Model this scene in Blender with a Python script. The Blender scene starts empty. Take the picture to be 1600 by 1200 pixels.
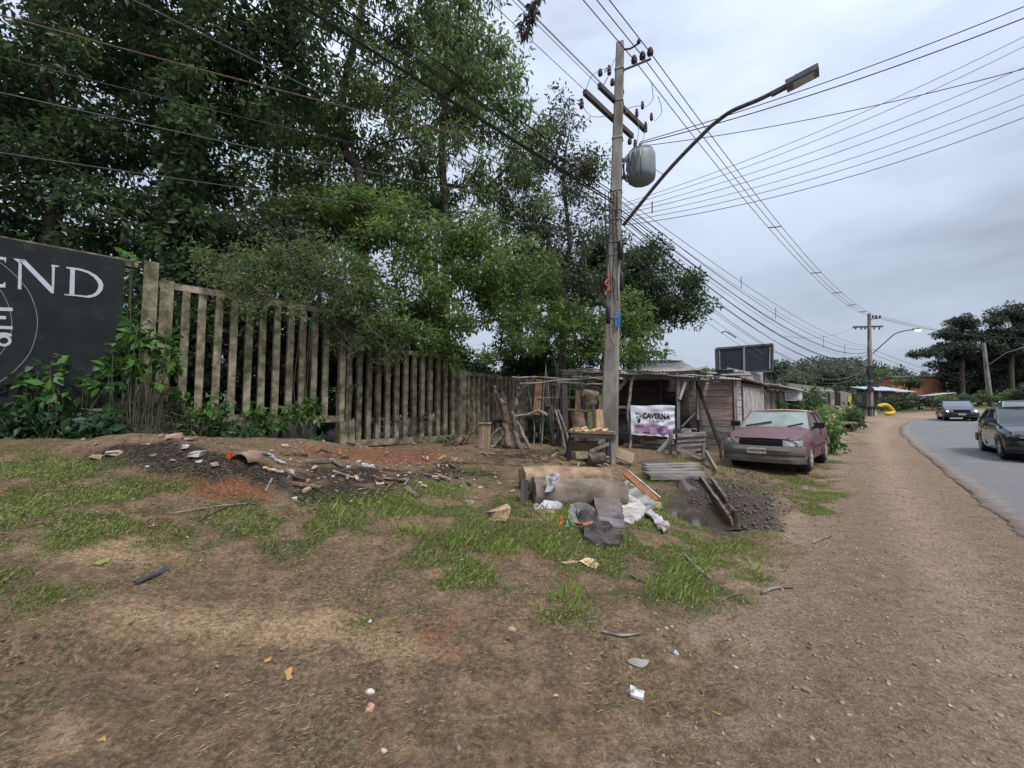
import bpy, math, random
import numpy as np
from mathutils import Vector, Matrix
random.seed(7); np.random.seed(7)
SC = bpy.context.scene
COL = SC.collection

# ------------------------------------------------------------------ camera, sky, sun, exposure
F = 640.0; CAMZ = 1.5
TH = math.atan2(40.0, F); CT, ST = math.cos(TH), math.sin(TH)
cam_d = bpy.data.cameras.new('camera'); cam = bpy.data.objects.new('camera', cam_d); COL.objects.link(cam)
cam.location = (0, 0, CAMZ); cam.rotation_euler = (math.pi/2 + TH, 0, 0)
cam_d.sensor_width = 36.0; cam_d.lens = 36.0*F/1600.0; cam_d.clip_start = 0.05; cam_d.clip_end = 3000
SC.camera = cam

SUN_EL, SUN_AZ = math.radians(58), math.radians(150)
w = bpy.data.worlds.new('World'); SC.world = w; w.use_nodes = True
nt = w.node_tree; nt.nodes.clear()
out = nt.nodes.new('ShaderNodeOutputWorld'); bg = nt.nodes.new('ShaderNodeBackground')
sky = nt.nodes.new('ShaderNodeTexSky'); sky.sky_type = 'NISHITA'; sky.sun_disc = False
sky.sun_elevation = SUN_EL; sky.sun_rotation = SUN_AZ; sky.dust_density = 3.0
sk = nt.nodes.new('ShaderNodeVectorMath'); sk.operation = 'SCALE'; sk.inputs['Scale'].default_value = 0.10
nt.links.new(sky.outputs[0], sk.inputs[0])
tc = nt.nodes.new('ShaderNodeTexCoord')
def cloud(scale, stretch, detail, dist):
    mp = nt.nodes.new('ShaderNodeMapping'); mp.inputs['Scale'].default_value = (1, 1, stretch)
    n = nt.nodes.new('ShaderNodeTexNoise'); n.inputs['Scale'].default_value = scale
    n.inputs['Detail'].default_value = detail; n.inputs['Roughness'].default_value = 0.55; n.inputs['Distortion'].default_value = dist
    nt.links.new(tc.outputs['Generated'], mp.inputs[0]); nt.links.new(mp.outputs[0], n.inputs['Vector'])
    return n
c1 = cloud(1.3, 2.6, 4, 0.4)
c2 = cloud(3.4, 3.0, 5, 0.2)
mxn = nt.nodes.new('ShaderNodeMath'); mxn.operation = 'MULTIPLY_ADD'; mxn.inputs[1].default_value = 0.45
nt.links.new(c2.outputs[0], mxn.inputs[0]); nt.links.new(c1.outputs[0], mxn.inputs[2])
rp = nt.nodes.new('ShaderNodeValToRGB')
rp.color_ramp.elements[0].position = 0.50; rp.color_ramp.elements[0].color = (0.21, 0.233, 0.285, 1)
rp.color_ramp.elements[1].position = 0.88; rp.color_ramp.elements[1].color = (0.37, 0.415, 0.505, 1)
e = rp.color_ramp.elements.new(0.68); e.color = (0.292, 0.328, 0.405, 1)
nt.links.new(mxn.outputs[0], rp.inputs[0])
# overcast sky: brighter overhead than at the horizon
sx = nt.nodes.new('ShaderNodeSeparateXYZ'); nt.links.new(tc.outputs['Generated'], sx.inputs[0])
zz_ = nt.nodes.new('ShaderNodeMath'); zz_.operation = 'POWER'; zz_.inputs[1].default_value = 1.8; zz_.use_clamp = True
zc_ = nt.nodes.new('ShaderNodeMath'); zc_.operation = 'MAXIMUM'; zc_.inputs[1].default_value = 0.0; nt.links.new(sx.outputs['Z'], zc_.inputs[0]); nt.links.new(zc_.outputs[0], zz_.inputs[0])
mr = nt.nodes.new('ShaderNodeMapRange'); mr.inputs['From Min'].default_value = 0.0; mr.inputs['From Max'].default_value = 1.0
mr.inputs['To Min'].default_value = 0.72; mr.inputs['To Max'].default_value = 2.3
nt.links.new(zz_.outputs[0], mr.inputs['Value'])
cs = nt.nodes.new('ShaderNodeVectorMath'); cs.operation = 'SCALE'
nt.links.new(rp.outputs[0], cs.inputs[0]); nt.links.new(mr.outputs[0], cs.inputs['Scale'])
mx = nt.nodes.new('ShaderNodeMix'); mx.data_type = 'RGBA'; mx.inputs['Factor'].default_value = 0.9
nt.links.new(sk.outputs[0], mx.inputs['A']); nt.links.new(cs.outputs[0], mx.inputs['B'])
nt.links.new(mx.outputs['Result'], bg.inputs['Color']); bg.inputs['Strength'].default_value = 1.0
nt.links.new(bg.outputs[0], out.inputs['Surface'])

sl = bpy.data.lights.new('sun', 'SUN'); sl.energy = 1.5; sl.angle = math.radians(14); sl.color = (1.0, 0.96, 0.9)
sun = bpy.data.objects.new('sun', sl); COL.objects.link(sun)
sun.rotation_euler = (math.pi/2 - SUN_EL, 0, math.pi - SUN_AZ)
SC.view_settings.view_transform = 'Standard'; SC.view_settings.look = 'None'
SC.view_settings.gamma = 1.0; SC.view_settings.use_curve_mapping = False
SC.view_settings.exposure = 0.98
SC.cycles.use_denoising = True; SC.cycles.max_bounces = 6; SC.cycles.diffuse_bounces = 3
SC.cycles.glossy_bounces = 3; SC.cycles.transmission_bounces = 4; SC.cycles.transparent_max_bounces = 6
SC.cycles.use_adaptive_sampling = True; SC.cycles.adaptive_threshold = 0.015

# ------------------------------------------------------------------ pixel helpers (photo 1600 x 1200)
def ray(px, py):
    a = (px-800)/F; b = -(py-600)/F
    return np.array([a, CT - b*ST, ST + b*CT])
def pt(px, py, Y):
    d = ray(px, py); t = Y/d[1]
    return np.array([d[0]*t, Y, CAMZ + d[2]*t])
def project(x, y, z):
    dp = np.maximum(y*CT + (z-CAMZ)*ST, 1e-3)
    return 800 + F*x/dp, 600 - F*(-y*ST + (z-CAMZ)*CT)/dp

# ------------------------------------------------------------------ noise
_lat = np.random.RandomState(3).rand(256, 256)
def vnoise(x, y):
    xi = np.floor(x).astype(int); yi = np.floor(y).astype(int); fx = x-xi; fy = y-yi
    fx = fx*fx*(3-2*fx); fy = fy*fy*(3-2*fy)
    a = _lat[xi & 255, yi & 255]; b = _lat[(xi+1) & 255, yi & 255]; c = _lat[xi & 255, (yi+1) & 255]; d = _lat[(xi+1) & 255, (yi+1) & 255]
    return (a*(1-fx)+b*fx)*(1-fy) + (c*(1-fx)+d*fx)*fy
def fbm(x, y, s, oct=4):
    x = np.asarray(x, float); y = np.asarray(y, float)
    r = 0; amp = 0.5; tot = 0
    for k in range(oct):
        r = r + amp*vnoise(x*s+17.3*k, y*s+5.1*k); tot += amp; amp *= 0.5; s *= 2.03
    return r/tot
def sst(a, b, x):
    t = np.clip((x-a)/(b-a), 0, 1); return t*t*(3-2*t)

# ------------------------------------------------------------------ terrain
DU = np.array([0.69, 0.72]); DU = DU/np.linalg.norm(DU)       # along the road
EDGE = np.array([(-26,-30),(-10,-13.2),(-2,-4.4),(2,0.3),(5.77,4.6),(8.4,7.7),(11.6,11.4),(15.6,16.1),(21.0,22.2),(27.0,28.2),(33.0,32.8),(42.0,38.2),(56.0,44.0),(80.0,50.0),(120.0,54.0)])
def smooth_poly(P, n):
    P = np.asarray(P, float); out = []
    for i in range(len(P)-1):
        p0 = P[max(i-1,0)]; p1 = P[i]; p2 = P[i+1]; p3 = P[min(i+2,len(P)-1)]
        for t in np.linspace(0, 1, n, endpoint=False):
            out.append(0.5*((2*p1)+(-p0+p2)*t+(2*p0-5*p1+4*p2-p3)*t*t+(-p0+3*p1-3*p2+p3)*t**3))
    out.append(P[-1]); return np.array(out)
EDGES = smooth_poly(EDGE, 5)
def edge_dist(x, y):                                        # > 0 on the asphalt side
    x = np.asarray(x, float); y = np.asarray(y, float)
    best = np.full(x.shape, 1e9); sg = np.zeros(x.shape)
    for i in range(len(EDGES)-1):
        a = EDGES[i]; b = EDGES[i+1]; d = b-a; L2 = d@d
        t = np.clip(((x-a[0])*d[0]+(y-a[1])*d[1])/L2, 0, 1)
        ex = x-a[0]-t*d[0]; ey = y-a[1]-t*d[1]; q = ex*ex+ey*ey
        m = q < best; best = np.where(m, q, best)
        sg = np.where(m, (x-a[0])*d[1]-(y-a[1])*d[0], sg)
    return np.sqrt(best)*np.sign(sg)
ROADW = 7.6
def base_h(x, y):
    x = np.asarray(x, float); y = np.asarray(y, float)
    u = DU[0]*x+DU[1]*y; v = -DU[1]*x+DU[0]*y
    rise = 0.027*(np.log1p(np.exp(np.clip((u-19)/4, -30, 30)))*4)
    rise = np.where(u > 140, 0.027*121 + 0.0*(u), rise)
    B = 0.55+0.5/(1+np.exp(np.clip((u-2.6)*1.6, -30, 30)))
    bank = B*sst(0.8, 9.4, v)*(1-sst(16, 34, u)*0.6)
    return rise+bank
def march(px, py, fn):
    d = ray(px, py); t = 0.8; prev = t
    while t < 400:
        p = d*t
        if p[2]+CAMZ < float(fn(p[0], p[1])):
            lo, hi = prev, t
            for _ in range(24):
                m = (lo+hi)/2; p = d*m
                if p[2]+CAMZ < float(fn(p[0], p[1])): hi = m
                else: lo = m
            p = d*hi; return np.array([p[0], p[1], p[2]+CAMZ])
        prev = t; t *= 1.02
    return d*60
# mounds and hollows: (px, py, radius across, radius deep, height), located on the smooth slope
BUMPS = []
for (px, py, rx, ry, h) in [(255,722,1.2,0.6,0.33),(330,752,0.65,0.4,0.30),(480,708,1.3,0.6,0.22),(600,715,1.3,0.6,0.16),(545,740,.7,.35,.10),(640,750,1.6,0.7,0.06),(425,735,0.9,0.5,0.09),
                            (1085,788,0.7,0.7,-0.26),(1060,770,0.45,0.4,-0.12),(1120,812,0.35,0.35,-0.14),(1180,775,0.8,0.7,0.05),
                            (900,800,1.5,1.0,0.07),(780,830,1.4,1.0,0.04),(300,880,1.2,0.5,-0.04),(1330,820,0.5,2.0,-0.03),(330,1040,1.0,0.18,-0.035),(330,1015,1.2,0.1,0.02)]:
    c = march(px, py, base_h); BUMPS.append((c[0], c[1], rx, ry, h))
def G0(x, y):
    x = np.asarray(x, float); y = np.asarray(y, float)
    h = base_h(x, y)
    for (bx, by, rx, ry, hh) in BUMPS:
        h = h + hh*np.exp(-(((x-bx)/rx)**2+((y-by)/ry)**2))
    return h
def clod(x, y):
    n1 = fbm(x, y, 0.9, 3)-0.5; n2 = fbm(x+31, y+7, 5.0, 4)-0.5; n3 = fbm(x+3, y+70, 17.0, 2)-0.5
    return 0.10*n1+0.036*n2+0.014*n3
def G(x, y):
    x = np.asarray(x, float); y = np.asarray(y, float)
    e = edge_dist(x, y)
    on = sst(-0.05, 0.12, e)*(1-sst(ROADW-0.1, ROADW+0.1, e))
    near = 1-sst(-1.6, 0.0, e)*(1-sst(ROADW, ROADW+1.5, e))*0.75
    mud = MUDW(x, y)
    return G0(x, y)+clod(x, y)*near*(1+1.6*mud)*(1-on)-0.07*on+tracks(x, y)*(1-on)
# tyre marks: one set of tread grooves left in the soil, two worn wheel paths along the shoulder
TRK = smooth_poly([march(*p, base_h)[:2] for p in ((-60,1012),(60,1004),(170,1008),(260,1006),(340,1014),(420,1030),(470,1042))], 6)
TRK2 = smooth_poly([march(*p, base_h)[:2] for p in ((180,1042),(240,1050),(300,1052),(360,1060))], 6)
def pdist(P, x, y):
    best = np.full(np.shape(x), 1e9); sg = np.zeros(np.shape(x))
    for i in range(len(P)-1):
        a = P[i]; d = P[i+1]-a; t = ((x-a[0])*d[0]+(y-a[1])*d[1])/(d@d); ins = (t >= 0) & (t <= 1)
        ex = x-a[0]-t*d[0]; ey = y-a[1]-t*d[1]; q = np.where(ins, ex*ex+ey*ey, 1e9); m = q < best; best = np.where(m, q, best); sg = np.where(m, (x-a[0])*d[1]-(y-a[1])*d[0], sg)
    return np.sqrt(best)*np.where(sg >= 0, 1, -1)
def tracks(x, y):
    x = np.asarray(x, float); y = np.asarray(y, float); r = np.zeros(x.shape)
    k = (y < 5) & (x < 2)
    if k.any():
        for P in (TRK, TRK2):
            d = pdist(P, x[k], y[k]); br = np.clip(4*(fbm(x[k], y[k], 2.2, 2)-.25), 0, 1)
            r[k] += -.034*(np.abs(d) < .15)*br*(.5+.5*np.cos(2*math.pi*d/.085))-.012*np.exp(-(d/.13)**2)*br
    e = edge_dist(x, y)
    for c in (-.85, -2.2): r = r-.03*np.exp(-((e-c-.25*(fbm(x, y, .25, 2)-.5))/.26)**2)
    return r
_mc = [march(1175, 785, base_h), march(1140, 830, base_h)]
def MUDW(x, y):
    m = 0
    for c, r in zip(_mc, (0.75, 0.4)):
        m = m+np.exp(-(((x-c[0])/r)**2+((y-c[1])/r)**2))
    return np.clip(m, 0, 1)
def Gs(x, y): return float(G(np.array([x]), np.array([y]))[0])
_gp_cache = {}
def gp(px, py):
    return march(px, py, Gs)
def onground(px, Y):
    X = (px-800)/F*Y*1.0
    return np.array([X, Y, Gs(X, Y)])

# ------------------------------------------------------------------ materials
MATS = {}
def _n(nt, t, **k):
    n = nt.nodes.new(t)
    for a, b in k.items(): n.inputs[a.replace('_', ' ')].default_value = b
    return n
def mat(name, cols, scale=6.0, detail=4, rough=0.8, bump=0.3, bscale=None, stretch=(1,1,1), spec=0.3, rnd=0.25, metallic=0.0, lo=0.35, hi=0.65,
        wear=None, wscale=3.0, wlo=0.5, whi=0.6, dust=None, dustamt=0.0, trans=0.0, coat=0.0, emit=None, estr=0.0):
    if name in MATS: return MATS[name]
    m = bpy.data.materials.new(name); m.use_nodes = True; nt = m.node_tree; L = nt.links
    b = nt.nodes['Principled BSDF']; b.inputs['Roughness'].default_value = rough; b.inputs['Specular IOR Level'].default_value = spec
    b.inputs['Metallic'].default_value = metallic; b.inputs['Coat Weight'].default_value = coat
    tc = nt.nodes.new('ShaderNodeTexCoord'); mp = nt.nodes.new('ShaderNodeMapping'); mp.inputs['Scale'].default_value = stretch
    oi = nt.nodes.new('ShaderNodeObjectInfo')
    ad = nt.nodes.new('ShaderNodeVectorMath'); ad.operation = 'ADD'
    sc = nt.nodes.new('ShaderNodeMath'); sc.operation = 'MULTIPLY'; sc.inputs[1].default_value = 57.0
    L.new(oi.outputs['Random'], sc.inputs[0]); L.new(tc.outputs['Object'], mp.inputs[0]); L.new(mp.outputs[0], ad.inputs[0]); L.new(sc.outputs[0], ad.inputs[1])
    ns = _n(nt, 'ShaderNodeTexNoise', Scale=scale, Detail=detail, Roughness=0.6); L.new(ad.outputs[0], ns.inputs['Vector'])
    rp = nt.nodes.new('ShaderNodeValToRGB'); L.new(ns.outputs[0], rp.inputs[0]); cr = rp.color_ramp
    k = len(cols)
    cr.elements[0].position = lo; cr.elements[0].color = (*cols[0], 1); cr.elements[1].position = hi; cr.elements[1].color = (*cols[-1], 1)
    for i in range(1, k-1):
        e = cr.elements.new(lo+(hi-lo)*i/(k-1)); e.color = (*cols[i], 1)
    c = rp.outputs[0]
    if wear is not None:
        n2 = _n(nt, 'ShaderNodeTexNoise', Scale=wscale, Detail=6, Roughness=0.65); L.new(ad.outputs[0], n2.inputs['Vector'])
        r2 = nt.nodes.new('ShaderNodeMapRange'); r2.inputs['From Min'].default_value = wlo; r2.inputs['From Max'].default_value = whi; L.new(n2.outputs[0], r2.inputs[0])
        mx = nt.nodes.new('ShaderNodeMix'); mx.data_type = 'RGBA'; L.new(r2.outputs[0], mx.inputs['Factor']); L.new(c, mx.inputs['A']); mx.inputs['B'].default_value = (*wear, 1); c = mx.outputs['Result']
    if dust is not None:
        ge = nt.nodes.new('ShaderNodeNewGeometry'); sp = nt.nodes.new('ShaderNodeSeparateXYZ'); L.new(ge.outputs['Normal'], sp.inputs[0])
        r3 = nt.nodes.new('ShaderNodeMapRange'); r3.inputs['From Min'].default_value = -0.3; r3.inputs['From Max'].default_value = 1.0; r3.inputs['To Min'].default_value = dustamt*0.45; r3.inputs['To Max'].default_value = dustamt
        L.new(sp.outputs['Z'], r3.inputs[0])
        n3 = _n(nt, 'ShaderNodeTexNoise', Scale=2.2, Detail=6, Roughness=0.7); L.new(ad.outputs[0], n3.inputs['Vector'])
        mu = nt.nodes.new('ShaderNodeMath'); mu.operation = 'MULTIPLY'; mu.use_clamp = True; L.new(r3.outputs[0], mu.inputs[0])
        m4 = nt.nodes.new('ShaderNodeMath'); m4.operation = 'MULTIPLY_ADD'; m4.inputs[1].default_value = 2.2; m4.inputs[2].default_value = -0.2; L.new(n3.outputs[0], m4.inputs[0]); L.new(m4.outputs[0], mu.inputs[1])
        mx = nt.nodes.new('ShaderNodeMix'); mx.data_type = 'RGBA'; L.new(mu.outputs[0], mx.inputs['Factor']); L.new(c, mx.inputs['A']); mx.inputs['B'].default_value = (*dust, 1); c = mx.outputs['Result']
        ra = nt.nodes.new('ShaderNodeMath'); ra.operation = 'MULTIPLY_ADD'; ra.inputs[1].default_value = 0.55; ra.inputs[2].default_value = rough; ra.use_clamp = True
        L.new(mu.outputs[0], ra.inputs[0]); L.new(ra.outputs[0], b.inputs['Roughness'])
    if rnd > 0:
        hs = nt.nodes.new('ShaderNodeHueSaturation'); mr = nt.nodes.new('ShaderNodeMapRange'); mr.inputs['To Min'].default_value = 1-rnd; mr.inputs['To Max'].default_value = 1+rnd
        L.new(oi.outputs['Random'], mr.inputs[0]); L.new(mr.outputs[0], hs.inputs['Value']); L.new(c, hs.inputs['Color']); c = hs.outputs[0]
    L.new(c, b.inputs['Base Color'])
    if bump > 0:
        bn = _n(nt, 'ShaderNodeTexNoise', Scale=bscale or scale*4, Detail=5, Roughness=0.65); L.new(ad.outputs[0], bn.inputs['Vector'])
        bp = nt.nodes.new('ShaderNodeBump'); bp.inputs['Strength'].default_value = bump; bp.inputs['Distance'].default_value = 0.02
        L.new(bn.outputs[0], bp.inputs['Height']); L.new(bp.outputs[0], b.inputs['Normal'])
    if emit is not None:
        b.inputs['Emission Color'].default_value = (*emit, 1); b.inputs['Emission Strength'].default_value = estr
    MATS[name] = m; return m
def leafmat(name, dark, mid, light, trans=0.35, rough=0.45):
    if name in MATS: return MATS[name]
    m = bpy.data.materials.new(name); m.use_nodes = True; nt = m.node_tree; L = nt.links
    b = nt.nodes['Principled BSDF']; b.inputs['Roughness'].default_value = rough; b.inputs['Specular IOR Level'].default_value = 0.35
    ge = nt.nodes.new('ShaderNodeNewGeometry'); at = nt.nodes.new('ShaderNodeAttribute'); at.attribute_name = 'tint'
    mi = nt.nodes.new('ShaderNodeMath'); mi.operation = 'MULTIPLY_ADD'; mi.inputs[1].default_value = 0.45
    sc = nt.nodes.new('ShaderNodeMath'); sc.operation = 'MULTIPLY'; sc.inputs[1].default_value = 0.6
    L.new(at.outputs['Fac'], sc.inputs[0]); L.new(ge.outputs['Random Per Island'], mi.inputs[0]); L.new(sc.outputs[0], mi.inputs[2])
    rp = nt.nodes.new('ShaderNodeValToRGB'); cr = rp.color_ramp; cr.elements[0].color = (*dark, 1); cr.elements[0].position = 0.1; cr.elements[1].color = (*light, 1); cr.elements[1].position = 0.97
    e = cr.elements.new(0.55); e.color = (*mid, 1); L.new(mi.outputs[0], rp.inputs[0]); L.new(rp.outputs[0], b.inputs['Base Color'])
    tr = nt.nodes.new('ShaderNodeBsdfTranslucent'); hs = nt.nodes.new('ShaderNodeHueSaturation'); hs.inputs['Value'].default_value = 1.5; hs.inputs['Hue'].default_value = 0.485
    L.new(rp.outputs[0], hs.inputs['Color']); L.new(hs.outputs[0], tr.inputs['Color'])
    ms = nt.nodes.new('ShaderNodeMixShader'); ms.inputs[0].default_value = trans; L.new(b.outputs[0], ms.inputs[1]); L.new(tr.outputs[0], ms.inputs[2])
    L.new(ms.outputs[0], nt.nodes['Material Output'].inputs['Surface'])
    MATS[name] = m; return m

# ------------------------------------------------------------------ object helpers
def W(o):
    return WM.get(o.name, Matrix())
WM = {}
def tag(o, label=None, cat=None, group=None, kind=None):
    if label: o['label'] = label
    if cat: o['category'] = cat
    if group: o['group'] = group
    if kind: o['kind'] = kind
    elif cat and 'kind' not in o: o['kind'] = 'thing'
    return o
def attach(o, parent, world=None):
    world = world if world is not None else Matrix()
    COL.objects.link(o); WM[o.name] = world
    if parent is not None:
        o.parent = parent; o.matrix_parent_inverse = W(parent).inverted()
    o.matrix_basis = world
    return o
def empty(name, loc, label=None, cat=None, group=None):
    o = bpy.data.objects.new(name, None); o.empty_display_size = 0.2
    attach(o, None, Matrix.Translation(Vector([float(a) for a in loc]))); return tag(o, label, cat, group)
def raw_mesh(name, V, faces, mats=None, smooth=False, tint=None, mi=None):
    me = bpy.data.meshes.new(name); V = np.asarray(V, np.float32)
    if isinstance(faces, np.ndarray):
        n, k = faces.shape
        me.vertices.add(len(V)); me.vertices.foreach_set('co', V.ravel())
        me.loops.add(n*k); me.loops.foreach_set('vertex_index', faces.astype(np.int32).ravel())
        me.polygons.add(n); me.polygons.foreach_set('loop_start', np.arange(0, n*k, k, dtype=np.int32))
        me.update(calc_edges=True)
    else:
        me.from_pydata([tuple(v) for v in V.tolist()], [], faces)
    if tint is not None:
        a = me.attributes.new('tint', 'FLOAT', 'POINT'); a.data.foreach_set('value', np.asarray(tint, np.float32))
    for m in (mats or []): me.materials.append(m)
    if mi is not None: me.polygons.foreach_set('material_index', np.asarray(mi, np.int32))
    if smooth: me.polygons.foreach_set('use_smooth', np.ones(len(me.polygons), bool))
    me.update(); return me
class MB:
    def __init__(s): s.V = []; s.F = []
    def add(s, V, Fs):
        o = len(s.V); s.V += [tuple(float(c) for c in v) for v in V]; s.F += [tuple(i+o for i in f) for f in Fs]; return s
    def box(s, c, sz, R=None, jit=0.0):
        x, y, z = [a/2 for a in sz]; P = []
        for (a, b, d) in [(-x,-y,-z),(x,-y,-z),(x,y,-z),(-x,y,-z),(-x,-y,z),(x,-y,z),(x,y,z),(-x,y,z)]:
            v = Vector((a, b, d)) + Vector([random.uniform(-jit, jit) for _ in range(3)])
            if R is not None: v = R @ v
            P.append(v + Vector([float(q) for q in c]))
        return s.add(P, [(0,3,2,1),(4,5,6,7),(0,1,5,4),(1,2,6,5),(2,3,7,6),(3,0,4,7)])
    def bar(s, p, q, wd, ht, up=(0,0,1), jit=0.0):
        p = Vector([float(a) for a in p]); q = Vector([float(a) for a in q]); R = frame(q-p, up)
        return s.box((p+q)/2, ((q-p).length, wd, ht), R, jit)
    def tube(s, pts, rad, n=8, cap=True, flat=1.0):
        pts = [Vector([float(a) for a in p]) for p in pts]; k = len(pts)
        rad = [rad]*k if isinstance(rad, (int, float)) else list(rad)
        o = []; ref = None
        for i, p in enumerate(pts):
            d = (pts[min(i+1, k-1)]-pts[max(i-1, 0)]).normalized()
            if ref is None:
                ref = Vector((0,0,1)) if abs(d.z) < 0.9 else Vector((1,0,0))
            a = d.cross(ref).normalized(); b = d.cross(a).normalized(); ref = -b if False else ref
            for j in range(n):
                t = 2*math.pi*j/n
                o.append(p+(a*math.cos(t)+b*math.sin(t)*flat)*rad[i])
        Fs = []
        for i in range(k-1):
            for j in range(n):
                Fs.append((i*n+j, i*n+(j+1) % n, (i+1)*n+(j+1) % n, (i+1)*n+j))
        if cap: Fs += [tuple(range(n))[::-1], tuple((k-1)*n+j for j in range(n))]
        return s.add(o, Fs)
    def prism(s, poly, normal, th):
        P = [Vector([float(a) for a in p]) for p in poly]; n = Vector([float(a) for a in normal]).normalized()*th; k = len(P)
        return s.add(P+[p+n for p in P], [tuple(range(k))[::-1], tuple(range(k, 2*k))]+[(i, (i+1) % k, k+(i+1) % k, k+i) for i in range(k)])
    def lathe(s, prof, n=16, M=None):
        V = []; k = len(prof)
        for (r, z) in prof:
            for j in range(n):
                t = 2*math.pi*j/n; v = Vector((r*math.cos(t), r*math.sin(t), z)); V.append(M @ v if M is not None else v)
        Fs = [(i*n+j, i*n+(j+1) % n, (i+1)*n+(j+1) % n, (i+1)*n+j) for i in range(k-1) for j in range(n)]
        Fs += [tuple(range(n))[::-1], tuple((k-1)*n+j for j in range(n))]
        return s.add(V, Fs)
    def grid(s, P):                                        # P: rows x cols of points
        r = len(P); c = len(P[0])
        return s.add([p for row in P for p in row], [(i*c+j, i*c+j+1, (i+1)*c+j+1, (i+1)*c+j) for i in range(r-1) for j in range(c-1)])
    def build(s, name, m, parent=None, smooth=False, origin=None, sharp=None):
        V = np.array(s.V)
        if origin is None:
            lo, hi = V.min(0), V.max(0); origin = np.array([(lo[0]+hi[0])/2, (lo[1]+hi[1])/2, lo[2] if parent is None else (lo[2]+hi[2])/2])
        origin = np.asarray(origin, float)
        me = raw_mesh(name, V-origin, s.F, [m], smooth)
        if sharp: me.set_sharp_from_angle(angle=math.radians(sharp))
        o = bpy.data.objects.new(name, me)
        return attach(o, parent, Matrix.Translation(Vector(origin)))
def frame(d, up=(0,0,1)):
    x = Vector([float(a) for a in d]).normalized(); u = Vector([float(a) for a in up])
    if abs(x.dot(u.normalized())) > 0.98: u = Vector((0, 1, 0)) if abs(x.y) < 0.9 else Vector((1, 0, 0))
    y = u.cross(x).normalized(); z = x.cross(y).normalized()
    return Matrix((x, y, z)).transposed()
def plank(name, m, p, q, wd, th, up=(0,0,1), parent=None, jit=0.0, bow=0.0):
    """a board from p to q (its grain runs along its own X); wd lies across `up`, th along it"""
    p = Vector([float(a) for a in p]); q = Vector([float(a) for a in q]); L = (q-p).length
    R = frame(q-p, up); n = 4; V = []; Fs = []
    for i in range(n+1):
        x = -L/2+L*i/n; b = bow*math.sin(math.pi*i/n); e = (random.uniform(-1, 1)*jit*2 if i in (0, n) else 0)
        for (y, z) in [(-wd/2, -th/2), (wd/2, -th/2), (wd/2, th/2), (-wd/2, th/2)]:
            V.append((x+e*random.uniform(0.2, 1), y+random.uniform(-jit, jit), z+b+random.uniform(-jit, jit)*0.3))
    for i in range(n):
        for j in range(4): Fs.append((i*4+j, i*4+(j+1) % 4, i*4+4+(j+1) % 4, i*4+4+j))
    Fs += [(3,2,1,0), (n*4, n*4+1, n*4+2, n*4+3)]
    me = raw_mesh(name, V, [f[::-1] for f in Fs], [m])
    o = bpy.data.objects.new(name, me)
    return attach(o, parent, Matrix.Translation((p+q)/2) @ R.to_4x4())
def lerp(a, b, t): return np.asarray(a, float)*(1-t)+np.asarray(b, float)*t

# ------------------------------------------------------------------ leaves and trees
def leaves(C, rad, n, size, asp=0.4, droop=0.3, flat=1.0, rs=None, fold=0.25, up=0.6):
    """C: k x 3 cluster centres, rad: k x 3 radii, n leaves each -> verts, quads, tint"""
    rs = rs or np.random
    k = len(C); N = k*n
    d = rs.normal(size=(N, 3)); d /= np.linalg.norm(d, axis=1, keepdims=True)
    rr = rs.rand(N, 1)**0.45
    P = np.repeat(C, n, 0)+d*rr*np.repeat(rad, n, 0)
    ax = d*0.7+rs.normal(size=(N, 3))*0.7; ax[:, 2] -= droop*(0.5+rs.rand(N)); ax /= np.linalg.norm(ax, axis=1, keepdims=True)
    nn = rs.normal(size=(N, 3))*0.6; nn[:, 2] += up; sd = np.cross(ax, nn); sd /= np.linalg.norm(sd, axis=1, keepdims=True)+1e-9
    nn = np.cross(sd, ax)
    L = (size*(0.65+0.7*rs.rand(N)))[:, None]; Wd = L*asp*0.5*(0.8+0.4*rs.rand(N)[:, None])
    V = np.empty((N, 4, 3))
    V[:, 0] = P; V[:, 1] = P+ax*L*0.45+sd*Wd+nn*Wd*fold; V[:, 2] = P+ax*L-nn*L*0.08; V[:, 3] = P+ax*L*0.45-sd*Wd+nn*Wd*fold
    t = np.repeat(np.clip(rs.rand(k)*0.7+rs.rand(k)*0.3, 0, 1), n)
    i = np.arange(N)*4
    T = np.concatenate([np.stack([i, i+1, i+2], 1), np.stack([i, i+2, i+3], 1)])
    return V.reshape(-1, 3), T, np.repeat(t, 4)
def leaf_obj(name, parts, m, parent):
    V = []; T = []; A = []; o = 0
    for (v, t, a) in parts:
        V.append(v); T.append(t+o); A.append(a); o += len(v)
    V = np.concatenate(V); T = np.concatenate(T); A = np.concatenate(A)
    c = V.mean(0); NTRI[0] += len(T)
    me = raw_mesh(name, V-c, T, [m], tint=A)
    return attach(bpy.data.objects.new(name, me), parent, Matrix.Translation(Vector(c)))
def ell(px, py, Y, rx, ry, rz=None):
    """crown lobe seen at px,py at depth Y with pixel radii -> centre, world radii"""
    c = pt(px, py, Y); k = Y/F
    return c, np.array([rx*k, (rz if rz is not None else 0.7*(rx+ry)/2*k), ry*k])
def sample_lobe(c, r, n, rs, shell=0.5):
    d = rs.normal(size=(n, 3)); d /= np.linalg.norm(d, axis=1, keepdims=True)
    return c+d*r*(rs.rand(n, 1)**shell)
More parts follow.
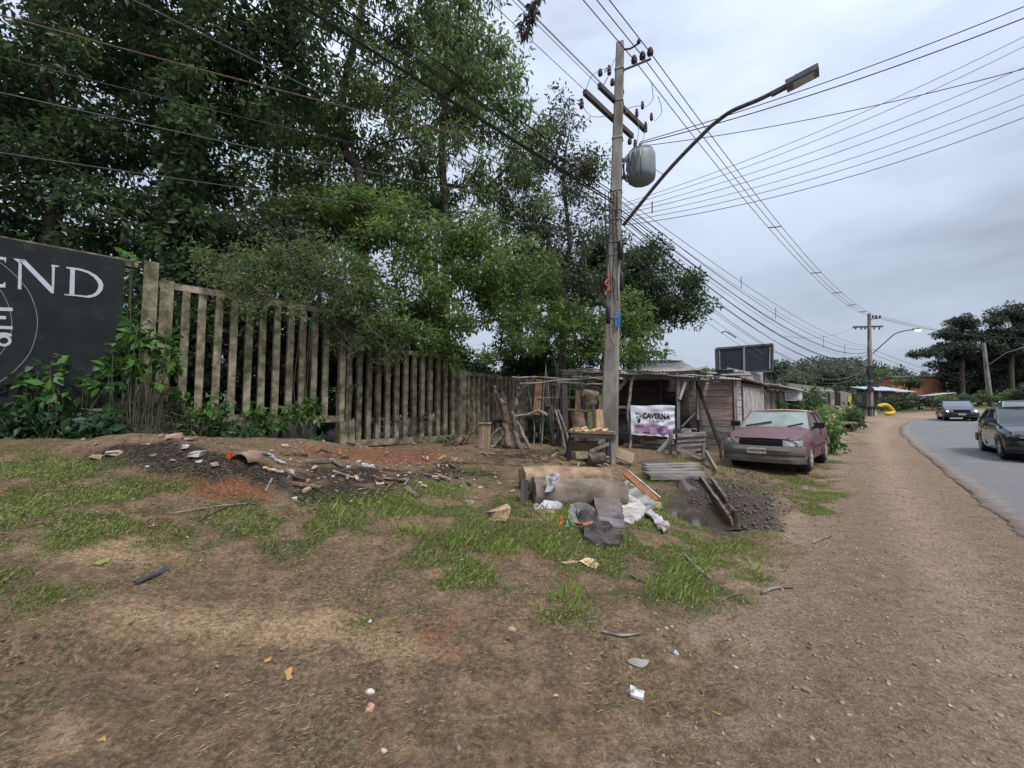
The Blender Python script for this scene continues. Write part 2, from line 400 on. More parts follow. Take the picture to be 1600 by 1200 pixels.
def branches(mb, stems, targets, r0, rs, twig=0.012, wob=0.12):
    """stems: polylines (k x 3) that exist; connect each target to the nearest node, thickness from what a node carries"""
    nodes = []; par = []; 
    for s in stems:
        s = np.asarray(s, float); base = None
        for i in range(len(s)-1):
            m = max(2, int(np.linalg.norm(s[i+1]-s[i])/0.5))
            for t in range(m):
                nodes.append(s[i]+(s[i+1]-s[i])*t/m); par.append(len(nodes)-2 if (base is not None) else -1); base = 1
        nodes.append(s[-1]); par.append(len(nodes)-2)
    ns = len(nodes)
    nodes = [np.array(a) for a in nodes]; load = [0.0]*ns
    root = nodes[0]
    order = np.argsort([min(np.linalg.norm(t-nodes[j]) for j in range(ns)) for t in targets])
    for oi in order:
        t = targets[oi]; A = np.array(nodes)
        dd = np.linalg.norm(A-t, axis=1)+0.35*np.maximum(0, A[:, 2]-t[2])
        j = int(np.argmin(dd)); a = nodes[j]; L = np.linalg.norm(t-a)
        m = max(1, int(L/0.55)); p = j
        for q in range(1, m+1):
            x = a+(t-a)*q/m + (rs.normal(size=3)*wob*min(1, L*0.5) if q < m else 0)
            x = x+np.array([0, 0, 0.10*L*math.sin(math.pi*q/m)])
            nodes.append(x); par.append(p); load.append(0.0); p = len(nodes)-1
        while p >= 0: load[p] += 1; p = par[p]
    load = np.array(load); mxl = max(load.max(), 1)
    rad = np.maximum(twig, r0*(load/mxl)**0.55)
    for i in range(len(nodes)):
        p = par[i]
        if p < 0: continue
        ra, rb = min(rad[p], rad[i]*1.35), rad[i]
        mb.tube([nodes[p], nodes[i]], [ra, rb], 7 if rb > 0.05 else (5 if rb > 0.02 else 3), cap=False)
DENS = 3.3; NTRI = [0]
def tree(name, label, trunk, lobes, leafm, barkm, nper=110, dens=1.0, crad=0.55, size=0.16, asp=0.4, droop=0.4, r0=0.16, seed=1, group=None, cat='tree', shell=0.5, extra=None, twig=0.012, flatc=0.75, up=0.6):
    rs = np.random.RandomState(seed)
    base = trunk[0]; o = empty(name, base, label, cat, group)
    T = []
    for (c, r) in lobes:
        n = max(3, int(DENS*dens*0.85*r[0]*r[2]*max(r[1], 0.5)**0.5/(crad**2)))
        T.append(sample_lobe(c, r, n, rs, shell))
    T = np.concatenate(T)
    mb = MB(); branches(mb, [smooth_poly(trunk, 4)] if not isinstance(trunk[0][0], (list, tuple, np.ndarray)) else trunk, T, r0, rs, twig)
    mb.build('trunk', barkm, o, smooth=True)
    R = np.stack([crad*(0.7+0.6*rs.rand(len(T))), crad*(0.7+0.6*rs.rand(len(T))), crad*flatc*(0.7+0.6*rs.rand(len(T)))], 1)
    parts = [leaves(T, R, nper, size, asp, droop, rs=rs, up=up)]
    if extra: parts += extra(rs)
    leaf_obj('crown', parts, leafm, o)
    return o
# ------------------------------------------------------------------ ground
# patches as they lie in the photograph: (px, py, rx, ry, strength)
GRASS = [(900,815,240,60,1.0),(1040,870,140,70,1.0),(760,860,150,50,.8),(850,925,170,35,.6),(520,803,130,22,1.1),(600,795,60,20,.9),(1120,880,60,50,.9),(1080,800,60,50,.9),(890,780,120,25,.8),
         (200,785,270,42,1.0),(60,745,150,40,1.1),(120,830,200,40,.75),(420,835,150,30,.65),(60,920,140,50,.6),(520,860,120,25,.5),(40,1000,90,40,.35),(560,880,60,45,.5),(600,930,60,40,.45),(1210,765,70,28,1.0),(1290,745,30,50,.8),(1250,790,40,20,.6),
         (470,905,60,25,.25),(300,900,70,35,.3),(690,765,80,15,.6),(770,745,60,10,.6),(880,705,60,12,.4),(560,985,70,40,.35),(950,960,130,30,.35),(330,1100,200,50,.22),(700,900,60,50,.5),(780,960,120,30,.4),
         (1330,680,20,22,.7),(1345,650,60,6,.6),(1020,760,30,25,.7),(100,1080,110,50,.3),(620,1080,120,50,.2),(1270,720,25,20,.7)]
RED = [(335,752,80,26,1.6),(600,708,150,18,.75),(450,695,120,14,.5),(330,880,120,22,.25),(620,960,60,60,.35),(720,985,80,50,.35),(560,1130,30,50,.5),(680,1000,40,60,.3),(470,870,160,25,.25),(1080,1010,120,40,.15),(850,1120,160,60,.15)]
DARK = [(240,715,110,28,1.2),(480,768,70,18,1.0),(420,735,110,22,.8),(610,745,140,20,.6),(700,730,90,14,.6),(330,1030,180,30,.2),(640,770,120,14,.45),(830,710,120,10,.7),(900,1010,200,50,.25),(300,840,200,30,.3),(500,1060,200,40,.3)]
MUD = [(1168,788,46,38,1.0),(1150,830,50,12,.7),(1075,750,60,14,.6),(1030,715,70,16,.45),(1210,825,20,24,.4),(1090,785,50,32,.8)]
TAN = [(200,860,170,25,.6),(120,950,160,35,.55),(300,975,220,25,.5),(480,960,140,30,.5),(60,1150,120,40,.6),(700,905,70,30,.45),(640,1010,120,40,.5),(860,1080,200,60,.3),(460,830,90,14,.5),(640,900,80,20,.5)]
def blob(px, py, L):
    r = np.zeros_like(px)
    for (cx, cy, rx, ry, s) in L: r = r+s*np.exp(-(((px-cx)/rx)**2+((py-cy)/ry)**2))
    return r
def masks(x, y, z):
    px, py = project(x, y, z); e = edge_dist(x, y)
    u = DU[0]*x+DU[1]*y; v = -DU[1]*x+DU[0]*y
    inn = (y > 1.2)
    wob = 26*(fbm(x, y, 1.1, 3)-.5)*2; pxw = px+wob*2; pyw = py+wob*0.7
    n = fbm(x, y, 2.6, 4); n2 = fbm(x+40, y-11, 0.8, 3); n3 = fbm(x-9, y+23, 6.0, 3)
    lim = (v < 9.8) & (u < 40)
    def S(L): return np.where(inn & lim, blob(pxw, pyw, L), 0)
    g = S(GRASS)*np.clip(0.1+2.7*(n-0.32)+1.2*(n3-.5), 0, 1.6)
    far = np.clip(sst(24, 34, u)*(1-sst(-6.5, -4.5, e))+sst(ROADW+0.6, ROADW+2.2, e), 0, 1)
    g = np.where(far > 0, np.maximum(g, far*np.clip(0.4+2*(n-.3), 0, 1)), g)
    wood = sst(9.6, 10.6, v)*(1-sst(30, 40, u))
    g = g*(1-wood)+wood*0.15*n
    grav = sst(-3.0, -1.5, e+1.3*(n2-.5))*(1-sst(ROADW+0.3, ROADW+1.5, e))
    grav = np.maximum(grav, sst(14, 20, u)*sst(-6.5, -5.0, e)*(1-sst(ROADW+.3, ROADW+1.5, e)))
    mud = np.clip(S(MUD), 0, 1); red = np.clip(S(RED)*np.clip(.8+1.2*(n2-.45), .4, 1.4), 0, 1); dark = np.clip(S(DARK)*np.clip(.8+1.6*(n-.45), .3, 1.4)+wood*.8, 0, 1)
    tan = np.clip(1.5*S(TAN)*np.clip(2.6*(n2-.22)+(n-.5), 0, 1.5), 0, 1)
    k_ = inn & (y < 5) & (x < 2)
    if k_.any():
        for P in (TRK, TRK2): d = pdist(P, x[k_], y[k_]); dark[k_] = np.maximum(dark[k_], .30*(np.abs(d) < .15)*(np.cos(2*math.pi*d/.085) > .2))  # tread grooves coloured darker than their ridges so they show
    return np.clip(g, 0, 1)*(1-mud*.9), grav, mud, red, dark, tan
def axis(lo, fa, fb, hi, st, grow):
    a = list(np.arange(fa, fb, st)); s = st
    while a[-1] < hi: s *= grow; a.append(a[-1]+s)
    b = []; s = st; c = fa
    while c > lo: s *= grow; c -= s; b.append(c)
    return np.array(b[::-1]+a)
ax = axis(-900, -10.5, 14, 900, 0.055, 1.09); ay = axis(-60, 0.9, 14, 900, 0.05, 1.07); ay = np.sort(np.concatenate([ay, np.arange(2.2, 3.9, .05)+.017, np.arange(2.2, 3.9, .05)+.034]))
XX, YY = np.meshgrid(ax, ay); ZZ = G(XX, YY)
axl = ax.tolist(); ayl = ay.tolist()
import bisect
def Gs(x, y):                                               # height of the ground mesh itself
    i = min(max(bisect.bisect_right(axl, x)-1, 0), len(axl)-2); j = min(max(bisect.bisect_right(ayl, y)-1, 0), len(ayl)-2)
    tx = (x-axl[i])/(axl[i+1]-axl[i]); ty = (y-ayl[j])/(ayl[j+1]-ayl[j])
    return float((ZZ[j, i]*(1-tx)+ZZ[j, i+1]*tx)*(1-ty)+(ZZ[j+1, i]*(1-tx)+ZZ[j+1, i+1]*tx)*ty)
fx = XX.ravel(); fy = YY.ravel(); fz = ZZ.ravel()
mg, mgr, mm, mr_, md, mt = masks(fx, fy, G0(fx, fy))
_e = edge_dist(fx, fy); _w = .35*(fbm(fx, fy, .3, 2)-.5); mpath = np.clip(sum(np.exp(-((_e-c_-_w)/.34)**2) for c_ in (-.85, -2.2)), 0, 1)*np.clip(.3+1.4*fbm(fx+9, fy, .9, 3), 0, 1)+.35*(fbm(fx, fy+50, 1.4, 4)-.3)
nr, nc = XX.shape; I = np.arange(nr*nc).reshape(nr, nc)
Q = np.stack([I[:-1, :-1], I[:-1, 1:], I[1:, 1:], I[1:, :-1]], -1).reshape(-1, 4)

def ground_material():
    m = bpy.data.materials.new('ground'); m.use_nodes = True; nt = m.node_tree; L = nt.links; b = nt.nodes['Principled BSDF']
    tc = nt.nodes.new('ShaderNodeNewGeometry')
    def noise(s, d=5, r=.65):
        n = _n(nt, 'ShaderNodeTexNoise', Scale=s, Detail=d, Roughness=r); L.new(tc.outputs['Position'], n.inputs['Vector']); return n.outputs[0]
    def ramp(src, stops):
        r = nt.nodes.new('ShaderNodeValToRGB'); L.new(src, r.inputs[0]); e = r.color_ramp.elements
        e[0].position = stops[0][0]; e[0].color = (*stops[0][1], 1); e[1].position = stops[-1][0]; e[1].color = (*stops[-1][1], 1)
        for p, c in stops[1:-1]: q = e.new(p); q.color = (*c, 1)
        return r.outputs[0]
    def mix(f, a, c):
        x = nt.nodes.new('ShaderNodeMix'); x.data_type = 'RGBA'; L.new(f, x.inputs['Factor']); L.new(a, x.inputs['A']); L.new(c, x.inputs['B']); return x.outputs['Result']
    def attr(nm):
        a = nt.nodes.new('ShaderNodeAttribute'); a.attribute_name = nm; return a.outputs['Fac']
    def edge(src, n, w=.35):                              # breaks a soft mask up with noise
        a = nt.nodes.new('ShaderNodeMath'); a.operation = 'ADD'; L.new(src, a.inputs[0]); 
        s = nt.nodes.new('ShaderNodeMath'); s.operation = 'MULTIPLY_ADD'; s.inputs[1].default_value = 1.3; s.inputs[2].default_value = -.65; L.new(n, s.inputs[0]); L.new(s.outputs[0], a.inputs[1])
        r = nt.nodes.new('ShaderNodeMapRange'); r.interpolation_type = 'SMOOTHSTEP'; r.inputs['From Min'].default_value = .5-w; r.inputs['From Max'].default_value = .5+w; L.new(a.outputs[0], r.inputs[0]); return r.outputs[0]
    fine = noise(34, 6, .72); mid = noise(6, 7, .68); big = noise(1.1, 6, .6); vf = noise(110, 5, .75)
    def vor(sc_):
        v = nt.nodes.new('ShaderNodeTexVoronoi'); v.inputs['Scale'].default_value = sc_; dn = _n(nt, 'ShaderNodeTexNoise', Scale=9.0, Detail=4); L.new(tc.outputs['Position'], dn.inputs['Vector']); vs = nt.nodes.new('ShaderNodeVectorMath'); vs.operation = 'MULTIPLY_ADD'; vs.inputs[1].default_value = (.14,.14,.14); L.new(dn.outputs['Color'], vs.inputs[0]); L.new(tc.outputs['Position'], vs.inputs[2]); L.new(vs.outputs[0], v.inputs['Vector']); return v
    v1 = vor(42); v2 = vor(17)
    def lum(c_, src, lo, hi, a, z):                        # grain: scales a colour's value
        r = nt.nodes.new('ShaderNodeMapRange'); r.inputs['From Min'].default_value = lo; r.inputs['From Max'].default_value = hi; r.inputs['To Min'].default_value = a; r.inputs['To Max'].default_value = z; L.new(src, r.inputs[0])
        h = nt.nodes.new('ShaderNodeVectorMath'); h.operation = 'SCALE'; L.new(c_, h.inputs[0]); L.new(r.outputs[0], h.inputs['Scale']); return h.outputs[0]
    soil = ramp(mid, [(.38, (.10,.062,.036)), (.5, (.225,.143,.082)), (.6, (.36,.24,.142))])
    soil2 = ramp(fine, [(.36, (.085,.058,.038)), (.5, (.20,.138,.088)), (.64, (.40,.295,.195))])
    base = mix(big, soil, soil2)
    deadm = ramp(fine, [(.36, (.078,.058,.030)), (.5, (.17,.128,.068)), (.65, (.32,.25,.145))])
    dm = nt.nodes.new('ShaderNodeMapRange'); dm.inputs['From Min'].default_value = .50; dm.inputs['From Max'].default_value = .60; L.new(noise(1.9, 7, .7), dm.inputs[0])
    base = mix(dm.outputs[0], base, deadm)
    tan = ramp(fine, [(.36, (.24,.155,.085)), (.5, (.42,.28,.16)), (.64, (.56,.41,.26))])
    c = mix(edge(attr('tan'), mid), base, tan)
    grav = ramp(fine, [(.36, (.15,.105,.072)), (.47, (.30,.212,.142)), (.56, (.40,.292,.203)), (.68, (.52,.42,.33))])
    grav2 = ramp(mid, [(.38, (.23,.16,.105)), (.62, (.42,.31,.215))])
    gq = lum(mix(big, grav, grav2), v1.outputs['Distance'], .15, .75, 1.10, .78)
    gq = lum(gq, attr('path'), 0, 1, .80, 1.10)
    c = mix(edge(attr('gravel'), mid), c, gq)
    red = ramp(fine, [(.36, (.10,.040,.021)), (.5, (.215,.092,.047)), (.64, (.33,.165,.092))])
    c = mix(edge(attr('red'), mid, .22), c, red)
    dark = ramp(fine, [(.38, (.014,.011,.010)), (.52, (.045,.036,.03)), (.66, (.15,.115,.088))])
    c = mix(edge(attr('dark'), mid, .22), c, dark)
    mud = ramp(fine, [(.36, (.036,.028,.021)), (.52, (.085,.066,.050)), (.68, (.17,.135,.105))])
    c = mix(edge(attr('mud'), mid, .25), c, mud)
    gr = ramp(fine, [(.36, (.030,.036,.014)), (.5, (.072,.082,.028)), (.64, (.16,.15,.065))])
    c = mix(edge(attr('grass'), mid), c, gr)
    c = lum(c, vf, .36, .64, .70, 1.30)
    L.new(c, b.inputs['Base Color'])
    ro = nt.nodes.new('ShaderNodeMapRange'); ro.inputs['To Min'].default_value = .92; ro.inputs['To Max'].default_value = .5; L.new(attr('mud'), ro.inputs[0]); L.new(ro.outputs[0], b.inputs['Roughness'])
    b.inputs['Specular IOR Level'].default_value = .2
    ad = nt.nodes.new('ShaderNodeMath'); ad.operation = 'MULTIPLY_ADD'; ad.inputs[1].default_value = .35; L.new(vf, ad.inputs[0]); L.new(fine, ad.inputs[2])
    ad2 = nt.nodes.new('ShaderNodeMath'); ad2.operation = 'MULTIPLY_ADD'; ad2.inputs[1].default_value = -.28; L.new(v1.outputs['Distance'], ad2.inputs[0]); L.new(ad.outputs[0], ad2.inputs[2]); ad = ad2
    bp = nt.nodes.new('ShaderNodeBump'); bp.inputs['Strength'].default_value = 1.0; bp.inputs['Distance'].default_value = .04; L.new(ad.outputs[0], bp.inputs['Height']); L.new(bp.outputs[0], b.inputs['Normal'])
    return m
GM = ground_material()
me = raw_mesh('ground', np.stack([fx, fy, fz], 1), Q, [GM], smooth=True)
for nm, arr in (('grass', mg), ('gravel', mgr), ('mud', mm), ('red', mr_), ('dark', md), ('tan', mt), ('path', mpath)):
    a = me.attributes.new(nm, 'FLOAT', 'POINT'); a.data.foreach_set('value', arr.astype(np.float32))
go = bpy.data.objects.new('ground', me); attach(go, None); tag(go, 'patchy dirt, gravel and grass ground of the roadside lot', kind='structure')

# road: a strip with its own thickness and a ragged left edge
ASPH = mat('asphalt', [(.12,.119,.12),(.165,.163,.163),(.22,.217,.215)], scale=70.0, detail=6, rough=.92, spec=.12, bump=.6, bscale=140, rnd=0, lo=.38, hi=.62, wear=(.195,.19,.182), wscale=.9, wlo=.5, whi=.68)
_t = ASPH.node_tree; _b = _t.nodes['Principled BSDF']; _c = _b.inputs['Base Color'].links[0].from_socket
_a = _t.nodes.new('ShaderNodeAttribute'); _a.attribute_name = 'sand'; _ns = _n(_t, 'ShaderNodeTexNoise', Scale=5.0, Detail=7, Roughness=.7); _g = _t.nodes.new('ShaderNodeNewGeometry'); _t.links.new(_g.outputs['Position'], _ns.inputs['Vector'])
_m = _t.nodes.new('ShaderNodeMath'); _m.operation = 'MULTIPLY_ADD'; _m.inputs[1].default_value = 1.6; _m.inputs[2].default_value = -1.35; _t.links.new(_ns.outputs[0], _m.inputs[0])
_s = _t.nodes.new('ShaderNodeMath'); _s.operation = 'ADD'; _t.links.new(_a.outputs['Fac'], _s.inputs[0]); _t.links.new(_m.outputs[0], _s.inputs[1])
_r = _t.nodes.new('ShaderNodeMapRange'); _r.inputs['From Min'].default_value = .15; _r.inputs['From Max'].default_value = .5; _r.inputs['To Max'].default_value = .8; _t.links.new(_s.outputs[0], _r.inputs[0])
_x = _t.nodes.new('ShaderNodeMix'); _x.data_type = 'RGBA'; _t.links.new(_r.outputs[0], _x.inputs['Factor']); _t.links.new(_c, _x.inputs['A']); _x.inputs['B'].default_value = (.33,.245,.175,1); _t.links.new(_x.outputs['Result'], _b.inputs['Base Color'])
E2 = smooth_poly(EDGE, 70)
keep = (E2[:, 0] > -24) & (E2[:, 0] < 110); E2 = E2[keep]
seg = np.diff(E2, axis=0); tl = np.concatenate([seg, seg[-1:]]); tl /= np.linalg.norm(tl, axis=1, keepdims=True); nrm = np.stack([tl[:, 1], -tl[:, 0]], 1)
sl_ = np.concatenate([[0], np.cumsum(np.linalg.norm(seg, axis=1))])
jag = (fbm(sl_, sl_*0, 1.3, 3)-.5)*.25+(fbm(sl_, sl_*0+9, 6, 3)-.5)*.16
rows = []
for k, off in enumerate([0, .25, .6, 1.1]+list(np.linspace(1.8, ROADW, 11))):
    P = E2+nrm*(off+(jag if k == 0 else 0))[:, None] if k == 0 else E2+nrm*off
    z = G0(P[:, 0], P[:, 1])+0.015+0.03*np.sin(math.pi*off/ROADW)
    rows.append(np.stack([P[:, 0], P[:, 1], z], 1))
lowl = rows[0].copy(); lowl[:, 2] -= .12; rows = [lowl]+rows; lowr = rows[-1].copy(); lowr[:, 2] -= .12; rows.append(lowr)
R_ = np.array(rows); k, n, _ = R_.shape; I = np.arange(k*n).reshape(k, n)
Q2 = np.stack([I[:-1, :-1], I[1:, :-1], I[1:, 1:], I[:-1, 1:]], -1).reshape(-1, 4)
rm_ = raw_mesh('road', R_.reshape(-1, 3), Q2, [ASPH]); sa_ = rm_.attributes.new('sand', 'FLOAT', 'POINT'); sv_ = [1, .8, .35, .1]+[0]*30; sa_.data.foreach_set('value', np.repeat(np.array([1]+sv_[:k-2]+[.6], np.float32), n)); ro = bpy.data.objects.new('road', rm_); attach(ro, None); tag(ro, 'grey asphalt road with a crumbling edge', kind='structure')

# puddle in the ditch
WAT = bpy.data.materials.new('puddle_water'); WAT.use_nodes = True; b = WAT.node_tree.nodes['Principled BSDF']
b.inputs['Base Color'].default_value = (.055,.046,.036,1); b.inputs['Roughness'].default_value = .07; b.inputs['Specular IOR Level'].default_value = .45
bx_, by_ = BUMPS[7][0], BUMPS[7][1]; pz = Gs(bx_, by_)+.105
mb = MB(); st_ = .03
for i in range(-40, 41):
    for j in range(-40, 41):
        x, y = bx_+i*st_, by_+j*st_
        if (i*i+j*j)*st_*st_ < .72 and min(Gs(x, y), Gs(x+st_, y), Gs(x, y+st_), Gs(x+st_, y+st_)) < pz:
            mb.add([(x, y, pz), (x+st_, y, pz), (x+st_, y+st_, pz), (x, y+st_, pz)], [(0,1,2,3)])
pu = mb.build('puddle', WAT); tag(pu, 'muddy brown puddle in the ditch', kind='structure')

# ------------------------------------------------------------------ grass, straw, litter, gravel
def scatter(n, xr, yr, rs):
    return xr[0]+(xr[1]-xr[0])*rs.rand(n), yr[0]+(yr[1]-yr[0])*rs.rand(n)
rs = np.random.RandomState(11)
# blades
def blades(n, xr, yr, hmin, hmax, wd, thr, m, name, label, powr=1.0, seed=1, lay=0.0):
    rs = np.random.RandomState(seed)
    x, y = scatter(n, xr, yr, rs); z0 = G0(x, y); g = masks(x, y, z0)
    pr = np.clip(g[0]-thr, 0, 1)**powr if lay == 0 else np.clip((1-g[0]*.5)*(1-g[1]*.93)*(1-g[2])*(1-g[3])*.9*np.clip((fbm(x+5, y+3, 2.1, 4)-.46)*7, 0, 1), 0, 1)
    k = rs.rand(n) < pr; k &= edge_dist(x, y) < -.1
    x = x[k]; y = y[k]; z = G(x, y); N = len(x); gg = g[0][k]
    hgt = (hmin+(hmax-hmin)*rs.rand(N)**1.6)*(.6+.6*np.clip(gg, 0, 1)) if lay == 0 else hmin+(hmax-hmin)*rs.rand(N)
    a = rs.rand(N)*6.283; dx = np.cos(a); dy = np.sin(a); b_ = rs.rand(N)*6.283; tilt = (.25+.9*rs.rand(N)) if lay == 0 else 1.45+.1*rs.rand(N)
    ux = np.cos(b_)*np.sin(tilt); uy = np.sin(b_)*np.sin(tilt); uz = np.cos(tilt)
    P = np.stack([x, y, z+(0.004 if lay else -.004)], 1); U = np.stack([ux, uy, uz], 1)*hgt[:, None]; S = np.stack([-np.sin(b_), np.cos(b_), 0*dx], 1)*(wd*(.6+.8*rs.rand(N)))[:, None]
    V = np.empty((N, 4, 3)); V[:, 0] = P-S; V[:, 1] = P+S
    mid = P+U*.55+np.array([0, 0, 1.0])*(hgt*.12)[:, None]; V[:, 2] = mid+S*.8; tip = P+U; tip[:, 2] -= hgt*.08*(lay == 0); V[:, 3] = tip
    i = np.arange(N)*4; T = np.concatenate([np.stack([i, i+1, i+2], 1), np.stack([i, i+2, i+3], 1)])
    t = np.repeat(np.clip(.15+.7*fbm(x, y, 1.5, 3)+.35*(gg-.5)+(.25 if lay else 0), 0, 1), 4)
    o = bpy.data.objects.new(name, raw_mesh(name, V.reshape(-1, 3), T, [m], tint=t)); attach(o, None); return tag(o, label, 'grass', kind='stuff')
GRM = leafmat('grass_blade', (.080,.088,.024), (.145,.200,.036), (.24,.330,.064), .35, .6)
STR = leafmat('dry_straw', (.13,.09,.05), (.25,.18,.105), (.42,.33,.20), .05, .8)
blades(900000, (-9.5, 9.5), (2.2, 11.5), .016, .055, .0030, .10, GRM, 'grass', 'short patchy green grass growing over the lot', 1.0, 1)
blades(260000, (-9.5, 9.5), (2.2, 11.5), .02, .06, .0016, .08, STR, 'dead_grass', 'dry brown stalks mixed into the patchy grass', 1.0, 4)
blades(60000, (2, 50), (14, 60), .06, .16, .012, .3, GRM, 'verge_grass', 'green grass on the verges beyond the shacks', 1.0, 2)
blades(120000, (-6, 6), (1.2, 7.5), .012, .045, .0010, 0, STR, 'straw', 'dry straw and dead grass matted on the dirt', 1.0, 3, lay=1)
# tall tufts
xs = []; ys = []
for (px, py, k, r) in [(850,860,60,.09),(788,862,70,.08),(715,850,40,.08),(890,935,60,.1),(870,815,80,.14),(640,835,40,.08),(600,790,120,.25),(690,770,60,.2),(1040,925,60,.12),(965,760,80,.2),(1150,880,60,.2),(1080,905,60,.15),(520,800,100,.3),(1060,720,60,.15),(735,890,30,.07),(1130,735,50,.2),(905,700,60,.2),(1010,790,80,.25),(880,785,80,.25)]:
    c = gp(px, py); xs += list(c[0]+rs.normal(size=k)*r); ys += list(c[1]+rs.normal(size=k)*r)
x = np.array(xs); y = np.array(ys); N = len(x); P = np.stack([x, y, G(x, y)], 1); a = rs.rand(N)*6.28; h = .05+.075*rs.rand(N)
U = np.stack([np.cos(a)*.45, np.sin(a)*.45, np.ones(N)], 1)*h[:, None]; S = np.stack([-np.sin(a), np.cos(a), 0*a], 1)*.005
V = np.empty((N, 4, 3)); V[:, 0] = P-S; V[:, 1] = P+S; V[:, 2] = P+U*.6+S*.7; V[:, 3] = P+U*.95+np.stack([np.cos(a), np.sin(a), 0*a], 1)*.03
i = np.arange(N)*4; T = np.concatenate([np.stack([i, i+1, i+2], 1), np.stack([i, i+2, i+3], 1)])
o = bpy.data.objects.new('grass_tufts', raw_mesh('grass_tufts', V.reshape(-1, 3), T, [GRM], tint=np.full(N*4, .85))); attach(o, None); tag(o, 'taller bright green grass tufts scattered in the patchy lawn', 'grass', kind='stuff')
# pebbles on the shoulder, crumbs of soil elsewhere
def pebbles(n, xr, yr, smin, smax, wfn, m, name, label, seed, cat='gravel'):
    rs = np.random.RandomState(seed); x, y = scatter(n, xr, yr, rs); g = masks(x, y, G0(x, y)); k = rs.rand(n) < np.clip(wfn(g, x, y), 0, 1); k &= edge_dist(x, y) < -.05
    x = x[k]; y = y[k]; N = len(x); s = smin+(smax-smin)*rs.rand(N)**3
    B = np.array([(1,0,0),(0,1,0),(-1,0,0),(0,-1,0),(0,0,.7),(0,0,-.7)]); a = rs.rand(N)*6.28
    V = B[None]*(s[:, None, None])*(.6+.8*rs.rand(N, 6, 1)); c, q = np.cos(a)[:, None], np.sin(a)[:, None]
    X = V[:, :, 0]*c-V[:, :, 1]*q; Yv = V[:, :, 0]*q+V[:, :, 1]*c; V = np.stack([X, Yv, V[:, :, 2]], -1)+np.stack([x, y, G(x, y)+s*.15], 1)[:, None]
    T0 = np.array([(0,1,4),(1,2,4),(2,3,4),(3,0,4),(1,0,5),(2,1,5),(3,2,5),(0,3,5)]); T = (T0[None]+(np.arange(N)*6)[:, None, None]).reshape(-1, 3)
    o = bpy.data.objects.new(name, raw_mesh(name, V.reshape(-1, 3), T, [m], tint=np.repeat(rs.rand(N), 6))); attach(o, None); return tag(o, label, cat, kind='stuff')
PEB = leafmat('pebble', (.16,.115,.08), (.26,.19,.135), (.44,.36,.29), 0, .85)
CLD = leafmat('soil_crumb', (.05,.036,.027), (.11,.08,.06), (.20,.15,.115), 0, .95)
pebbles(30000, (-1, 11), (1.2, 11), .003, .018, lambda g, x, y: g[1]*.9, PEB, 'gravel', 'small pebbles strewn over the dirt shoulder of the road', 5)
pebbles(45000, (-9, 9), (1.2, 11), .003, .018, lambda g, x, y: (1-g[0])*(.04+g[4]*.5+g[3]*.4)*(1-g[1]*.6)+g[2], CLD, 'soil_crumbs', 'loose crumbs and clods of soil over the bare earth', 6, 'soil')
pebbles(6000, (3.0, 6.5), (5.2, 9.8), .01, .05, lambda g, x, y: g[2]*.8, mat('wet_mud', [(.055,.043,.034),(.105,.084,.066)], rough=.45, rnd=0), 'mud_clods', 'churned dark mud clods beside the ditch', 8, 'mud')
# fallen leaves, bark chips
def litter(n, xr, yr, wfn, size, m, name, label, seed):
    rs = np.random.RandomState(seed); x, y = scatter(n, xr, yr, rs); g = masks(x, y, G0(x, y)); k = rs.rand(n) < np.clip(wfn(g, x, y), 0, 1); k &= edge_dist(x, y) < -.3
    x = x[k]; y = y[k]; C = np.stack([x, y, G(x, y)+.012], 1)
    p = leaves(C, np.full((len(C), 3), .002), 1, size, .5, 0, rs=rs, fold=.5, up=2.2)
    V = p[0].reshape(-1, 4, 3); V[:, :, 2] = C[:, None, 2]+(V[:, :, 2]-C[:, None, 2])*.35; 
    o = bpy.data.objects.new(name, raw_mesh(name, V.reshape(-1, 3), p[1], [m], tint=p[2])); attach(o, None); return tag(o, label, 'litter', kind='stuff')
LIT = leafmat('leaf_litter', (.055,.036,.022), (.17,.115,.07), (.42,.33,.23), .05, .8)
litter(60000, (-9, 6), (2, 13.5), lambda g, x, y: .012+.6*g[4]+.35*g[3]-.1*g[1], .034, LIT, 'leaf_litter', 'brown fallen leaves and bark chips littering the dark soil', 21)
CHP = leafmat('wood_chip', (.16,.10,.055), (.34,.235,.14), (.56,.46,.35), 0, .8)
litter(30000, (-7.5, 4), (5, 13), lambda g, x, y: .16*g[4]+.14*g[3], .075, CHP, 'wood_chips', 'pale wood chips and bark shreds strewn over the soil before the fence', 22)
# ------------------------------------------------------------------ concrete fence
CON = mat('old_concrete', [(.080,.070,.042),(.20,.178,.118),(.33,.30,.215)], scale=5, detail=7, rough=.9, bump=.6, bscale=45, rnd=.18, wear=(.05,.055,.030), wscale=2.2, wlo=.52, whi=.68)
CONP = mat('pole_concrete', [(.15,.135,.115),(.235,.215,.185),(.31,.285,.25)], scale=3, detail=7, rough=.9, bump=.5, bscale=40, rnd=.06, wear=(.09,.08,.07), wscale=1.6, wlo=.5, whi=.72, stretch=(1,1,.4))
FR0 = np.array([-6.46, 8.0]); FD = np.array([.722, .692]); FN = np.array([.692, -.722])    # FN points to the lot
def fpt(s, off=0.0): p = FR0+FD*s+FN*off; return p
def fs(px): r = (px-800)/F; return (8*r+6.46)/(.722-.692*r)
def zimg(px_s, py):                                          # height of image row py on the fence at position s
    p = fpt(px_s); d = ray(0, py); return CAMZ+ (d[2]/d[1])*p[1]
def V3(p, z): return np.array([p[0], p[1], z])
UPN = (FN[0], FN[1], 0)
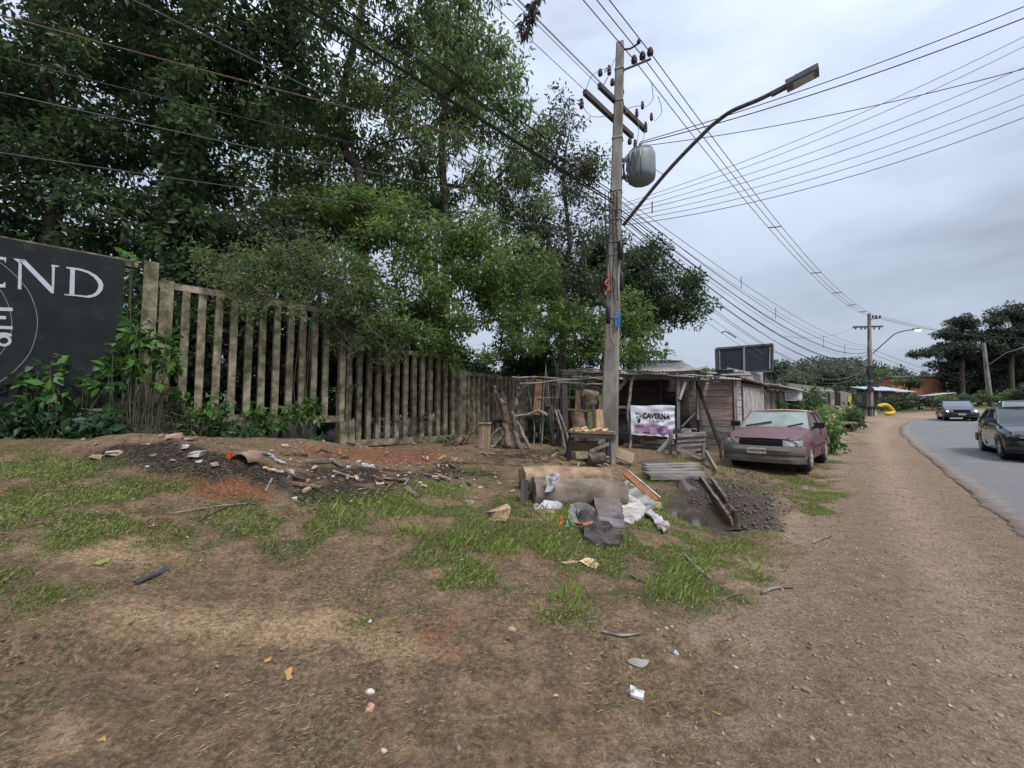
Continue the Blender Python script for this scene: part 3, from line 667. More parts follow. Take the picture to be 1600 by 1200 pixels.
def fence_panel(label, s0, s1, zb, zt, slats, posts, plinth=True):
    o = empty('concrete_fence', V3(fpt((s0+s1)/2), zb), label, 'fence', 'precast concrete fence panels')
    plank('top_rail', CON, V3(fpt(s0), zt-.06), V3(fpt(s1), zt-.06), .12, .13, (0,0,1), o, .006)
    if plinth: plank('bottom_rail', CON, V3(fpt(s0), zb+.07), V3(fpt(s1), zb+.07), .13, .16, (0,0,1), o, .006)
    for s in slats:
        j = random.uniform(-.008, .008)
        plank('slat', CON, V3(fpt(s+j), zb+.06), V3(fpt(s+j+random.uniform(-.012,.012)), zt-.12), .125, .115, UPN, o, .004)
    for (s, z0, z1, wd) in posts:
        plank('post', CON, V3(fpt(s, .03), z0), V3(fpt(s, .03), z1), .17, wd, FD.tolist()+[0], o, .006)
    return o
zA = zimg(0, 447); zAb = zimg(3.0, 659); zA2 = zimg(-.5, 412)
fence_panel('tall moss-stained concrete slat fence panel behind the black sign', -6.2, -.72, zA2-2.75, zA2-.03, [-5.9+.27*k for k in range(19)], [(-.54, zA2-2.95, zA2, .21)])
fence_panel('concrete slat fence panel by the sign with dry brambles over its rail', -.42, 3.0, zAb, zA, [0.0+.27*k for k in range(11)], [(-.30, zAb-.15, zA+.02, .2), (3.07, zAb-.5, zA-.15, .13)])
zC = zimg(4.0, 694); zD = zC+2.55
fence_panel('lower concrete slat fence panel under the overhanging green foliage, red soil along its foot', 3.30, 6.6, zC-.02, zD, [3.52+.265*k for k in range(12)], [(3.24, zC, zA-.3, .13)])
fblk = MB(); fblk.box(V3(fpt(3.18, .05), zAb-.30), (.36, .36, .62), frame((FD[0], FD[1], 0)), .012)
tag(fblk.build('concrete_block', CON), 'square mossy concrete footing block where the fence steps down', 'concrete block')
fb2 = MB(); fb2.box(V3(fpt(-.35, .06), zAb-.18), (.62, .34, .42), frame((FD[0], FD[1], 0)), .015)
tag(fb2.build('concrete_plinth', CON), 'low mossy concrete plinth under the two fence posts by the sign', 'concrete plinth')
# the fence turns away behind the wood pile
P3 = fpt(6.75); D3 = np.array([.53, .85])
z3t = CAMZ+1.2; z3b = z3t-2.2
o3 = empty('concrete_fence', V3(P3+D3*3, z3b), 'narrow-slatted concrete fence panel turning away behind the branch pile', 'fence', 'precast concrete fence panels')
N3 = np.array([D3[1], -D3[0]])
plank('top_rail', CON, V3(P3, z3t-.06), V3(P3+D3*7, z3t-.06), .12, .12, (0,0,1), o3, .005)
plank('bottom_rail', CON, V3(P3, z3b+.08), V3(P3+D3*7, z3b+.08), .12, .16, (0,0,1), o3, .005)
plank('post', CON, V3(P3, z3b-.2), V3(P3, z3t+.0), .19, .30, (D3[0], D3[1], 0), o3, .006)
for k in range(24):
    p = P3+D3*(.35+.27*k); plank('slat', CON, V3(p, z3b+.1), V3(p, z3t-.1), .12, .10, (N3[0], N3[1], 0), o3, .004)

# ------------------------------------------------------------------ black sign board
SGN = mat('sign_black', [(.009,.012,.013),(.013,.017,.0185),(.019,.0235,.026)], scale=2.5, detail=8, rough=.6, spec=.2, bump=.1, rnd=0, wear=(.04,.046,.048), wscale=4, wlo=.58, whi=.78)
SGW = mat('sign_lettering', [(.40,.43,.47),(.52,.55,.60)], scale=8, rough=.7, bump=0, rnd=0)
SGL = mat('sign_line', [(.16,.18,.19),(.24,.26,.28)], scale=8, rough=.7, bump=0, rnd=0)
so_ = .26
P0 = fpt(-.90, so_); zt = CAMZ+(ray(0, 407)[2]/ray(0, 407)[1])*P0[1]; zb_ = CAMZ+(ray(0, 634)[2]/ray(0, 634)[1])*P0[1]
sg = empty('sign_board', V3(P0-FD*2.2, zb_-.6), 'large black painted sign with pale serif letters, half wrapped in vines by the fence', 'sign')
plank('panel', SGN, V3(P0-FD*4.6, (zt+zb_)/2), V3(P0, (zt+zb_)/2), zt-zb_, .035, UPN, sg)
for s in (1.15, 2.6, 4.3):
    plank('leg', CON, V3(P0-FD*s-FN*.12, zb_-.75), V3(P0-FD*s-FN*.12, zb_+1.0), .12, .1, UPN, sg)
def onsign(cx, cy, off=.021):                               # a point of the 190 x 270 px sign crop -> the sign's face
    px = cx/4.442; py = 370+cy/4.444; d = ray(px, py); q = P0+FN*off
    t = (q@FN)/(d[0]*FN[0]+d[1]*FN[1]); return np.array([d[0]*t, d[1]*t, CAMZ+d[2]*t])
def letter(name, polys, m=None, th=.003):
    b = MB()
    for p in polys: b.prism([onsign(*q) for q in p], UPN, th)
    return b.build(name, m or SGW, sg)
def strip(outer, inner):
    return [[outer[i], outer[i+1], inner[i+1], inner[i]] for i in range(len(outer)-1)]
letter('letter_n', [[(130,170),(151,190),(148,366),(124,362)], [(92,150),(180,160),(170,172),(125,178)], [(132,160),(176,162),(374,362),(373,394),(355,391)], [(361,207),(381,208),(375,362),(360,350)], [(357,193),(412,202),(406,210),(358,209)]])
letter('letter_d', [[(488,222),(520,228),(516,402),(482,398)], [(455,208),(518,215),(518,229),(470,222)], [(447,398),(518,402),(520,412),(448,405)]] +
       strip([(518,215),(560,221),(620,240),(670,268),(705,303),(718,335),(712,367),(690,396),(660,415),(620,424),(560,417),(518,410)], [(518,228),(560,236),(610,253),(650,280),(675,310),(684,335),(680,360),(665,385),(640,402),(600,410),(550,405),(518,401)]))
letter('letter_e', [[(-115,122),(44,144),(40,182),(28,162),(-60,148)], [(-115,330),(-40,334),(20,328),(37,312),(38,352),(-115,350)], [(-92,128),(-58,132),(-58,342),(-92,340)], [(-58,225),(-5,230),(-5,243),(-58,238)]])
letter('letter_e', [[(-60,488),(88,493),(88,517),(-60,512)], [(-60,546),(42,551),(42,573),(-60,569)], [(-60,616),(88,622),(88,643),(-60,638)], [(-60,500),(-36,500),(-36,630),(-60,630)]])
ring = [(28+52*math.cos(a), 722+40*math.sin(a)) for a in np.linspace(0, 2*math.pi, 25)]; rin = [(28+31*math.cos(a), 722+22*math.sin(a)) for a in np.linspace(0, 2*math.pi, 25)]
letter('digit', strip(ring, rin)+strip([(82,676),(50,666),(10,664),(-18,682),(-26,720)], [(80,694),(48,684),(16,682),(0,696),(-4,722)]))
oc = [(-160,100),(-80,135),(0,180),(60,225),(110,272),(150,316),(190,366),(220,420),(245,490),(257,550),(260,600),(250,680),(220,778),(180,845),(110,920),(40,980),(-60,1040)]
ic = [(-60,300),(0,366),(35,424),(60,480),(75,540),(82,600),(75,670),(50,740),(20,790),(-20,840)]
def line(name, pts, wd):
    pts = [tuple(p) for p in smooth_poly(pts, 4)]; L_ = []
    for i in range(len(pts)-1):
        d = np.array(pts[i+1])-np.array(pts[i]); n_ = np.array([-d[1], d[0]])/np.linalg.norm(d)*wd
        L_.append([tuple(np.array(pts[i])+n_), tuple(np.array(pts[i+1])+n_), tuple(np.array(pts[i+1])-n_), tuple(np.array(pts[i])-n_)])
    letter(name, L_, SGL, .0015)
line('ring_line', oc, 2.6); line('ring_line', ic, 2.4)

# ------------------------------------------------------------------ utility pole with its fittings
STL = mat('galvanised_steel', [(.20,.20,.20),(.32,.32,.33)], scale=10, rough=.5, metallic=.6, bump=.1, rnd=.1)
RST = mat('dark_rust_steel', [(.06,.05,.05),(.12,.10,.095)], scale=14, rough=.7, metallic=.2, bump=.2, rnd=.1)
POR = mat('insulator_brown', [(.05,.03,.028),(.085,.05,.045)], scale=5, rough=.25, bump=0, rnd=.1)
BLK = mat('black_plastic', [(.012,.012,.014),(.022,.022,.025)], scale=8, rough=.45, bump=.05, rnd=.1)
CAB = mat('cable_black', [(.018,.018,.02),(.03,.03,.032)], rough=.6, bump=0, rnd=.3)
CABG = mat('cable_grey', [(.11,.11,.12),(.17,.17,.18)], rough=.5, bump=0, rnd=.3)
WDX = mat('crossarm_wood', [(.055,.045,.04),(.10,.085,.075)], scale=5, stretch=(1,10,10), rough=.85, bump=.3, rnd=.1)
PY = 10.5
pb = pt(951, 705, PY); pb[2] = Gs(pb[0], PY)-.1; ptop = pt(969, 68, PY)
def pole_at(py):                                           # axis point at an image row
    z = pt(960, py, PY)[2]; t = (z-pb[2])/(ptop[2]-pb[2]); return lerp(pb, ptop, t)
up_ = empty('utility_pole', pb, 'tall grey concrete utility pole standing behind the firewood table', 'utility pole')
def taper_pole(b, p, q, w0, w1, d0, d1, rz, rec=.0):
    R = Matrix.Rotation(rz, 3, 'Z'); P = []
    for (c, wd, dp) in ((p, w0, d0), (q, w1, d1)):
        ch = .03
        for (x, y) in [(-wd/2+ch,-dp/2),(wd/2-ch,-dp/2),(wd/2,-dp/2+ch),(wd/2,-dp*.2),(wd/2-wd*rec,-dp*.14),(wd/2-wd*rec,dp*.14),(wd/2,dp*.2),(wd/2,dp/2-ch),(wd/2-ch,dp/2),(-wd/2+ch,dp/2),(-wd/2,dp/2-ch),(-wd/2,dp*.2),(-wd/2+wd*rec,dp*.14),(-wd/2+wd*rec,-dp*.14),(-wd/2,-dp*.2),(-wd/2,-dp/2+ch)]:
            P.append(Vector([float(a) for a in c])+R @ Vector((x, y, 0)))
    n = len(P)//2
    b.add(P, [(i, (i+1) % n, n+(i+1) % n, n+i) for i in range(n)]+[tuple(range(n, 2*n)), tuple(range(n))[::-1]])
b = MB(); taper_pole(b, pb, ptop, .42, .20, .36, .19, math.radians(-20), .12); b.build('shaft', CONP, up_)
for py in (110, 160, 218, 300, 330, 345, 380, 400, 498):
    c = pole_at(py); k = (c[2]-pb[2])/(ptop[2]-pb[2]); wd = .42+( .20-.42)*k; b = MB(); taper_pole(b, c-np.array([0,0,.02]), c+np.array([0,0,.025]), wd+.03, wd+.03, .36-.17*k+.03, .36-.17*k+.03, math.radians(-20)); b.build('steel_band', STL, up_)
def insul(root, p, h=.20, r=.055, up=(0,0,1), m=None):
    M = Matrix.Translation(Vector([float(a) for a in p])) @ Vector(up).to_track_quat('Z', 'Y').to_matrix().to_4x4()
    MB().lathe([(r*.4,0),(r*.5,h*.1),(r,h*.15),(r*.9,h*.3),(r*.5,h*.34),(r*1.05,h*.42),(r*.9,h*.58),(r*.5,h*.62),(r*.85,h*.7),(r*.6,h*.92),(r*.3,h)], 12, M).build('insulator', m or POR, root, smooth=True)
# crossarms run along the road
for nm, a, q in (('crossarm', pt(913,142,9.67), pt(988,215,11.33)), ('crossarm', pt(936,130,9.95), pt(1009,207,11.65))):
    q[2] = a[2] = (a[2]+q[2])/2; plank(nm, WDX, a, q, .10, .13, (0,0,1), up_, .003)
for px, py, Y in ((972,148,10.9),(938,119,9.95),(957,134,10.2),(984,226,11.2)): insul(up_, pt(px, py, Y), .2, .06)
for px, py, Y, s in ((995,177,11.2,1),(1009,197,11.5,1),(1004,165,11.3,0),(1018,183,11.6,0)):
    insul(up_, pt(px, py+6, Y), .26, .05)
# upper brackets with the three line insulators
c = pole_at(78); b = MB(); b.tube([c, pt(985,76,PY-.1), pt(999,67,PY-.35)], .025, 6).build('bracket', RST, up_); insul(up_, pt(998,68,PY-.35), .12, .05)
c = pole_at(112); b = MB(); b.tube([c, pt(1017,92,PY-.55)], .03, 6).build('bracket', STL, up_)
HVI = [(991,97,PY-.2),(1004,91,PY-.38),(1016,85,PY-.55)]
for h in HVI: insul(up_, pt(h[0], h[1]+2, h[2]), .22, .08)
for pts in ([(990,108),(1006,170)],[(1000,205),(1003,225)]): pass
b = MB(); b.tube([pt(945,113,PY-.3), pt(950,104,PY-.3), pt(953,116,PY-.3)], .018, 5)
b.tube([pt(938,142,PY-.3), pt(950,120,PY-.3)], .012, 5).build('fuse_bracket', RST, up_)
insul(up_, pt(952,118,PY-.3), .3, .055)
insul(up_, pt(909,170,PY-.8), .28, .055)
for pts in ([(952,112,10.2),(965,85,10.3),(975,80,10.4)],[(913,150,9.7),(925,118,9.9),(950,106,10.2)],[(909,165,9.7),(925,182,10),(950,181,10.4)],[(1018,130,10.3),(1020,155,10.8),(1008,168,11.2)],[(1028,150,10.4),(1034,175,11),(1022,190,11.6)],[(1005,165,11.2),(985,168,10.9),(975,180,10.7)],[(1009,200,11.5),(1003,225,11)],[(996,180,11.2),(998,205,11),(994,228,10.9)],[(990,228,10.8),(1002,240,10.6),(1018,260,10.4),(1036,272,10.2)]):
    MB().tube(smooth_poly([pt(*p) for p in pts], 5), .008, 4).build('jumper_wire', CABG, up_)
# telecom boxes and coils on the shaft
def boxon(nm, px0, px1, py0, py1, Y, dp, m, root=up_, tilt=0):
    a = pt((px0+px1)/2, py1, Y); t = pt((px0+px1)/2, py0, Y); wd = (px1-px0)/F*Y
    b = MB(); r = min(wd, dp)/2; b.lathe([(r*.6,0),(r,.03),(r,float(t[2]-a[2])-.05),(r*.5,float(t[2]-a[2]))], 10, Matrix.Translation(Vector(a))); return b.build(nm, m, root, smooth=True, sharp=40)
def thing_on(nm, label, cat, px0, px1, py0, py1, Y, dp, m):
    b = MB(); a = pt(px0, py0, Y); q = pt(px1, py1, Y); b.box((a+q)/2, (abs(q[0]-a[0]), dp, abs(a[2]-q[2])), None, .01); return tag(b.build(nm, m), label, cat)
boxon('splice_closure', 947, 954, 477, 506, PY-.28, .12, BLK); boxon('splice_closure', 966, 974, 376, 405, PY-.2, .14, BLK); boxon('splice_closure', 968, 975, 425, 455, PY-.1, .12, BLK)
boxon('splice_closure', 938, 944, 430, 452, PY-.1, .12, BLK)
ORA = mat('orange_plastic', [(.45,.08,.03),(.60,.13,.05)], rough=.5, bump=0, rnd=0); BLU = mat('blue_plastic', [(.05,.17,.38),(.09,.26,.50)], rough=.5, bump=0, rnd=0)
b = MB(); b.tube(smooth_poly([pt(949+4*math.sin(i*1.7), 430+i*4.5, PY-.27-.02*(i % 2)) for i in range(8)], 4), .022, 6)
tag(b.build('cable_coil', ORA, smooth=True), 'orange coil of cable tied to the concrete pole', 'cable coil')
b = MB(); b.tube([pt(953+9*math.sin(a)*.9, 444-12*math.cos(a), PY-.27) for a in np.linspace(0, 6.28, 22)], .012, 5); tag(b.build('cable_loop', CAB, smooth=True), 'black cable loop strapped over the orange coil', 'cable coil')
b = MB()
for k in range(5): b.tube(smooth_poly([pt(962+k*1.6+random.uniform(-1,1), 488+i*4.6, PY-.24-.02*random.random()) for i in range(6)], 3), .014, 5)
tag(b.build('cable_bundle', BLU, smooth=True), 'blue cable bundle tied to the side of the concrete pole', 'cable coil')
b = MB(); b.tube(smooth_poly([pt(952,506,PY-.27), pt(952,525,PY-.25), pt(955,534,PY-.25), pt(961,541,PY-.2)], 5), .008, 5).build('drop_wire', CAB, up_)
for k in range(4):
    x0 = 946+k*6; b = MB(); b.tube(smooth_poly([pt(x0+random.uniform(-2,2), y, PY-.25) for y in (300, 345, 390, 430, 470)], 4), .012, 5).build('riser_cable', CAB, up_)

# transformer
TRN = mat('transformer_grey', [(.17,.20,.205),(.235,.27,.275)], scale=3, rough=.45, bump=.05, rnd=0, wear=(.12,.13,.13), wscale=4, wlo=.6, whi=.75)
tr = empty('transformer', pt(997, 288, PY), 'grey pole-mounted transformer with curved cooling fins', 'transformer')
tcx = pt(1002, 262, PY-.05); hgt = .80
M = Matrix.Translation(Vector(tcx)-Vector((0,0,hgt/2)))
MB().lathe([(.27,0),(.34,.05),(.375,.16),(.375,hgt-.16),(.35,hgt-.05),(.28,hgt)], 10, M).build('tank', TRN, tr, smooth=True, sharp=50)
MB().lathe([(.32,hgt-.02),(.32,hgt+.03),(.26,hgt+.06),(.1,hgt+.075)], 10, M).build('lid', TRN, tr)
for k in range(6):
    a = math.radians(165+k*17); r0_, r1_ = .34, .46; ca, sa = math.cos(a), math.sin(a); ctr = Vector(tcx)
    MB().tube([ctr+Vector((ca*r0_, sa*r0_, .32)), ctr+Vector((ca*(r1_-.04), sa*(r1_-.04), .27)), ctr+Vector((ca*r1_, sa*r1_, .12)), ctr+Vector((ca*r1_, sa*r1_, -.16)), ctr+Vector((ca*(r1_-.06), sa*(r1_-.06), -.29)), ctr+Vector((ca*r0_, sa*r0_, -.34))], .024, 6).build('cooling_fin', TRN, tr, smooth=True)
for k, (dx, dy) in enumerate(((-.18,-.1),(0,.05),(.17,.12))): insul(tr, tcx+np.array([dx,dy,hgt/2+.06]), .26, .05)
b = MB(); b.bar(pole_at(250), tcx+np.array([-.2,0,.2]), .06, .08); b.bar(pole_at(280), tcx+np.array([-.2,0,-.2]), .06, .08); b.build('mount_bracket', RST, tr)

# street lamp on its long arm
LMP = mat('lamp_grey', [(.10,.10,.11),(.16,.16,.17)], rough=.45, bump=0, rnd=0)
arm = [(974,352,10.35),(1040,271,9.6),(1101,207,9.0),(1120,190,8.85),(1141,175,8.65),(1163,165,8.5),(1187,155,8.35),(1213,142,8.2)]
sl0 = empty('street_lamp', pole_at(352), 'street lamp with long curved arm reaching from the near pole over the road', 'street lamp')
MB().tube(smooth_poly([pt(*a) for a in arm], 5), .045, 8).build('arm', RST, sl0, smooth=True)
p, q = pt(1208,146,8.22), pt(1279,109,7.74)
plank('lamp_neck', RST, lerp(p,q,-.05), lerp(p,q,.38), .09, .08, (0,0,1), sl0, .002)
plank('lamp_head', LMP, lerp(p,q,.30), q, .30, .10, (0,0,1), sl0, .004)
LENS = mat('lamp_lens', [(.35,.36,.38),(.45,.46,.48)], rough=.2, bump=0, rnd=0)
plank('lens', LENS, lerp(p,q,.45)-np.array([0,0,.054]), lerp(p,q,.9)-np.array([0,0,.054]), .2, .02, (0,0,1), sl0)
b = MB(); b.lathe([(.035,0),(.045,.02),(.045,.08),(.02,.1)], 10, Matrix.Translation(Vector(lerp(p,q,.53)+np.array([0,0,.05])))).build('photocell', BLU, sl0, smooth=True)

# ------------------------------------------------------------------ second and third pole
def far_pole(label, px, pyb, pyt, Y, w0, w1, lean=0):
    a = pt(px, pyb, Y); a[2] = Gs(a[0], Y)-.1; t = pt(px+lean, pyt, Y)
    o = empty('utility_pole', a, label, 'utility pole'); b = MB(); taper_pole(b, a, t, w0, w1, w0*.85, w1*.85, .3, .1); b.build('shaft', CONP, o); return o, a, t
p2, p2b, p2t = far_pole('concrete utility pole with a dark crossarm and lit lamp by the yellow arch', 1360, 648, 490, 41, .46, .24, -2)
plank('crossarm', WDX, pt(1333,511,40.3), pt(1379,510,41.6), .12, .16, (0,0,1), p2)
for px in (1337,1346,1352,1366,1374): insul(p2, pt(px, 515, 41), .25, .08)
b = MB(); b.tube([pt(1358,499,41), pt(1375,497,40.4)], .05, 5).build('bracket', RST, p2)
for px in (1364,1369,1375): insul(p2, pt(px, 497, 40.6), .3, .1)
b = MB()
for py in (575, 580, 585, 590, 600, 610): b.box(pt(1360+random.uniform(-2,2), py, 40.6), (.5, .3, .4), None, .05)
b.build('cable_boxes', CAB, p2)
s2 = empty('street_lamp', pt(1364,552,40.8), 'lit street lamp on a curved arm of the far concrete pole', 'street lamp')
MB().tube(smooth_poly([pt(1364,552,40.8), pt(1385,533,40), pt(1398,522,39.5), pt(1413,517,39), pt(1427,515,38.6)], 4), .05, 6).build('arm', RST, s2, smooth=True)
plank('lamp_head', LMP, pt(1426,515,38.6), pt(1437,514,38.2), .3, .16, (0,0,1), s2)
plank('lamp_glass', mat('lit_lamp', [(.9,.7,.4),(.9,.75,.5)], emit=(1,.72,.38), estr=6, bump=0, rnd=0), pt(1430,517,38.4), pt(1438,516,38.1), .24, .12, (0,0,1), s2)
p3, p3b, p3t = far_pole('leaning pale concrete pole standing among the dark roadside trees', 1548, 634, 536, 60, .6, .34, -11)
b = MB(); b.tube([pt(1545,570,60), pt(1573,551,58), pt(1600,543,56)], .07, 5).build('lamp_arm', STL, p3)

# ------------------------------------------------------------------ overhead cables
def span(a, q, sag, n=22):
    a = np.asarray(a, float); q = np.asarray(q, float)
    return [a+(q-a)*t-np.array([0, 0, 4*sag*t*(1-t)]) for t in np.linspace(0, 1, n)]
def cable(a, q, sag, r, m, label, group, nm='overhead_cable', n=22):
    b = MB(); b.tube(span(a, q, sag, n), r, 4, cap=False); return tag(b.build(nm, m), label, 'cable', group)
PREV = np.array([-27.6, -28.8, 0])                              # the pole before this one, behind the camera
HVL = 'thin high-voltage conductor strung from the pole-top insulators to the far pole'
hv_far = [pt(1364,495,40.6), pt(1369,495,40.6), pt(1375,494,40.6)]
for k, h in enumerate(HVI):
    a = pt(h[0], h[1]-3, h[2]); cable(a, hv_far[k], 1.5, .012, CAB, HVL, 'high-voltage lines')
    cable(a, a+PREV, .6, .012, CAB, 'high-voltage conductor running from the pole top back over the lot', 'high-voltage lines toward the camera')
    # spacers clipped along the conductors
for t in (.25, .42, .55, .68, .8):
    P = [span(pt(h[0], h[1]-3, h[2]), hv_far[k], 1.5, 101)[int(t*100)] for k, h in enumerate(HVI)]
    b = MB(); b.bar(P[0], P[1], .03, .03); b.bar(P[1], P[2], .03, .03); b.bar(P[0], P[2], .03, .03); tag(b.build('line_spacer', BLK), 'small black spacer clipped across the high-voltage lines', 'line spacer', 'line spacers')
for h in hv_far: cable(h, h+np.array([38, 16, .8]), .9, .014, CAB, 'conductor leaving the far pole toward the roadside trees', 'lines beyond the far pole')
for a, q in (((1362,545),(1510,592)),((1362,552),(1500,596)),((1362,560),(1490,600))): cable(pt(*a, 41), pt(*q, 62), .4, .02, CAB, 'telephone cable leaving the far pole above the blue roofs', 'lines beyond the far pole')
cable(pt(1336,512,40.5), pt(1225,525,32), .5, .012, CABG, 'thin grey line from the dark crossarm of the far pole', 'lines beyond the far pole')
# crossarm lines back to the previous pole
for (px, py, Y) in ((915,142,9.7),(938,128,9.95),(950,142,10.3),(960,158,10.6)):
    a = pt(px, py, Y); cable(a, a+PREV+np.array([0,0,.3]), .5, .008, CABG, 'thin bare line from the crossarm back over the treetops', 'crossarm lines')
# telecom bundle: to the far pole
tele = [(962,300,541,.9,.011),(962,308,545,1.3,.014),(963,316,548,1.6,.010),(963,322,550,1.4,.018),(962,330,553,1.9,.022),(962,335,556,1.7,.012),(962,342,558,2.1,.016),(961,350,561,1.9,.010),(962,358,563,2.3,.012),(961,366,566,2.2,.010),(962,376,568,2.5,.009),(961,388,571,2.6,.009),(962,312,542,1.1,.008),(962,326,552,1.55,.009)]
for (px, py, py2, sg_, r) in tele:
    cable(pt(px, py, PY-.2), pt(1358, py2, 41), sg_, r, CAB if r > .0095 else CABG, 'telecom cable sagging between the near pole and the far pole above the shack', 'telecom bundle over the shacks', n=30)
# and back toward the camera
for (py, r, dx, sg_) in ((288,.012,0,.4),(300,.016,.03,.5),(306,.014,.06,.5),(312,.024,0,.6),(318,.022,.05,.6),(326,.012,0,.5),(334,.010,.03,.7),(350,.010,0,.6),(366,.009,.02,.8)):
    a = pt(956, py, PY-.2)+np.array([dx, 0, 0]); cable(a, a+PREV+np.array([dx*12, 0, 0]), sg_, r, CAB if r > .0095 else CABG, 'black telecom cable running from the near pole overhead in front of the trees', 'telecom bundle toward the camera')
RUSTC = mat('cable_rusty', [(.16,.10,.09),(.22,.15,.13)], rough=.8, bump=0, rnd=0)
for (pya, pxb, pyb, Yb, sg_, m, lab, r) in ((262,-260,-50,4.6,.15,RUSTC,'reddish wire slung from the near pole across the dark ivy tree',.012),(338,-260,85,4.8,.12,CABG,'pale thin wire slung above the black sign to the near pole',.007),(362,-260,198,5.0,.12,CABG,'lowest pale wire slung just above the black sign',.007),(300,-260,20,4.5,.2,CABG,'faint thin wire between the reddish and pale wires in front of the trees',.005)):
    cable(pt(957, pya, PY-.25), pt(pxb, pyb, Yb), sg_, r, m, lab, 'wires slung across the trees')
# service drops across the road to the right
for (px, py, yr, m, r, sg_) in ((1000,222,-10,CAB,.012,.16),(1002,224,3,CAB,.014,.2),(1004,228,82,CAB,.010,.2),(975,318,25,CABG,.007,.25),(975,322,34,CABG,.007,.3),(972,330,73,CABG,.007,.25),(974,334,84,CABG,.008,.3),(976,340,109,CABG,.007,.3),(972,346,118,CABG,.008,.35),(974,352,138,CABG,.009,.35)):
    a = pt(px, py, PY-.1); q = pt(1600, yr, 8.2); q = a+(q-a)*1.5; cable(a, q, sg_*2, r, m, 'service cable leaving the near pole across the road', 'service drops over the road')
# lone hook of cable and the little ties that hang in the bundle
b = MB(); b.tube(smooth_poly([pt(1128,521,22), pt(1130,518,22), pt(1136,519,22), pt(1143,523,22), pt(1150,528,22)], 4), .03, 6); tag(b.build('cable_stub', CAB, smooth=True), 'short black hooked stub of cable dangling above the dark billboard', 'cable')
for px, py, Y in ((1158,432,20),(1212,480,26),(1287,525,33),(1320,538,37),(1019,315,12)):
    b = MB(); b.tube([pt(px, py, Y), pt(px, py+18, Y)], .018, 4); tag(b.build('cable_tie', CAB), 'short vertical tie hanging in the telecom bundle', 'cable tie', 'cable ties')
# ------------------------------------------------------------------ the shacks
WPK = mat('plank_pinkish', [(.17,.125,.105),(.27,.20,.168),(.35,.27,.23)], scale=2.2, stretch=(1,9,9), rough=.85, bump=.35, rnd=.22, wear=(.13,.11,.10), wscale=2, wlo=.55, whi=.7)
WGR = mat('plank_grey', [(.105,.095,.088),(.18,.165,.15),(.26,.24,.22)], scale=2.2, stretch=(1,9,9), rough=.9, bump=.4, rnd=.28)
WDK = mat('plank_dark', [(.045,.038,.034),(.085,.072,.063)], scale=2.2, stretch=(1,8,8), rough=.9, bump=.35, rnd=.3)
WWH = mat('plank_whitewashed', [(.26,.245,.22),(.42,.41,.385),(.52,.51,.49)], scale=3.5, stretch=(1,5,5), rough=.85, bump=.3, rnd=.1, wear=(.13,.105,.09), wscale=5, wlo=.54, whi=.62)
WBR = mat('wood_brown', [(.10,.065,.042),(.18,.12,.078),(.26,.18,.12)], scale=3, stretch=(1,8,8), rough=.85, bump=.4, rnd=.25)
STK = mat('stick_grey', [(.11,.095,.08),(.20,.175,.15),(.28,.25,.22)], scale=6, rough=.9, bump=.4, rnd=.3)
BRK = mat('bark_brown', [(.055,.04,.03),(.12,.088,.064),(.19,.145,.11)], scale=9, detail=6, rough=.95, bump=.8, bscale=24, rnd=.25)
CUT = mat('cut_wood', [(.34,.22,.12),(.50,.35,.21),(.60,.46,.31)], scale=7, rough=.8, bump=.3, rnd=.18)
ZNC = mat('zinc_sheet', [(.24,.25,.26),(.42,.43,.44),(.52,.53,.54)], scale=3, rough=.55, bump=.1, rnd=.12, wear=(.20,.13,.09), wscale=3, wlo=.58, whi=.72)
FIB = mat('fibre_cement', [(.22,.21,.20),(.33,.32,.31),(.42,.41,.40)], scale=2.5, rough=.9, bump=.3, rnd=.1, wear=(.10,.095,.09), wscale=1.5, wlo=.55, whi=.75)
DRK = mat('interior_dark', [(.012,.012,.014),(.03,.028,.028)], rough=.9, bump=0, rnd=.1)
CRD = np.array([.722, .692, 0])                               # side walls run along the road
SC0 = np.array([7.02, 13.0, 0.])                              # front right corner of the shack
def SP(px, py, Y): return pt(px, py, Y)
gz = Gs(5.2, 13.0); roofz = SP(1120, 592, 13.0)[2]
sh = empty('wooden_shack', (5.2, 13.0, gz), 'weathered plank shack with open porch and low patched roof behind the hanging banner', 'shack')
wallb = gz-.1
# front: pinkish plank wall right of the doorway
wf = MB(); wf.box((6.42, 13.05, (wallb+roofz)/2), (1.1, .03, roofz-wallb-.02)); wf = wf.build('front_wall', WDK, sh)
n = 12; x0, x1 = SP(1091,600,13)[0], SC0[0]
for k in range(n):
    z = roofz-.09-(roofz-wallb)*k/n; m = WPK if k < 7 else WGR
    plank('plank', m, (x0+random.uniform(-.02,.02), 13.0, z), (x1, 13.0, z), (roofz-wallb)/n-.012, .025, (0,-1,0), wf, .004)
plank('corner_post', WGR, (SC0[0]+.03, 12.97, wallb), (SC0[0]+.03, 12.97, roofz+.02), .10, .10, (0,-1,0), sh, .004)
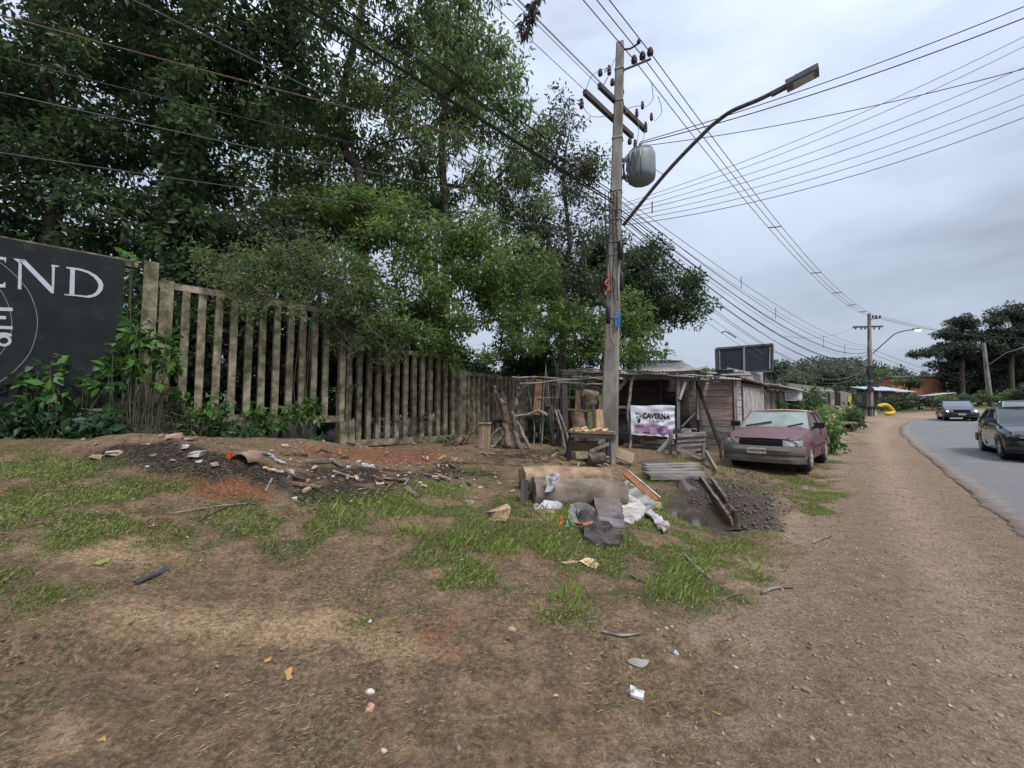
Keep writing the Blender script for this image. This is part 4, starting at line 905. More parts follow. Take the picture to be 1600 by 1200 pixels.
# recessed porch: back wall boards, window and doorway
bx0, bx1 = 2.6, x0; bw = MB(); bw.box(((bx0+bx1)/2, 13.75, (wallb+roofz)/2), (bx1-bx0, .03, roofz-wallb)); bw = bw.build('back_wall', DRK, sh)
for k in range(11):
    z = roofz-.08-(roofz-wallb)*k/11
    for (a, c) in (((bx0, 4.95), (5.62, bx1)) if 1 < k < 8 else ((bx0, bx1),)) if k < 9 else ((bx0, bx1),):
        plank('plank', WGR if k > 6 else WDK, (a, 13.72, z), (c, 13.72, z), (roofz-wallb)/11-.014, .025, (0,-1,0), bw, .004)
for (pxa, pxb) in ((1031,1036),(1060,1064)): 
    a = SP(pxa, 600, 13.7); plank('door_frame', WDK, (a[0], 13.68, wallb), (a[0], 13.68, roofz-.05), .09, .06, (0,-1,0), sh)
plank('door_frame', WWH, SP(1090,606,12.95), SP(1091,656,12.95), .075, .03, (0,-1,0), sh, .003)
fl = MB(); fl.box(((bx0+bx1)/2, 13.1, gz+.02), (bx1-bx0, 1.4, .06)); fl.build('porch_floor', WDK, sh)
sw_ = MB(); sw_.box((SC0[0]-.06, 13.4, (wallb+roofz)/2), (.04, .7, roofz-wallb-.05)); 
# side wall with whitewashed double door
se = SC0+CRD*3.1; mid = (SC0+se)/2
s_ = MB(); s_.bar((*(SC0+CRD*.05)[:2], (wallb+roofz)/2-.03), (*se[:2], (wallb+roofz)/2-.03), .04, roofz-wallb-.16); sidew = s_.build('side_wall', WGR, sh)
SNR = np.array([.692, -.722, 0])
for k in range(10):
    z = roofz-.14-(roofz-wallb-.1)*k/10; plank('plank', WWH, (*(SC0+CRD*.08+SNR*.04)[:2], z), (*(SC0+CRD*.62+SNR*.04)[:2], z), .2, .02, SNR, sidew, .004)
for (a, c) in ((.66,1.42),(1.46,2.5)):
    d_ = plank('door', WWH, (*(SC0+CRD*(a+c)/2+SNR*.05)[:2], wallb+.1), (*(SC0+CRD*(a+c)/2+SNR*.05)[:2], roofz-.22), c-a, .035, SNR, sh)
    for t in (.08, .5, .92):
        p = SC0+CRD*(a+(c-a)*t)+SNR*.075; plank('batten', WWH, (*p[:2], wallb+.1), (*p[:2], roofz-.24), .09, .02, SNR, d_)
plank('door_jamb', WDK, (*(SC0+CRD*.64+SNR*.06)[:2], wallb), (*(SC0+CRD*.64+SNR*.06)[:2], roofz-.2), .06, .06, SNR, sh)
for k in range(6): plank('plank', WWH, (*(SC0+CRD*(2.56+.1*k)+SNR*.04)[:2], wallb+.1), (*(SC0+CRD*(2.56+.1*k)+SNR*.04)[:2], roofz-.2), .085, .02, SNR, sidew, .004)
# porch posts, beams, braces
PYF = 12.0
plank('porch_post', WGR, (*SP(1059,690,PYF)[:2], gz-.1), SP(1059,590,PYF), .095, .095, (0,-1,0), sh, .004)
bent = [SP(983,708,PYF), SP(986,680,PYF), SP(981,648,PYF), SP(984,620,PYF), SP(986,600,PYF), SP(991,583,PYF)]; bent[0][2] = gz-.05
MB().tube(smooth_poly(bent, 4), .045, 7).build('porch_post', STK, sh, smooth=True)
plank('porch_beam', WGR, SP(880,583,PYF+.15), SP(1094,592,PYF+.05), .10, .09, (0,-1,0), sh, .006)
plank('porch_rail', WGR, SP(955,636,PYF+.05), SP(1063,637,PYF+.05), .07, .05, (0,-1,0), sh, .004)
plank('brace', WGR, SP(963,612,PYF+.1), SP(984,588,PYF+.1), .08, .05, (0,-1,0), sh, .004)
plank('brace', WWH, SP(1062,624,PYF-.08), SP(1071,597,PYF-.08), .075, .03, (0,-1,0), sh, .004)
plank('leaning_pole', WDK, SP(1091,604,12.9), (SP(1126,690,12.6)[0], 12.6, gz), .085, .05, (0,-1,0), sh, .004)
plank('lean_stick', WGR, SP(1065,667,12.2), SP(1086,645,12.4), .04, .03, (0,-1,0), sh, .003)
for k, (px, Y) in enumerate(((960,12.2),(1059,12.0))): plank('rafter', WDK, SP(px, 587, Y), (SP(px,587,Y)[0], 14.6, roofz+.22), .07, .07, (0,0,1), sh)
# patched roof: overlapping sheets and boards
def corr(p, q, depth, dz, m, parent, nm='roof_sheet', amp=.018, pitch=.09, th=.006, dirv=(0,1,0), jitz=0.0):
    """corrugated sheet: from p to q along the eave, running back by depth and up by dz"""
    p = np.asarray(p, float); q = np.asarray(q, float); L = np.linalg.norm(q-p); n_ = max(6, int(L/pitch*4)); dv = np.array(dirv, float)*depth+np.array([0, 0, dz])
    b = MB(); rows = []
    for t in (0, .33, .66, 1.0):
        rows.append([p+(q-p)*i/n_+dv*t+np.array([0, 0, amp*math.sin(2*math.pi*i/4+.3)+jitz*random.uniform(-1,1)+(-.03*math.sin(t*3.1))]) for i in range(n_+1)])
    low = [[v-np.array([0, 0, th]) for v in r] for r in rows]
    b.grid(rows); b.grid([r[::-1] for r in low]); b.grid([rows[0][::-1], low[0][::-1]]); b.grid([rows[-1], low[-1]])
    return b.build(nm, m, parent, smooth=False)
ez = SP(1000, 585, 11.8)
for (pa, pb_, dep, m, dz, zo) in ((958,1004,2.6,FIB,.28,.0),(1000,1048,2.5,FIB,.26,.035),(1044,1090,2.4,ZNC,.24,.0),(1086,1126,1.6,FIB,.2,.03)):
    a = SP(pa, 583+(pa-958)*.04, 11.8)+np.array([0,0,zo]); q = SP(pb_, 583+(pb_-958)*.045, 11.8)+np.array([0,0,zo]); corr(a, q, dep, dz, m, sh)
a = SP(1122,591,12.5); q = SP(1161,593,12.55); corr(a, q, 1.3, .32, ZNC, sh, amp=.02)
a = SP(1098,594,12.1); q = SP(1126,596,12.1); corr(a, q, 1.0, .12, ZNC, sh)
corr(np.array([*SC0[:2]+SNR[:2]*.25-np.array([.1,.1]), roofz+.04]), np.array([*se[:2]+SNR[:2]*.25, roofz-.1]), 1.4, .3, mat('roof_tile_brown', [(.12,.075,.055),(.22,.15,.115)], scale=6, rough=.9, rnd=.1), sh, dirv=(-.692,.722,0), amp=.03, pitch=.2)
for k in range(16):                                              # loose boards and sticks lying on the eave
    px = 895+k*15+random.uniform(-6,6); y_ = 581+(px-958)*.035+random.uniform(-3,2); L_ = random.uniform(25,70)
    plank('loose_board', random.choice((WGR, WDK, WGR, WBR)), SP(px, y_, 11.75+random.uniform(0,.5)), SP(px+L_, y_+random.uniform(-4,4), 11.75+random.uniform(0,.5)), random.uniform(.05,.13), .025, (0,0,1), sh, .005)
ty = MB(); ty.tube([SP(1133+10*math.cos(a), 580-0*math.sin(a), 13.0)+np.array([0, .2*math.sin(a), 0]) for a in np.linspace(0, 6.28, 18)], .06, 8); tag(ty.build('old_tyre', BLK, smooth=True), 'old black tyre weighing down the shack roof below the dark billboard', 'tyre')
# low base boards under the banner, junk in the porch shade
for (pa, pb_, py) in ((1000,1053,690),(1003,1050,700)):
    plank('base_board', WGR, SP(pa, py, 12.4), SP(pb_, py+1, 12.4), .14, .03, (0,-1,0), sh, .005)
RED_ = mat('faded_red', [(.20,.03,.03),(.30,.06,.05)], rough=.7, rnd=0)
b = MB()
b.box(SP(1016,687,12.2), (.34, .1, .06), None, .012); tag(b.build('red_rag', RED_), 'faded red rag lying on the board under the banner', 'rag')
b = MB(); b.tube([SP(978+7*math.sin(t), 628-13*math.cos(t), 12.9) for t in np.linspace(0, 6.28, 18)], .045, 7); tag(b.build('inner_tube', BLK, smooth=True), 'dark rubber tube hanging in the porch behind the bent post', 'tyre')
for k, (px, py, s) in enumerate(((968,655,.35),(975,668,.3),(1000,700,.22),(965,690,.3))):
    b = MB(); b.box(SP(px, py, 12.7), (s, s*.8, s*.7), Matrix.Rotation(k, 3, 'Z'), .04); tag(b.build('junk_box', (DRK, WDK, WGR, DRK)[k]), ('dark box stacked in the porch shade beside the pole','brown wooden crate in the porch shade behind the bent post','grey box on the ground under the banner','dark box on the ground beneath the porch boxes')[k], 'box')
# ---- second shack: vertical planks, corrugated gable, further along
q0 = se+CRD*.15; q1 = se+CRD*5.2
s2h = empty('plank_shed', ((q0+q1)/2)[:2].tolist()+[Gs(*((q0+q1)/2)[:2])], 'shed of dark upright planks with corrugated gable next to the whitewashed doors', 'shed')
z0 = Gs(*q0[:2])-.1; z1 = roofz-.18
b = MB(); b.bar((*q0[:2], (z0+z1)/2), (*q1[:2], (z0+z1)/2), .03, z1-z0-.1); w2 = b.build('wall', WDK, s2h)
for k in range(36):
    p = q0+CRD*(.07+.142*k)+SNR*.035; plank('plank', random.choice((WGR, WDK, WGR, WBR)), (*p[:2], z0), (*p[:2], z1-random.uniform(0,.15)), .115, .025, SNR, w2, .006)
corr(np.array([*(q0+SNR*.5)[:2], z1+.10]), np.array([*(q1+SNR*.5)[:2], z1-.02]), 2.2, .4, ZNC, s2h, dirv=(-.692,.722,0))
gb = q0-SNR*1.2; ge_ = q1-SNR*1.2
corr(np.array([*gb[:2], z1+.25]), np.array([*(ge_)[:2], z1+.25]), .03, .62, FIB, s2h, nm='gable_sheet', dirv=(-.692,.722,0))
# white notice board on it
NB = mat('notice_white', [(.42,.42,.42),(.55,.55,.54)], rough=.7, rnd=0, wear=(.30,.30,.30), wscale=9, wlo=.6, whi=.7)
nbd = empty('notice_board', SP(1239,626,17.2), 'small white notice board with faded lines on the plank shed', 'sign')
plank('panel', NB, SP(1226,618,17.0), SP(1253,618,17.6), 16/F*17.3, .03, (0,-1,0), nbd)
for k in range(3):
    plank('text_line', mat('faded_ink', [(.2,.2,.21),(.26,.26,.27)], rough=.8, rnd=0, bump=0), SP(1230,614+k*4,16.99), SP(1249,614+k*4,17.41), .03, .006, (0,-1,0), nbd)
# ---- long low house with pale roof, pillar and dark door further on
hb = pt(1270, 650, 26); hz = Gs(hb[0], hb[1])
lh = empty('low_house', (hb[0], hb[1], hz), 'low house with pale sheet roof and grey concrete pillar beyond the flower bushes', 'house')
PLS = mat('plaster_grey', [(.16,.15,.135),(.24,.225,.20)], scale=2, rough=.9, rnd=0)
b = MB(); b.bar(pt(1232,628,24), pt(1300,630,30.5), .15, 2.2); b.build('wall', PLS, lh)
plank('pillar', CONP, (*pt(1298,650,27.5)[:2], hz-.1), pt(1298,611,27.5), .28, .28, (0,-1,0), lh)
plank('doorway', DRK, (*pt(1307,650,29.4)[:2], hz), pt(1307,614,29.4), .5, .1, (0,-1,0), lh)
b = MB(); b.bar(pt(1312,630,30), pt(1330,632,33), .12, 1.8); b.build('side_wall', PLS, lh)
corr(pt(1236,608,23.2), pt(1303,611,27.0), 5, .55, ZNC, lh, dirv=(-.5,.86,0), amp=.03, pitch=.2)
# ---- house behind the shack: only its roof shows
hp = pt(1048, 575, 19); bh = empty('house_behind', (hp[0], hp[1], Gs(hp[0], hp[1])), 'house behind the shack, only its pale weathered sheet roof showing', 'house')
b = MB(); b.box((hp[0], hp[1]+1.5, (Gs(hp[0],hp[1])+hp[2])/2+.0), (2.9, 2.6, hp[2]-Gs(hp[0],hp[1])-.15)); b.build('wall', WGR, bh)
hr0, hr1 = pt(997,580,18.6), pt(1100,580,18.6); corr(hr0, hr1, 2.2, float(pt(1048,565,20.8)[2]-hr0[2]), FIB, bh, pitch=.18, amp=.02)
plank('ridge', ZNC, (hr0[0]+.1, 20.75, pt(1048,565,20.8)[2]+.03), (hr1[0]-.1, 20.75, pt(1048,565,20.8)[2]+.03), .3, .05, (0,0,1), bh)
plank('eave_board', WDK, pt(1003,583,18.55), pt(1100,583,18.55), .1, .04, (0,-1,0), bh)
# ---- dark billboard standing above the roofs
BBD = mat('billboard_dark', [(.012,.014,.022),(.02,.022,.03)], rough=.5, rnd=0, bump=0); BBF = mat('billboard_frame', [(.16,.16,.17),(.24,.24,.25)], rough=.6, rnd=0)
bb = empty('billboard', (*pt(1160,582,18)[:2], Gs(*pt(1160,582,18)[:2])), 'dark rectangular billboard with grey frame rising over the shack roof', 'billboard')
A, B_, C_, D_ = pt(1119,545,17.6), pt(1206,538,18.6), pt(1206,580,18.6), pt(1120,584,17.6)
MB().prism([A, D_, C_, B_], (0,-1,0), -.12).build('screen', BBD, bb)
for nm, p, q in (('frame_bar', A, B_), ('frame_bar', D_, C_), ('frame_bar', A, D_), ('frame_bar', B_, C_), ('centre_bar', lerp(A,B_,.47), lerp(D_,C_,.47))):
    plank(nm, BBF if nm == 'centre_bar' else mat('frame_dark', [(.05,.05,.06),(.08,.08,.09)], rough=.6, rnd=0), p-np.array([0,.04,0]), q-np.array([0,.04,0]), .09, .05, (0,-1,0), bb)
plank('inner_bar', BBF, lerp(A,B_,.045)-np.array([0,.03,0])+np.array([0,0,-.1]), lerp(D_,C_,.045)-np.array([0,.03,0])+np.array([0,0,.02]), .05, .04, (0,-1,0), bb)
plank('inner_bar', BBF, lerp(A,B_,.95)-np.array([0,.03,0])+np.array([0,0,-.12]), lerp(D_,C_,.95)-np.array([0,.03,0])+np.array([0,0,.1]), .06, .04, (0,-1,0), bb)
for t in (.1, .48, .9):
    p = lerp(D_, C_, t)+np.array([0,.15,0]); plank('post', RST, (p[0], p[1], Gs(p[0],p[1])-.1), p+np.array([0,0,.8]), .1, .1, (0,-1,0), bb)

# ------------------------------------------------------------------ banner
BW, BH = 70/F*11.85, 47/F*11.85
tl_, tr_, br_, bl_ = pt(985,633,11.88), pt(1054,634,11.86), pt(1055,683,11.84), pt(986,679,11.86)
def bpt(u, v, off=0):                                          # 0..1 across, 0..1 down
    p = lerp(lerp(tl_, tr_, u), lerp(bl_, br_, u), v)
    wv = .012*math.sin(9*u+4*v)+.008*math.sin(14*(u-v)+1)+.03*math.exp(-((u-.62-.35*(v-.5))/.05)**2)*sstf(.35, .9, v)+.012*math.sin(31*u*v)
    zz = -.05*(v**3)*max(0, u-.75)*4-.015*math.sin(6.28*u)*(v < .05)
    return p+np.array([0, -wv-off, zz+.006*math.sin(25*u)*v])
def sstf(a, b, x): t = min(1, max(0, (x-a)/(b-a))); return t*t*(3-2*t)
bn = empty('banner', bl_, 'white vinyl banner with black CAVERNA lettering and a faded purple print, hung on the porch', 'banner')
nu, nv = 56, 40; b = MB(); b.grid([[bpt(i/nu, j/nv) for i in range(nu+1)] for j in range(nv+1)])
BNM = bpy.data.materials.new('banner_vinyl'); BNM.use_nodes = True; t_ = BNM.node_tree; at = t_.nodes.new('ShaderNodeAttribute'); at.attribute_name = 'print_colour'
t_.links.new(at.outputs['Color'], t_.nodes['Principled BSDF'].inputs['Base Color']); t_.nodes['Principled BSDF'].inputs['Roughness'].default_value = .5
sheet = b.build('sheet', BNM, bn, smooth=True)
ca = sheet.data.color_attributes.new('print_colour', 'FLOAT_COLOR', 'POINT'); cols = []
for j in range(nv+1):
    for i in range(nu+1):
        u, v = i/nu, j/nv; nz = float(fbm(u*9, v*9, 1.0, 3)); top = .62-.06*math.exp(-((u-.42)/.14)**2)+.10*sstf(.72, .95, u)
        k = sstf(top, top+.05, v)*sstf(.05, .08, u)*(1-sstf(.955, .97, u))*(1-sstf(.955, .975, v)); k *= .72+.5*nz
        w_ = np.array([.60,.62,.66])*(.88+.2*nz); p_ = np.array([.34,.21,.33])*(.75+.5*nz); c_ = w_*(1-k)+p_*k; cols.append((*c_, 1))
ca.data.foreach_set('color', np.array(cols, np.float32).ravel())
INK = mat('ink_black', [(.012,.013,.016),(.03,.03,.034)], rough=.6, bump=0, rnd=0); INP = mat('ink_purple', [(.10,.045,.10),(.16,.08,.15)], rough=.6, bump=0, rnd=0)
def text_on(s, u0, u1, v0, v1, m, nm, fn, parent, off=.006, bold=.0):
    cu = bpy.data.curves.new(nm, 'FONT'); cu.body = s; cu.size = 1; cu.offset = bold; cu.resolution_u = 3
    ob = bpy.data.objects.new(nm, cu); COL.objects.link(ob); bpy.context.view_layer.update()
    me = bpy.data.meshes.new_from_object(ob.evaluated_get(bpy.context.evaluated_depsgraph_get())); bpy.data.objects.remove(ob)
    V = np.array([v.co[:] for v in me.vertices]); lo, hi = V.min(0), V.max(0); Fs = [tuple(p.vertices) for p in me.polygons]
    P = [fn(u0+(u1-u0)*(v[0]-lo[0])/(hi[0]-lo[0]), v1-(v1-v0)*(v[1]-lo[1])/(hi[1]-lo[1]), off) for v in V]
    b = MB(); b.add(P, Fs); return b.build(nm, m, parent)
text_on('CAVERNA', .27, .89, .25, .44, INK, 'lettering', bpt, bn, .012, .05)
text_on('DA ARTE', .42, .76, .465, .545, mat('ink_grey', [(.10,.10,.12),(.16,.16,.18)], rough=.6, bump=0, rnd=0), 'lettering', bpt, bn, .012, .0)
def bpoly(nm, polys, m):
    b = MB()
    for p in polys: b.add([bpt(u, v, .012) for (u, v) in p], [tuple(range(len(p)))])
    return b.build(nm, m, bn)
bpoly('emblem', [[(.155,.44),(.215,.44),(.222,.52),(.205,.585),(.168,.585),(.148,.52)], [(.12,.39),(.17,.375),(.17,.405),(.135,.415),(.128,.44),(.115,.43)], [(.20,.375),(.222,.345),(.206,.31),(.214,.30),(.242,.35),(.222,.40),(.20,.405)], [(.108,.235),(.135,.24),(.148,.29),(.122,.30)], [(.152,.235),(.166,.235),(.168,.28),(.155,.28)], [(.19,.25),(.206,.255),(.196,.29),(.182,.285)]], INK)
for (u0, u1, v0, v1) in ((.12,.30,.655,.685),(.36,.42,.66,.68),(.45,.60,.66,.685),(.66,.86,.675,.70),(.10,.42,.72,.74),(.50,.60,.735,.755),(.67,.84,.755,.775),(.37,.60,.80,.815)):
    n_ = max(2, int((u1-u0)/.03)); bpoly('small_print', [[(u0+(u1-u0)*i/n_, v0), (u0+(u1-u0)*(i+.75)/n_, v0), (u0+(u1-u0)*(i+.75)/n_, v1), (u0+(u1-u0)*i/n_, v1)] for i in range(n_)], INP)
bpoly('icon_row', [[(.27+k*.04, .885), (.298+k*.04, .885), (.298+k*.04, .93), (.27+k*.04, .93)] for k in range(4)]+[[(.13,.885),(.17,.885),(.17,.91),(.13,.91)]], INK)
bpoly('fold_shade', [[(.59,.74),(.61,.74),(.68,.87),(.75,.95),(.70,.955),(.62,.87)]], INP)  # dark strip painted along the fold as its shade
# ------------------------------------------------------------------ cars
def make_car(name, label, sp, paint, glassm, loc, ang, pitch=0.0, group=None):
    """local frame: +X forward, +Y left, Z up, origin on the ground under the middle"""
    L_, Wd = sp['L'], sp['W']; h = L_/2; root = empty(name, (0,0,0), label, 'car', group)
    xw = sp['xw']; wr = sp['wr']; ar = wr+.055
    tx = [a for a, _ in sp['top']]; tz = [c for _, c in sp['top']]
    top = lambda x: float(np.interp(x, tx, tz))
    def hw(x):
        e = max(0, (abs(x)-(h-sp.get('rnd', .75)))/sp.get('rnd', .75)); return Wd/2*(1-.13*e*e)
    def zlow(x):
        z = sp['sill']
        for w_ in xw:
            if abs(x-w_) < ar: z = max(z, wr*.95+math.sqrt(max(0, ar*ar-(x-w_)**2)))
        return z
    xs = sorted(set(list(np.linspace(-h, h, 45))+[w_+ar*math.cos(a) for w_ in xw for a in np.linspace(0.02, math.pi-.02, 13)]))
    b = MB(); rows = []
    for x in xs:
        w_ = hw(x); t = top(x); sh = t-sp.get('shd', .07); zl = min(zlow(x), sh-.04); H = sh-zl
        half = [(w_-.05, zl), (w_-.008, zl+H*.25), (w_, zl+H*.55), (w_-.012, zl+H*.8), (w_-.03, sh), (w_-.085, t-.012), (w_*.62, t+.018), (0, t+.03)]
        ew = max(0, (abs(x)-(h-.55))/.55)**1.5*(1 if x > 0 else -1)
        sx_ = lambda y: x-ew*(.20*min(1, abs(y)/(Wd/2*.87))**5+.03*(y/(Wd/2))**2)
        rows.append([(sx_(y), -y, z) for (y, z) in half]+[(sx_(y), y, z) for (y, z) in half[-2::-1]])
    b.grid(rows)
    for r in (rows[0], rows[-1][::-1]):
        b.add(r, [tuple(range(len(r)))])
    body = b.build('body', paint, root, smooth=True, origin=(0,0,0), sharp=32)
    ub = MB(); ub.box((0,0,sp['sill']+.12), (L_*.92, Wd*.80, .26)); ub.build('underbody', DRK, root)
    # greenhouse: roof, pillars, panes
    c0, c1, r1, r0 = sp['cowl'], sp['wtop'], sp['rtop'], sp['rbase']; zr = sp['roof']; zc, zb = top(c0), top(r0)
    wb = Wd/2-.075; wt = Wd/2-.20
    gl = [(c0, wb, zc-.02), (c1, wt, zr-.05), (r1, wt, zr-.06), (r0, wb, zb-.02)]
    rf = MB(); n = 8; g = []
    for i in range(n+1):
        x = c1+.04+(r1-.04-c1-.04)*i/n; e = math.sin(math.pi*i/n)
        g.append([(x, y*(wt+.02), zr-.05+.05*(1-abs(y)**2.5)+.02*e) for y in np.linspace(-1, 1, 9)])
    rf.grid(g); lo_ = [[(p[0], p[1], p[2]-.045) for p in r] for r in g]; rf.grid([r[::-1] for r in lo_]); rf.grid([g[0][::-1], lo_[0][::-1]]); rf.grid([g[-1], lo_[-1]]); rf.grid([[r[0] for r in g], [r[0] for r in lo_]]); rf.grid([[r[-1] for r in lo_], [r[-1] for r in g]])
    rf.build('roof', sp.get('roofm', paint), root, smooth=True, origin=(0,0,0), sharp=40)
    def pane(nm, q, m, bulge=.0, nrm=None):
        P = []; 
        for i in range(7):
            P.append([lerp(lerp(q[0], q[1], j/6), lerp(q[3], q[2], j/6), i/6)+np.array(nrm or (0,0,0))*bulge*math.sin(math.pi*j/6)*math.sin(math.pi*i/6) for j in range(7)])
        bb = MB(); bb.grid(P); return bb.build(nm, m, root, smooth=True)
    ws = pane('windscreen', [(c0,-wb+.03,zc-.01), (c0,wb-.03,zc-.01), (c1+.04,wt-.02,zr-.05), (c1+.04,-wt+.02,zr-.05)], glassm[0], .05, (1,0,.6))
    pane('rear_window', [(r0,wb-.05,zb), (r0,-wb+.05,zb), (r1-.03,-wt+.03,zr-.06), (r1-.03,wt-.03,zr-.06)], glassm[1], .04, (-1,0,.5))
    pil = []
    for s in (-1, 1):
        xb = sp['bp']; F_ = lambda x: float(np.interp(x, [r0, r1, c1, c0], [zb, zr-.06, zr-.05, zc]))
        wl = lambda x, z: s*(wb+(wt-wb)*(z-top(x)+.0)/(zr-.05-top(x)))
        zt_ = zr-.09; bz = lambda x: top(x)-.005
        def sidepane(xa, xb_, xat, xbt): return pane('side_window', [(xa, s*wb, bz(xa)+.0), (xb_, s*wb, bz(xb_)), (xbt, s*wt, zt_), (xat, s*wt, zt_)], glassm[1], .012, (0,s,0))
        sidepane(c0-.10, xb+.03, c1-.02, xb+.02); sidepane(xb-.03, r0+.22, xb-.04, r1+.06)
        for nm, a, q, wd in (('front_pillar', (c0-.01, s*(wb-.005), zc-.03), (c1+.02, s*(wt+.005), zr-.045), .055), ('centre_pillar', (xb, s*(wb+.008), bz(xb)), (xb-.01, s*(wt+.008), zr-.06), .075), ('rear_pillar', (r0+.10, s*(wb-.005), zb-.03), (r1+.0, s*(wt+.0), zr-.06), .16)):
            plank(nm, paint, a, q, wd, .045, (0, s, .3), root)
        plank('roof_rail', paint, (c1+.03, s*(wt+.006), zr-.062), (r1-.02, s*(wt+.006), zr-.067), .05, .05, (0,0,1), root)
        plank('belt_trim', BLK, (c0-.05, s*(wb+.012), bz(c0)+.0), (r0+.2, s*(wb+.012), bz(r0)), .03, .02, (0,s,0), root)
        mx_ = c0-.22; mr2 = MB(); mr2.box((mx_, s*(Wd/2+.07), top(mx_)+.07), (.12, .20, .13), None, .012); mir = mr2.build('wing_mirror', sp.get('mirror', BLK), root)
        b2 = MB(); b2.bar((mx_-.01, s*(Wd/2-.08), top(mx_)+.0), (mx_, s*(Wd/2+.02), top(mx_)+.05), .05, .04); b2.build('mirror_stalk', BLK, mir)
        plank('door_handle', sp.get('handle', BLK), (xb+.10, s*(Wd/2+.004), top(xb)-.17), (xb+.26, s*(Wd/2+.004), top(xb)-.165), .035, .02, (0,s,0), root)
        plank('door_seam', DRK, (xb+.02, s*(Wd/2-.012), sp['sill']+.08), (xb+.02, s*(Wd/2-.025), top(xb)-.05), .012, .03, (0,s,0), root)
        plank('side_moulding', sp.get('mould', BLK), (xw[0]+ar+.05, s*(Wd/2-.002), sp['sill']+.29), (xw[1]-ar-.05, s*(Wd/2-.002), sp['sill']+.29), .05, .018, (0,s,0), root)
        for w_ in xw:
            M = Matrix.Translation((w_, s*(Wd/2-.10), wr)) @ Matrix.Rotation(-s*math.pi/2, 4, 'X')
            wh = MB(); wh.lathe([(wr*.62,-.09),(wr*.9,-.095),(wr*.985,-.07),(wr,-.03),(wr,.03),(wr*.985,.07),(wr*.9,.085),(wr*.66,.08)], 28, M); wh = wh.build('tyre', sp['tyre'], root, smooth=True, sharp=50)
            rm = MB(); rm.lathe([(wr*.66,.03),(wr*.66,.082),(wr*.60,.075),(wr*.55,.03),(.02,.035)], 24, M); rm.build('rim', sp['rim'], wh, smooth=True, sharp=40)
            for k in range(sp.get('spokes', 5)):
                a = 2*math.pi*k/sp.get('spokes', 5)+.3; p = M @ Vector((.03*math.cos(a), .03*math.sin(a), .065)); q = M @ Vector((wr*.6*math.cos(a), wr*.6*math.sin(a), .068))
                plank('spoke', sp['rim'], p, q, .055, .03, M.to_3x3() @ Vector((0,0,1)), wh)
            wl_ = MB(); wl_.lathe([(ar-.01,-.22),(ar-.01,.03)], 18, M); wl_.build('wheel_well', DRK, root)
    # nose and tail
    def wrap(nm, z0, z1, out, m, s=1, yw=.985, th=.10):
        P0_ = []; P1_ = []; Q0 = []; Q1 = []
        for t in np.linspace(-1, 1, 17):
            y = t*Wd/2*yw; x = s*(h+out-.20*abs(t)**5-.03*t*t); P0_.append((x, y, z0)); P1_.append((x, y, z1)); Q0.append((x-s*th, y*.97, z0)); Q1.append((x-s*th, y*.97, z1))
        bb = MB(); mid_ = [((p[0]+s*.03), p[1]*1.005, (z0+z1)/2) for p in P0_]; bb.grid([P0_, mid_, P1_, Q1, Q0, P0_] if s > 0 else [P0_[::-1], mid_[::-1], P1_[::-1], Q1[::-1], Q0[::-1], P0_[::-1]])
        bb.add([P0_[0], P1_[0], Q1[0], Q0[0]], [(0,1,2,3)]); bb.add([P0_[-1], P1_[-1], Q1[-1], Q0[-1]], [(3,2,1,0)])
        return bb.build(nm, m, root, smooth=True, sharp=35)
    fb = wrap('front_bumper', sp['bz'][0], sp['bz'][1], .05, sp['bumper'][0]); wrap('rear_bumper', sp['bz'][0]+.04, sp['bz'][1]+.05, .05, sp['bumper'][0], -1)
    wrap('lower_bumper', sp['sill']-.03, sp['bz'][0]-.006, .015, sp['bumper'][1])
    gy, gz0, gz1 = sp['grille']; gr = MB(); gr.box((h+.012, 0, (gz0+gz1)/2), (.03, gy*2, gz1-gz0)); gr = gr.build('grille', DRK, root)
    for k in range(4): plank('grille_bar', BLK, (h+.03, -gy*.97, gz0+(gz1-gz0)*(k+.5)/4), (h+.03, gy*.97, gz0+(gz1-gz0)*(k+.5)/4), .012, .012, (0,0,1), gr)
    MB().lathe([(.005,-.004),(.052,0),(.052,.012),(.04,.014),(.04,.008),(.005,.008)], 16, Matrix.Translation((h+.03, 0, (gz0+gz1)/2)) @ Matrix.Rotation(math.pi/2, 4, 'Y')).build('badge', sp.get('badge', BLK), gr)
    for s in (-1, 1):
        y0, y1, z0, z1 = sp['lamp']; xo = h+.004; bk = sp.get('lampback', .15)
        q = [(xo+.02, s*y0, z0), (xo-.02, s*(y0+y1)/2, z0), (xo-bk, s*y1, z0+.01), (xo-bk-.01, s*y1, z1), (xo-.03, s*(y0+y1)/2, z1+.005), (xo, s*y0, z1-.0)]
        bb = MB(); bb.prism(q if s < 0 else q[::-1], (-1,0,0), .06); hl = bb.build('headlamp', sp['lampm'], root)
        bb = MB(); bb.lathe([(.0,0),(.05,.012),(.062,0),(.062,-.02)], 14, Matrix.Translation((xo-bk*.62+.028, s*(y0+(y1-y0)*.66), (z0+z1)/2)) @ Matrix.Rotation(math.pi/2, 4, 'Y')); bb.build('bulb', sp['bulbm'], hl, smooth=True)
        bb = MB(); bb.box((-h-.005, s*(Wd/2*.70), sp['bz'][1]+.17), (.05, Wd*.18, .16)); bb.build('tail_lamp', mat('tail_red', [(.25,.01,.01),(.3,.02,.015)], rough=.2, bump=0, rnd=0), root)
    px_, py_, pz_ = sp['plate']; pl = plank('number_plate', sp.get('platem', NB), (px_, py_-.19, pz_), (px_, py_+.19, pz_), .125, .012, (1,0,0), root)
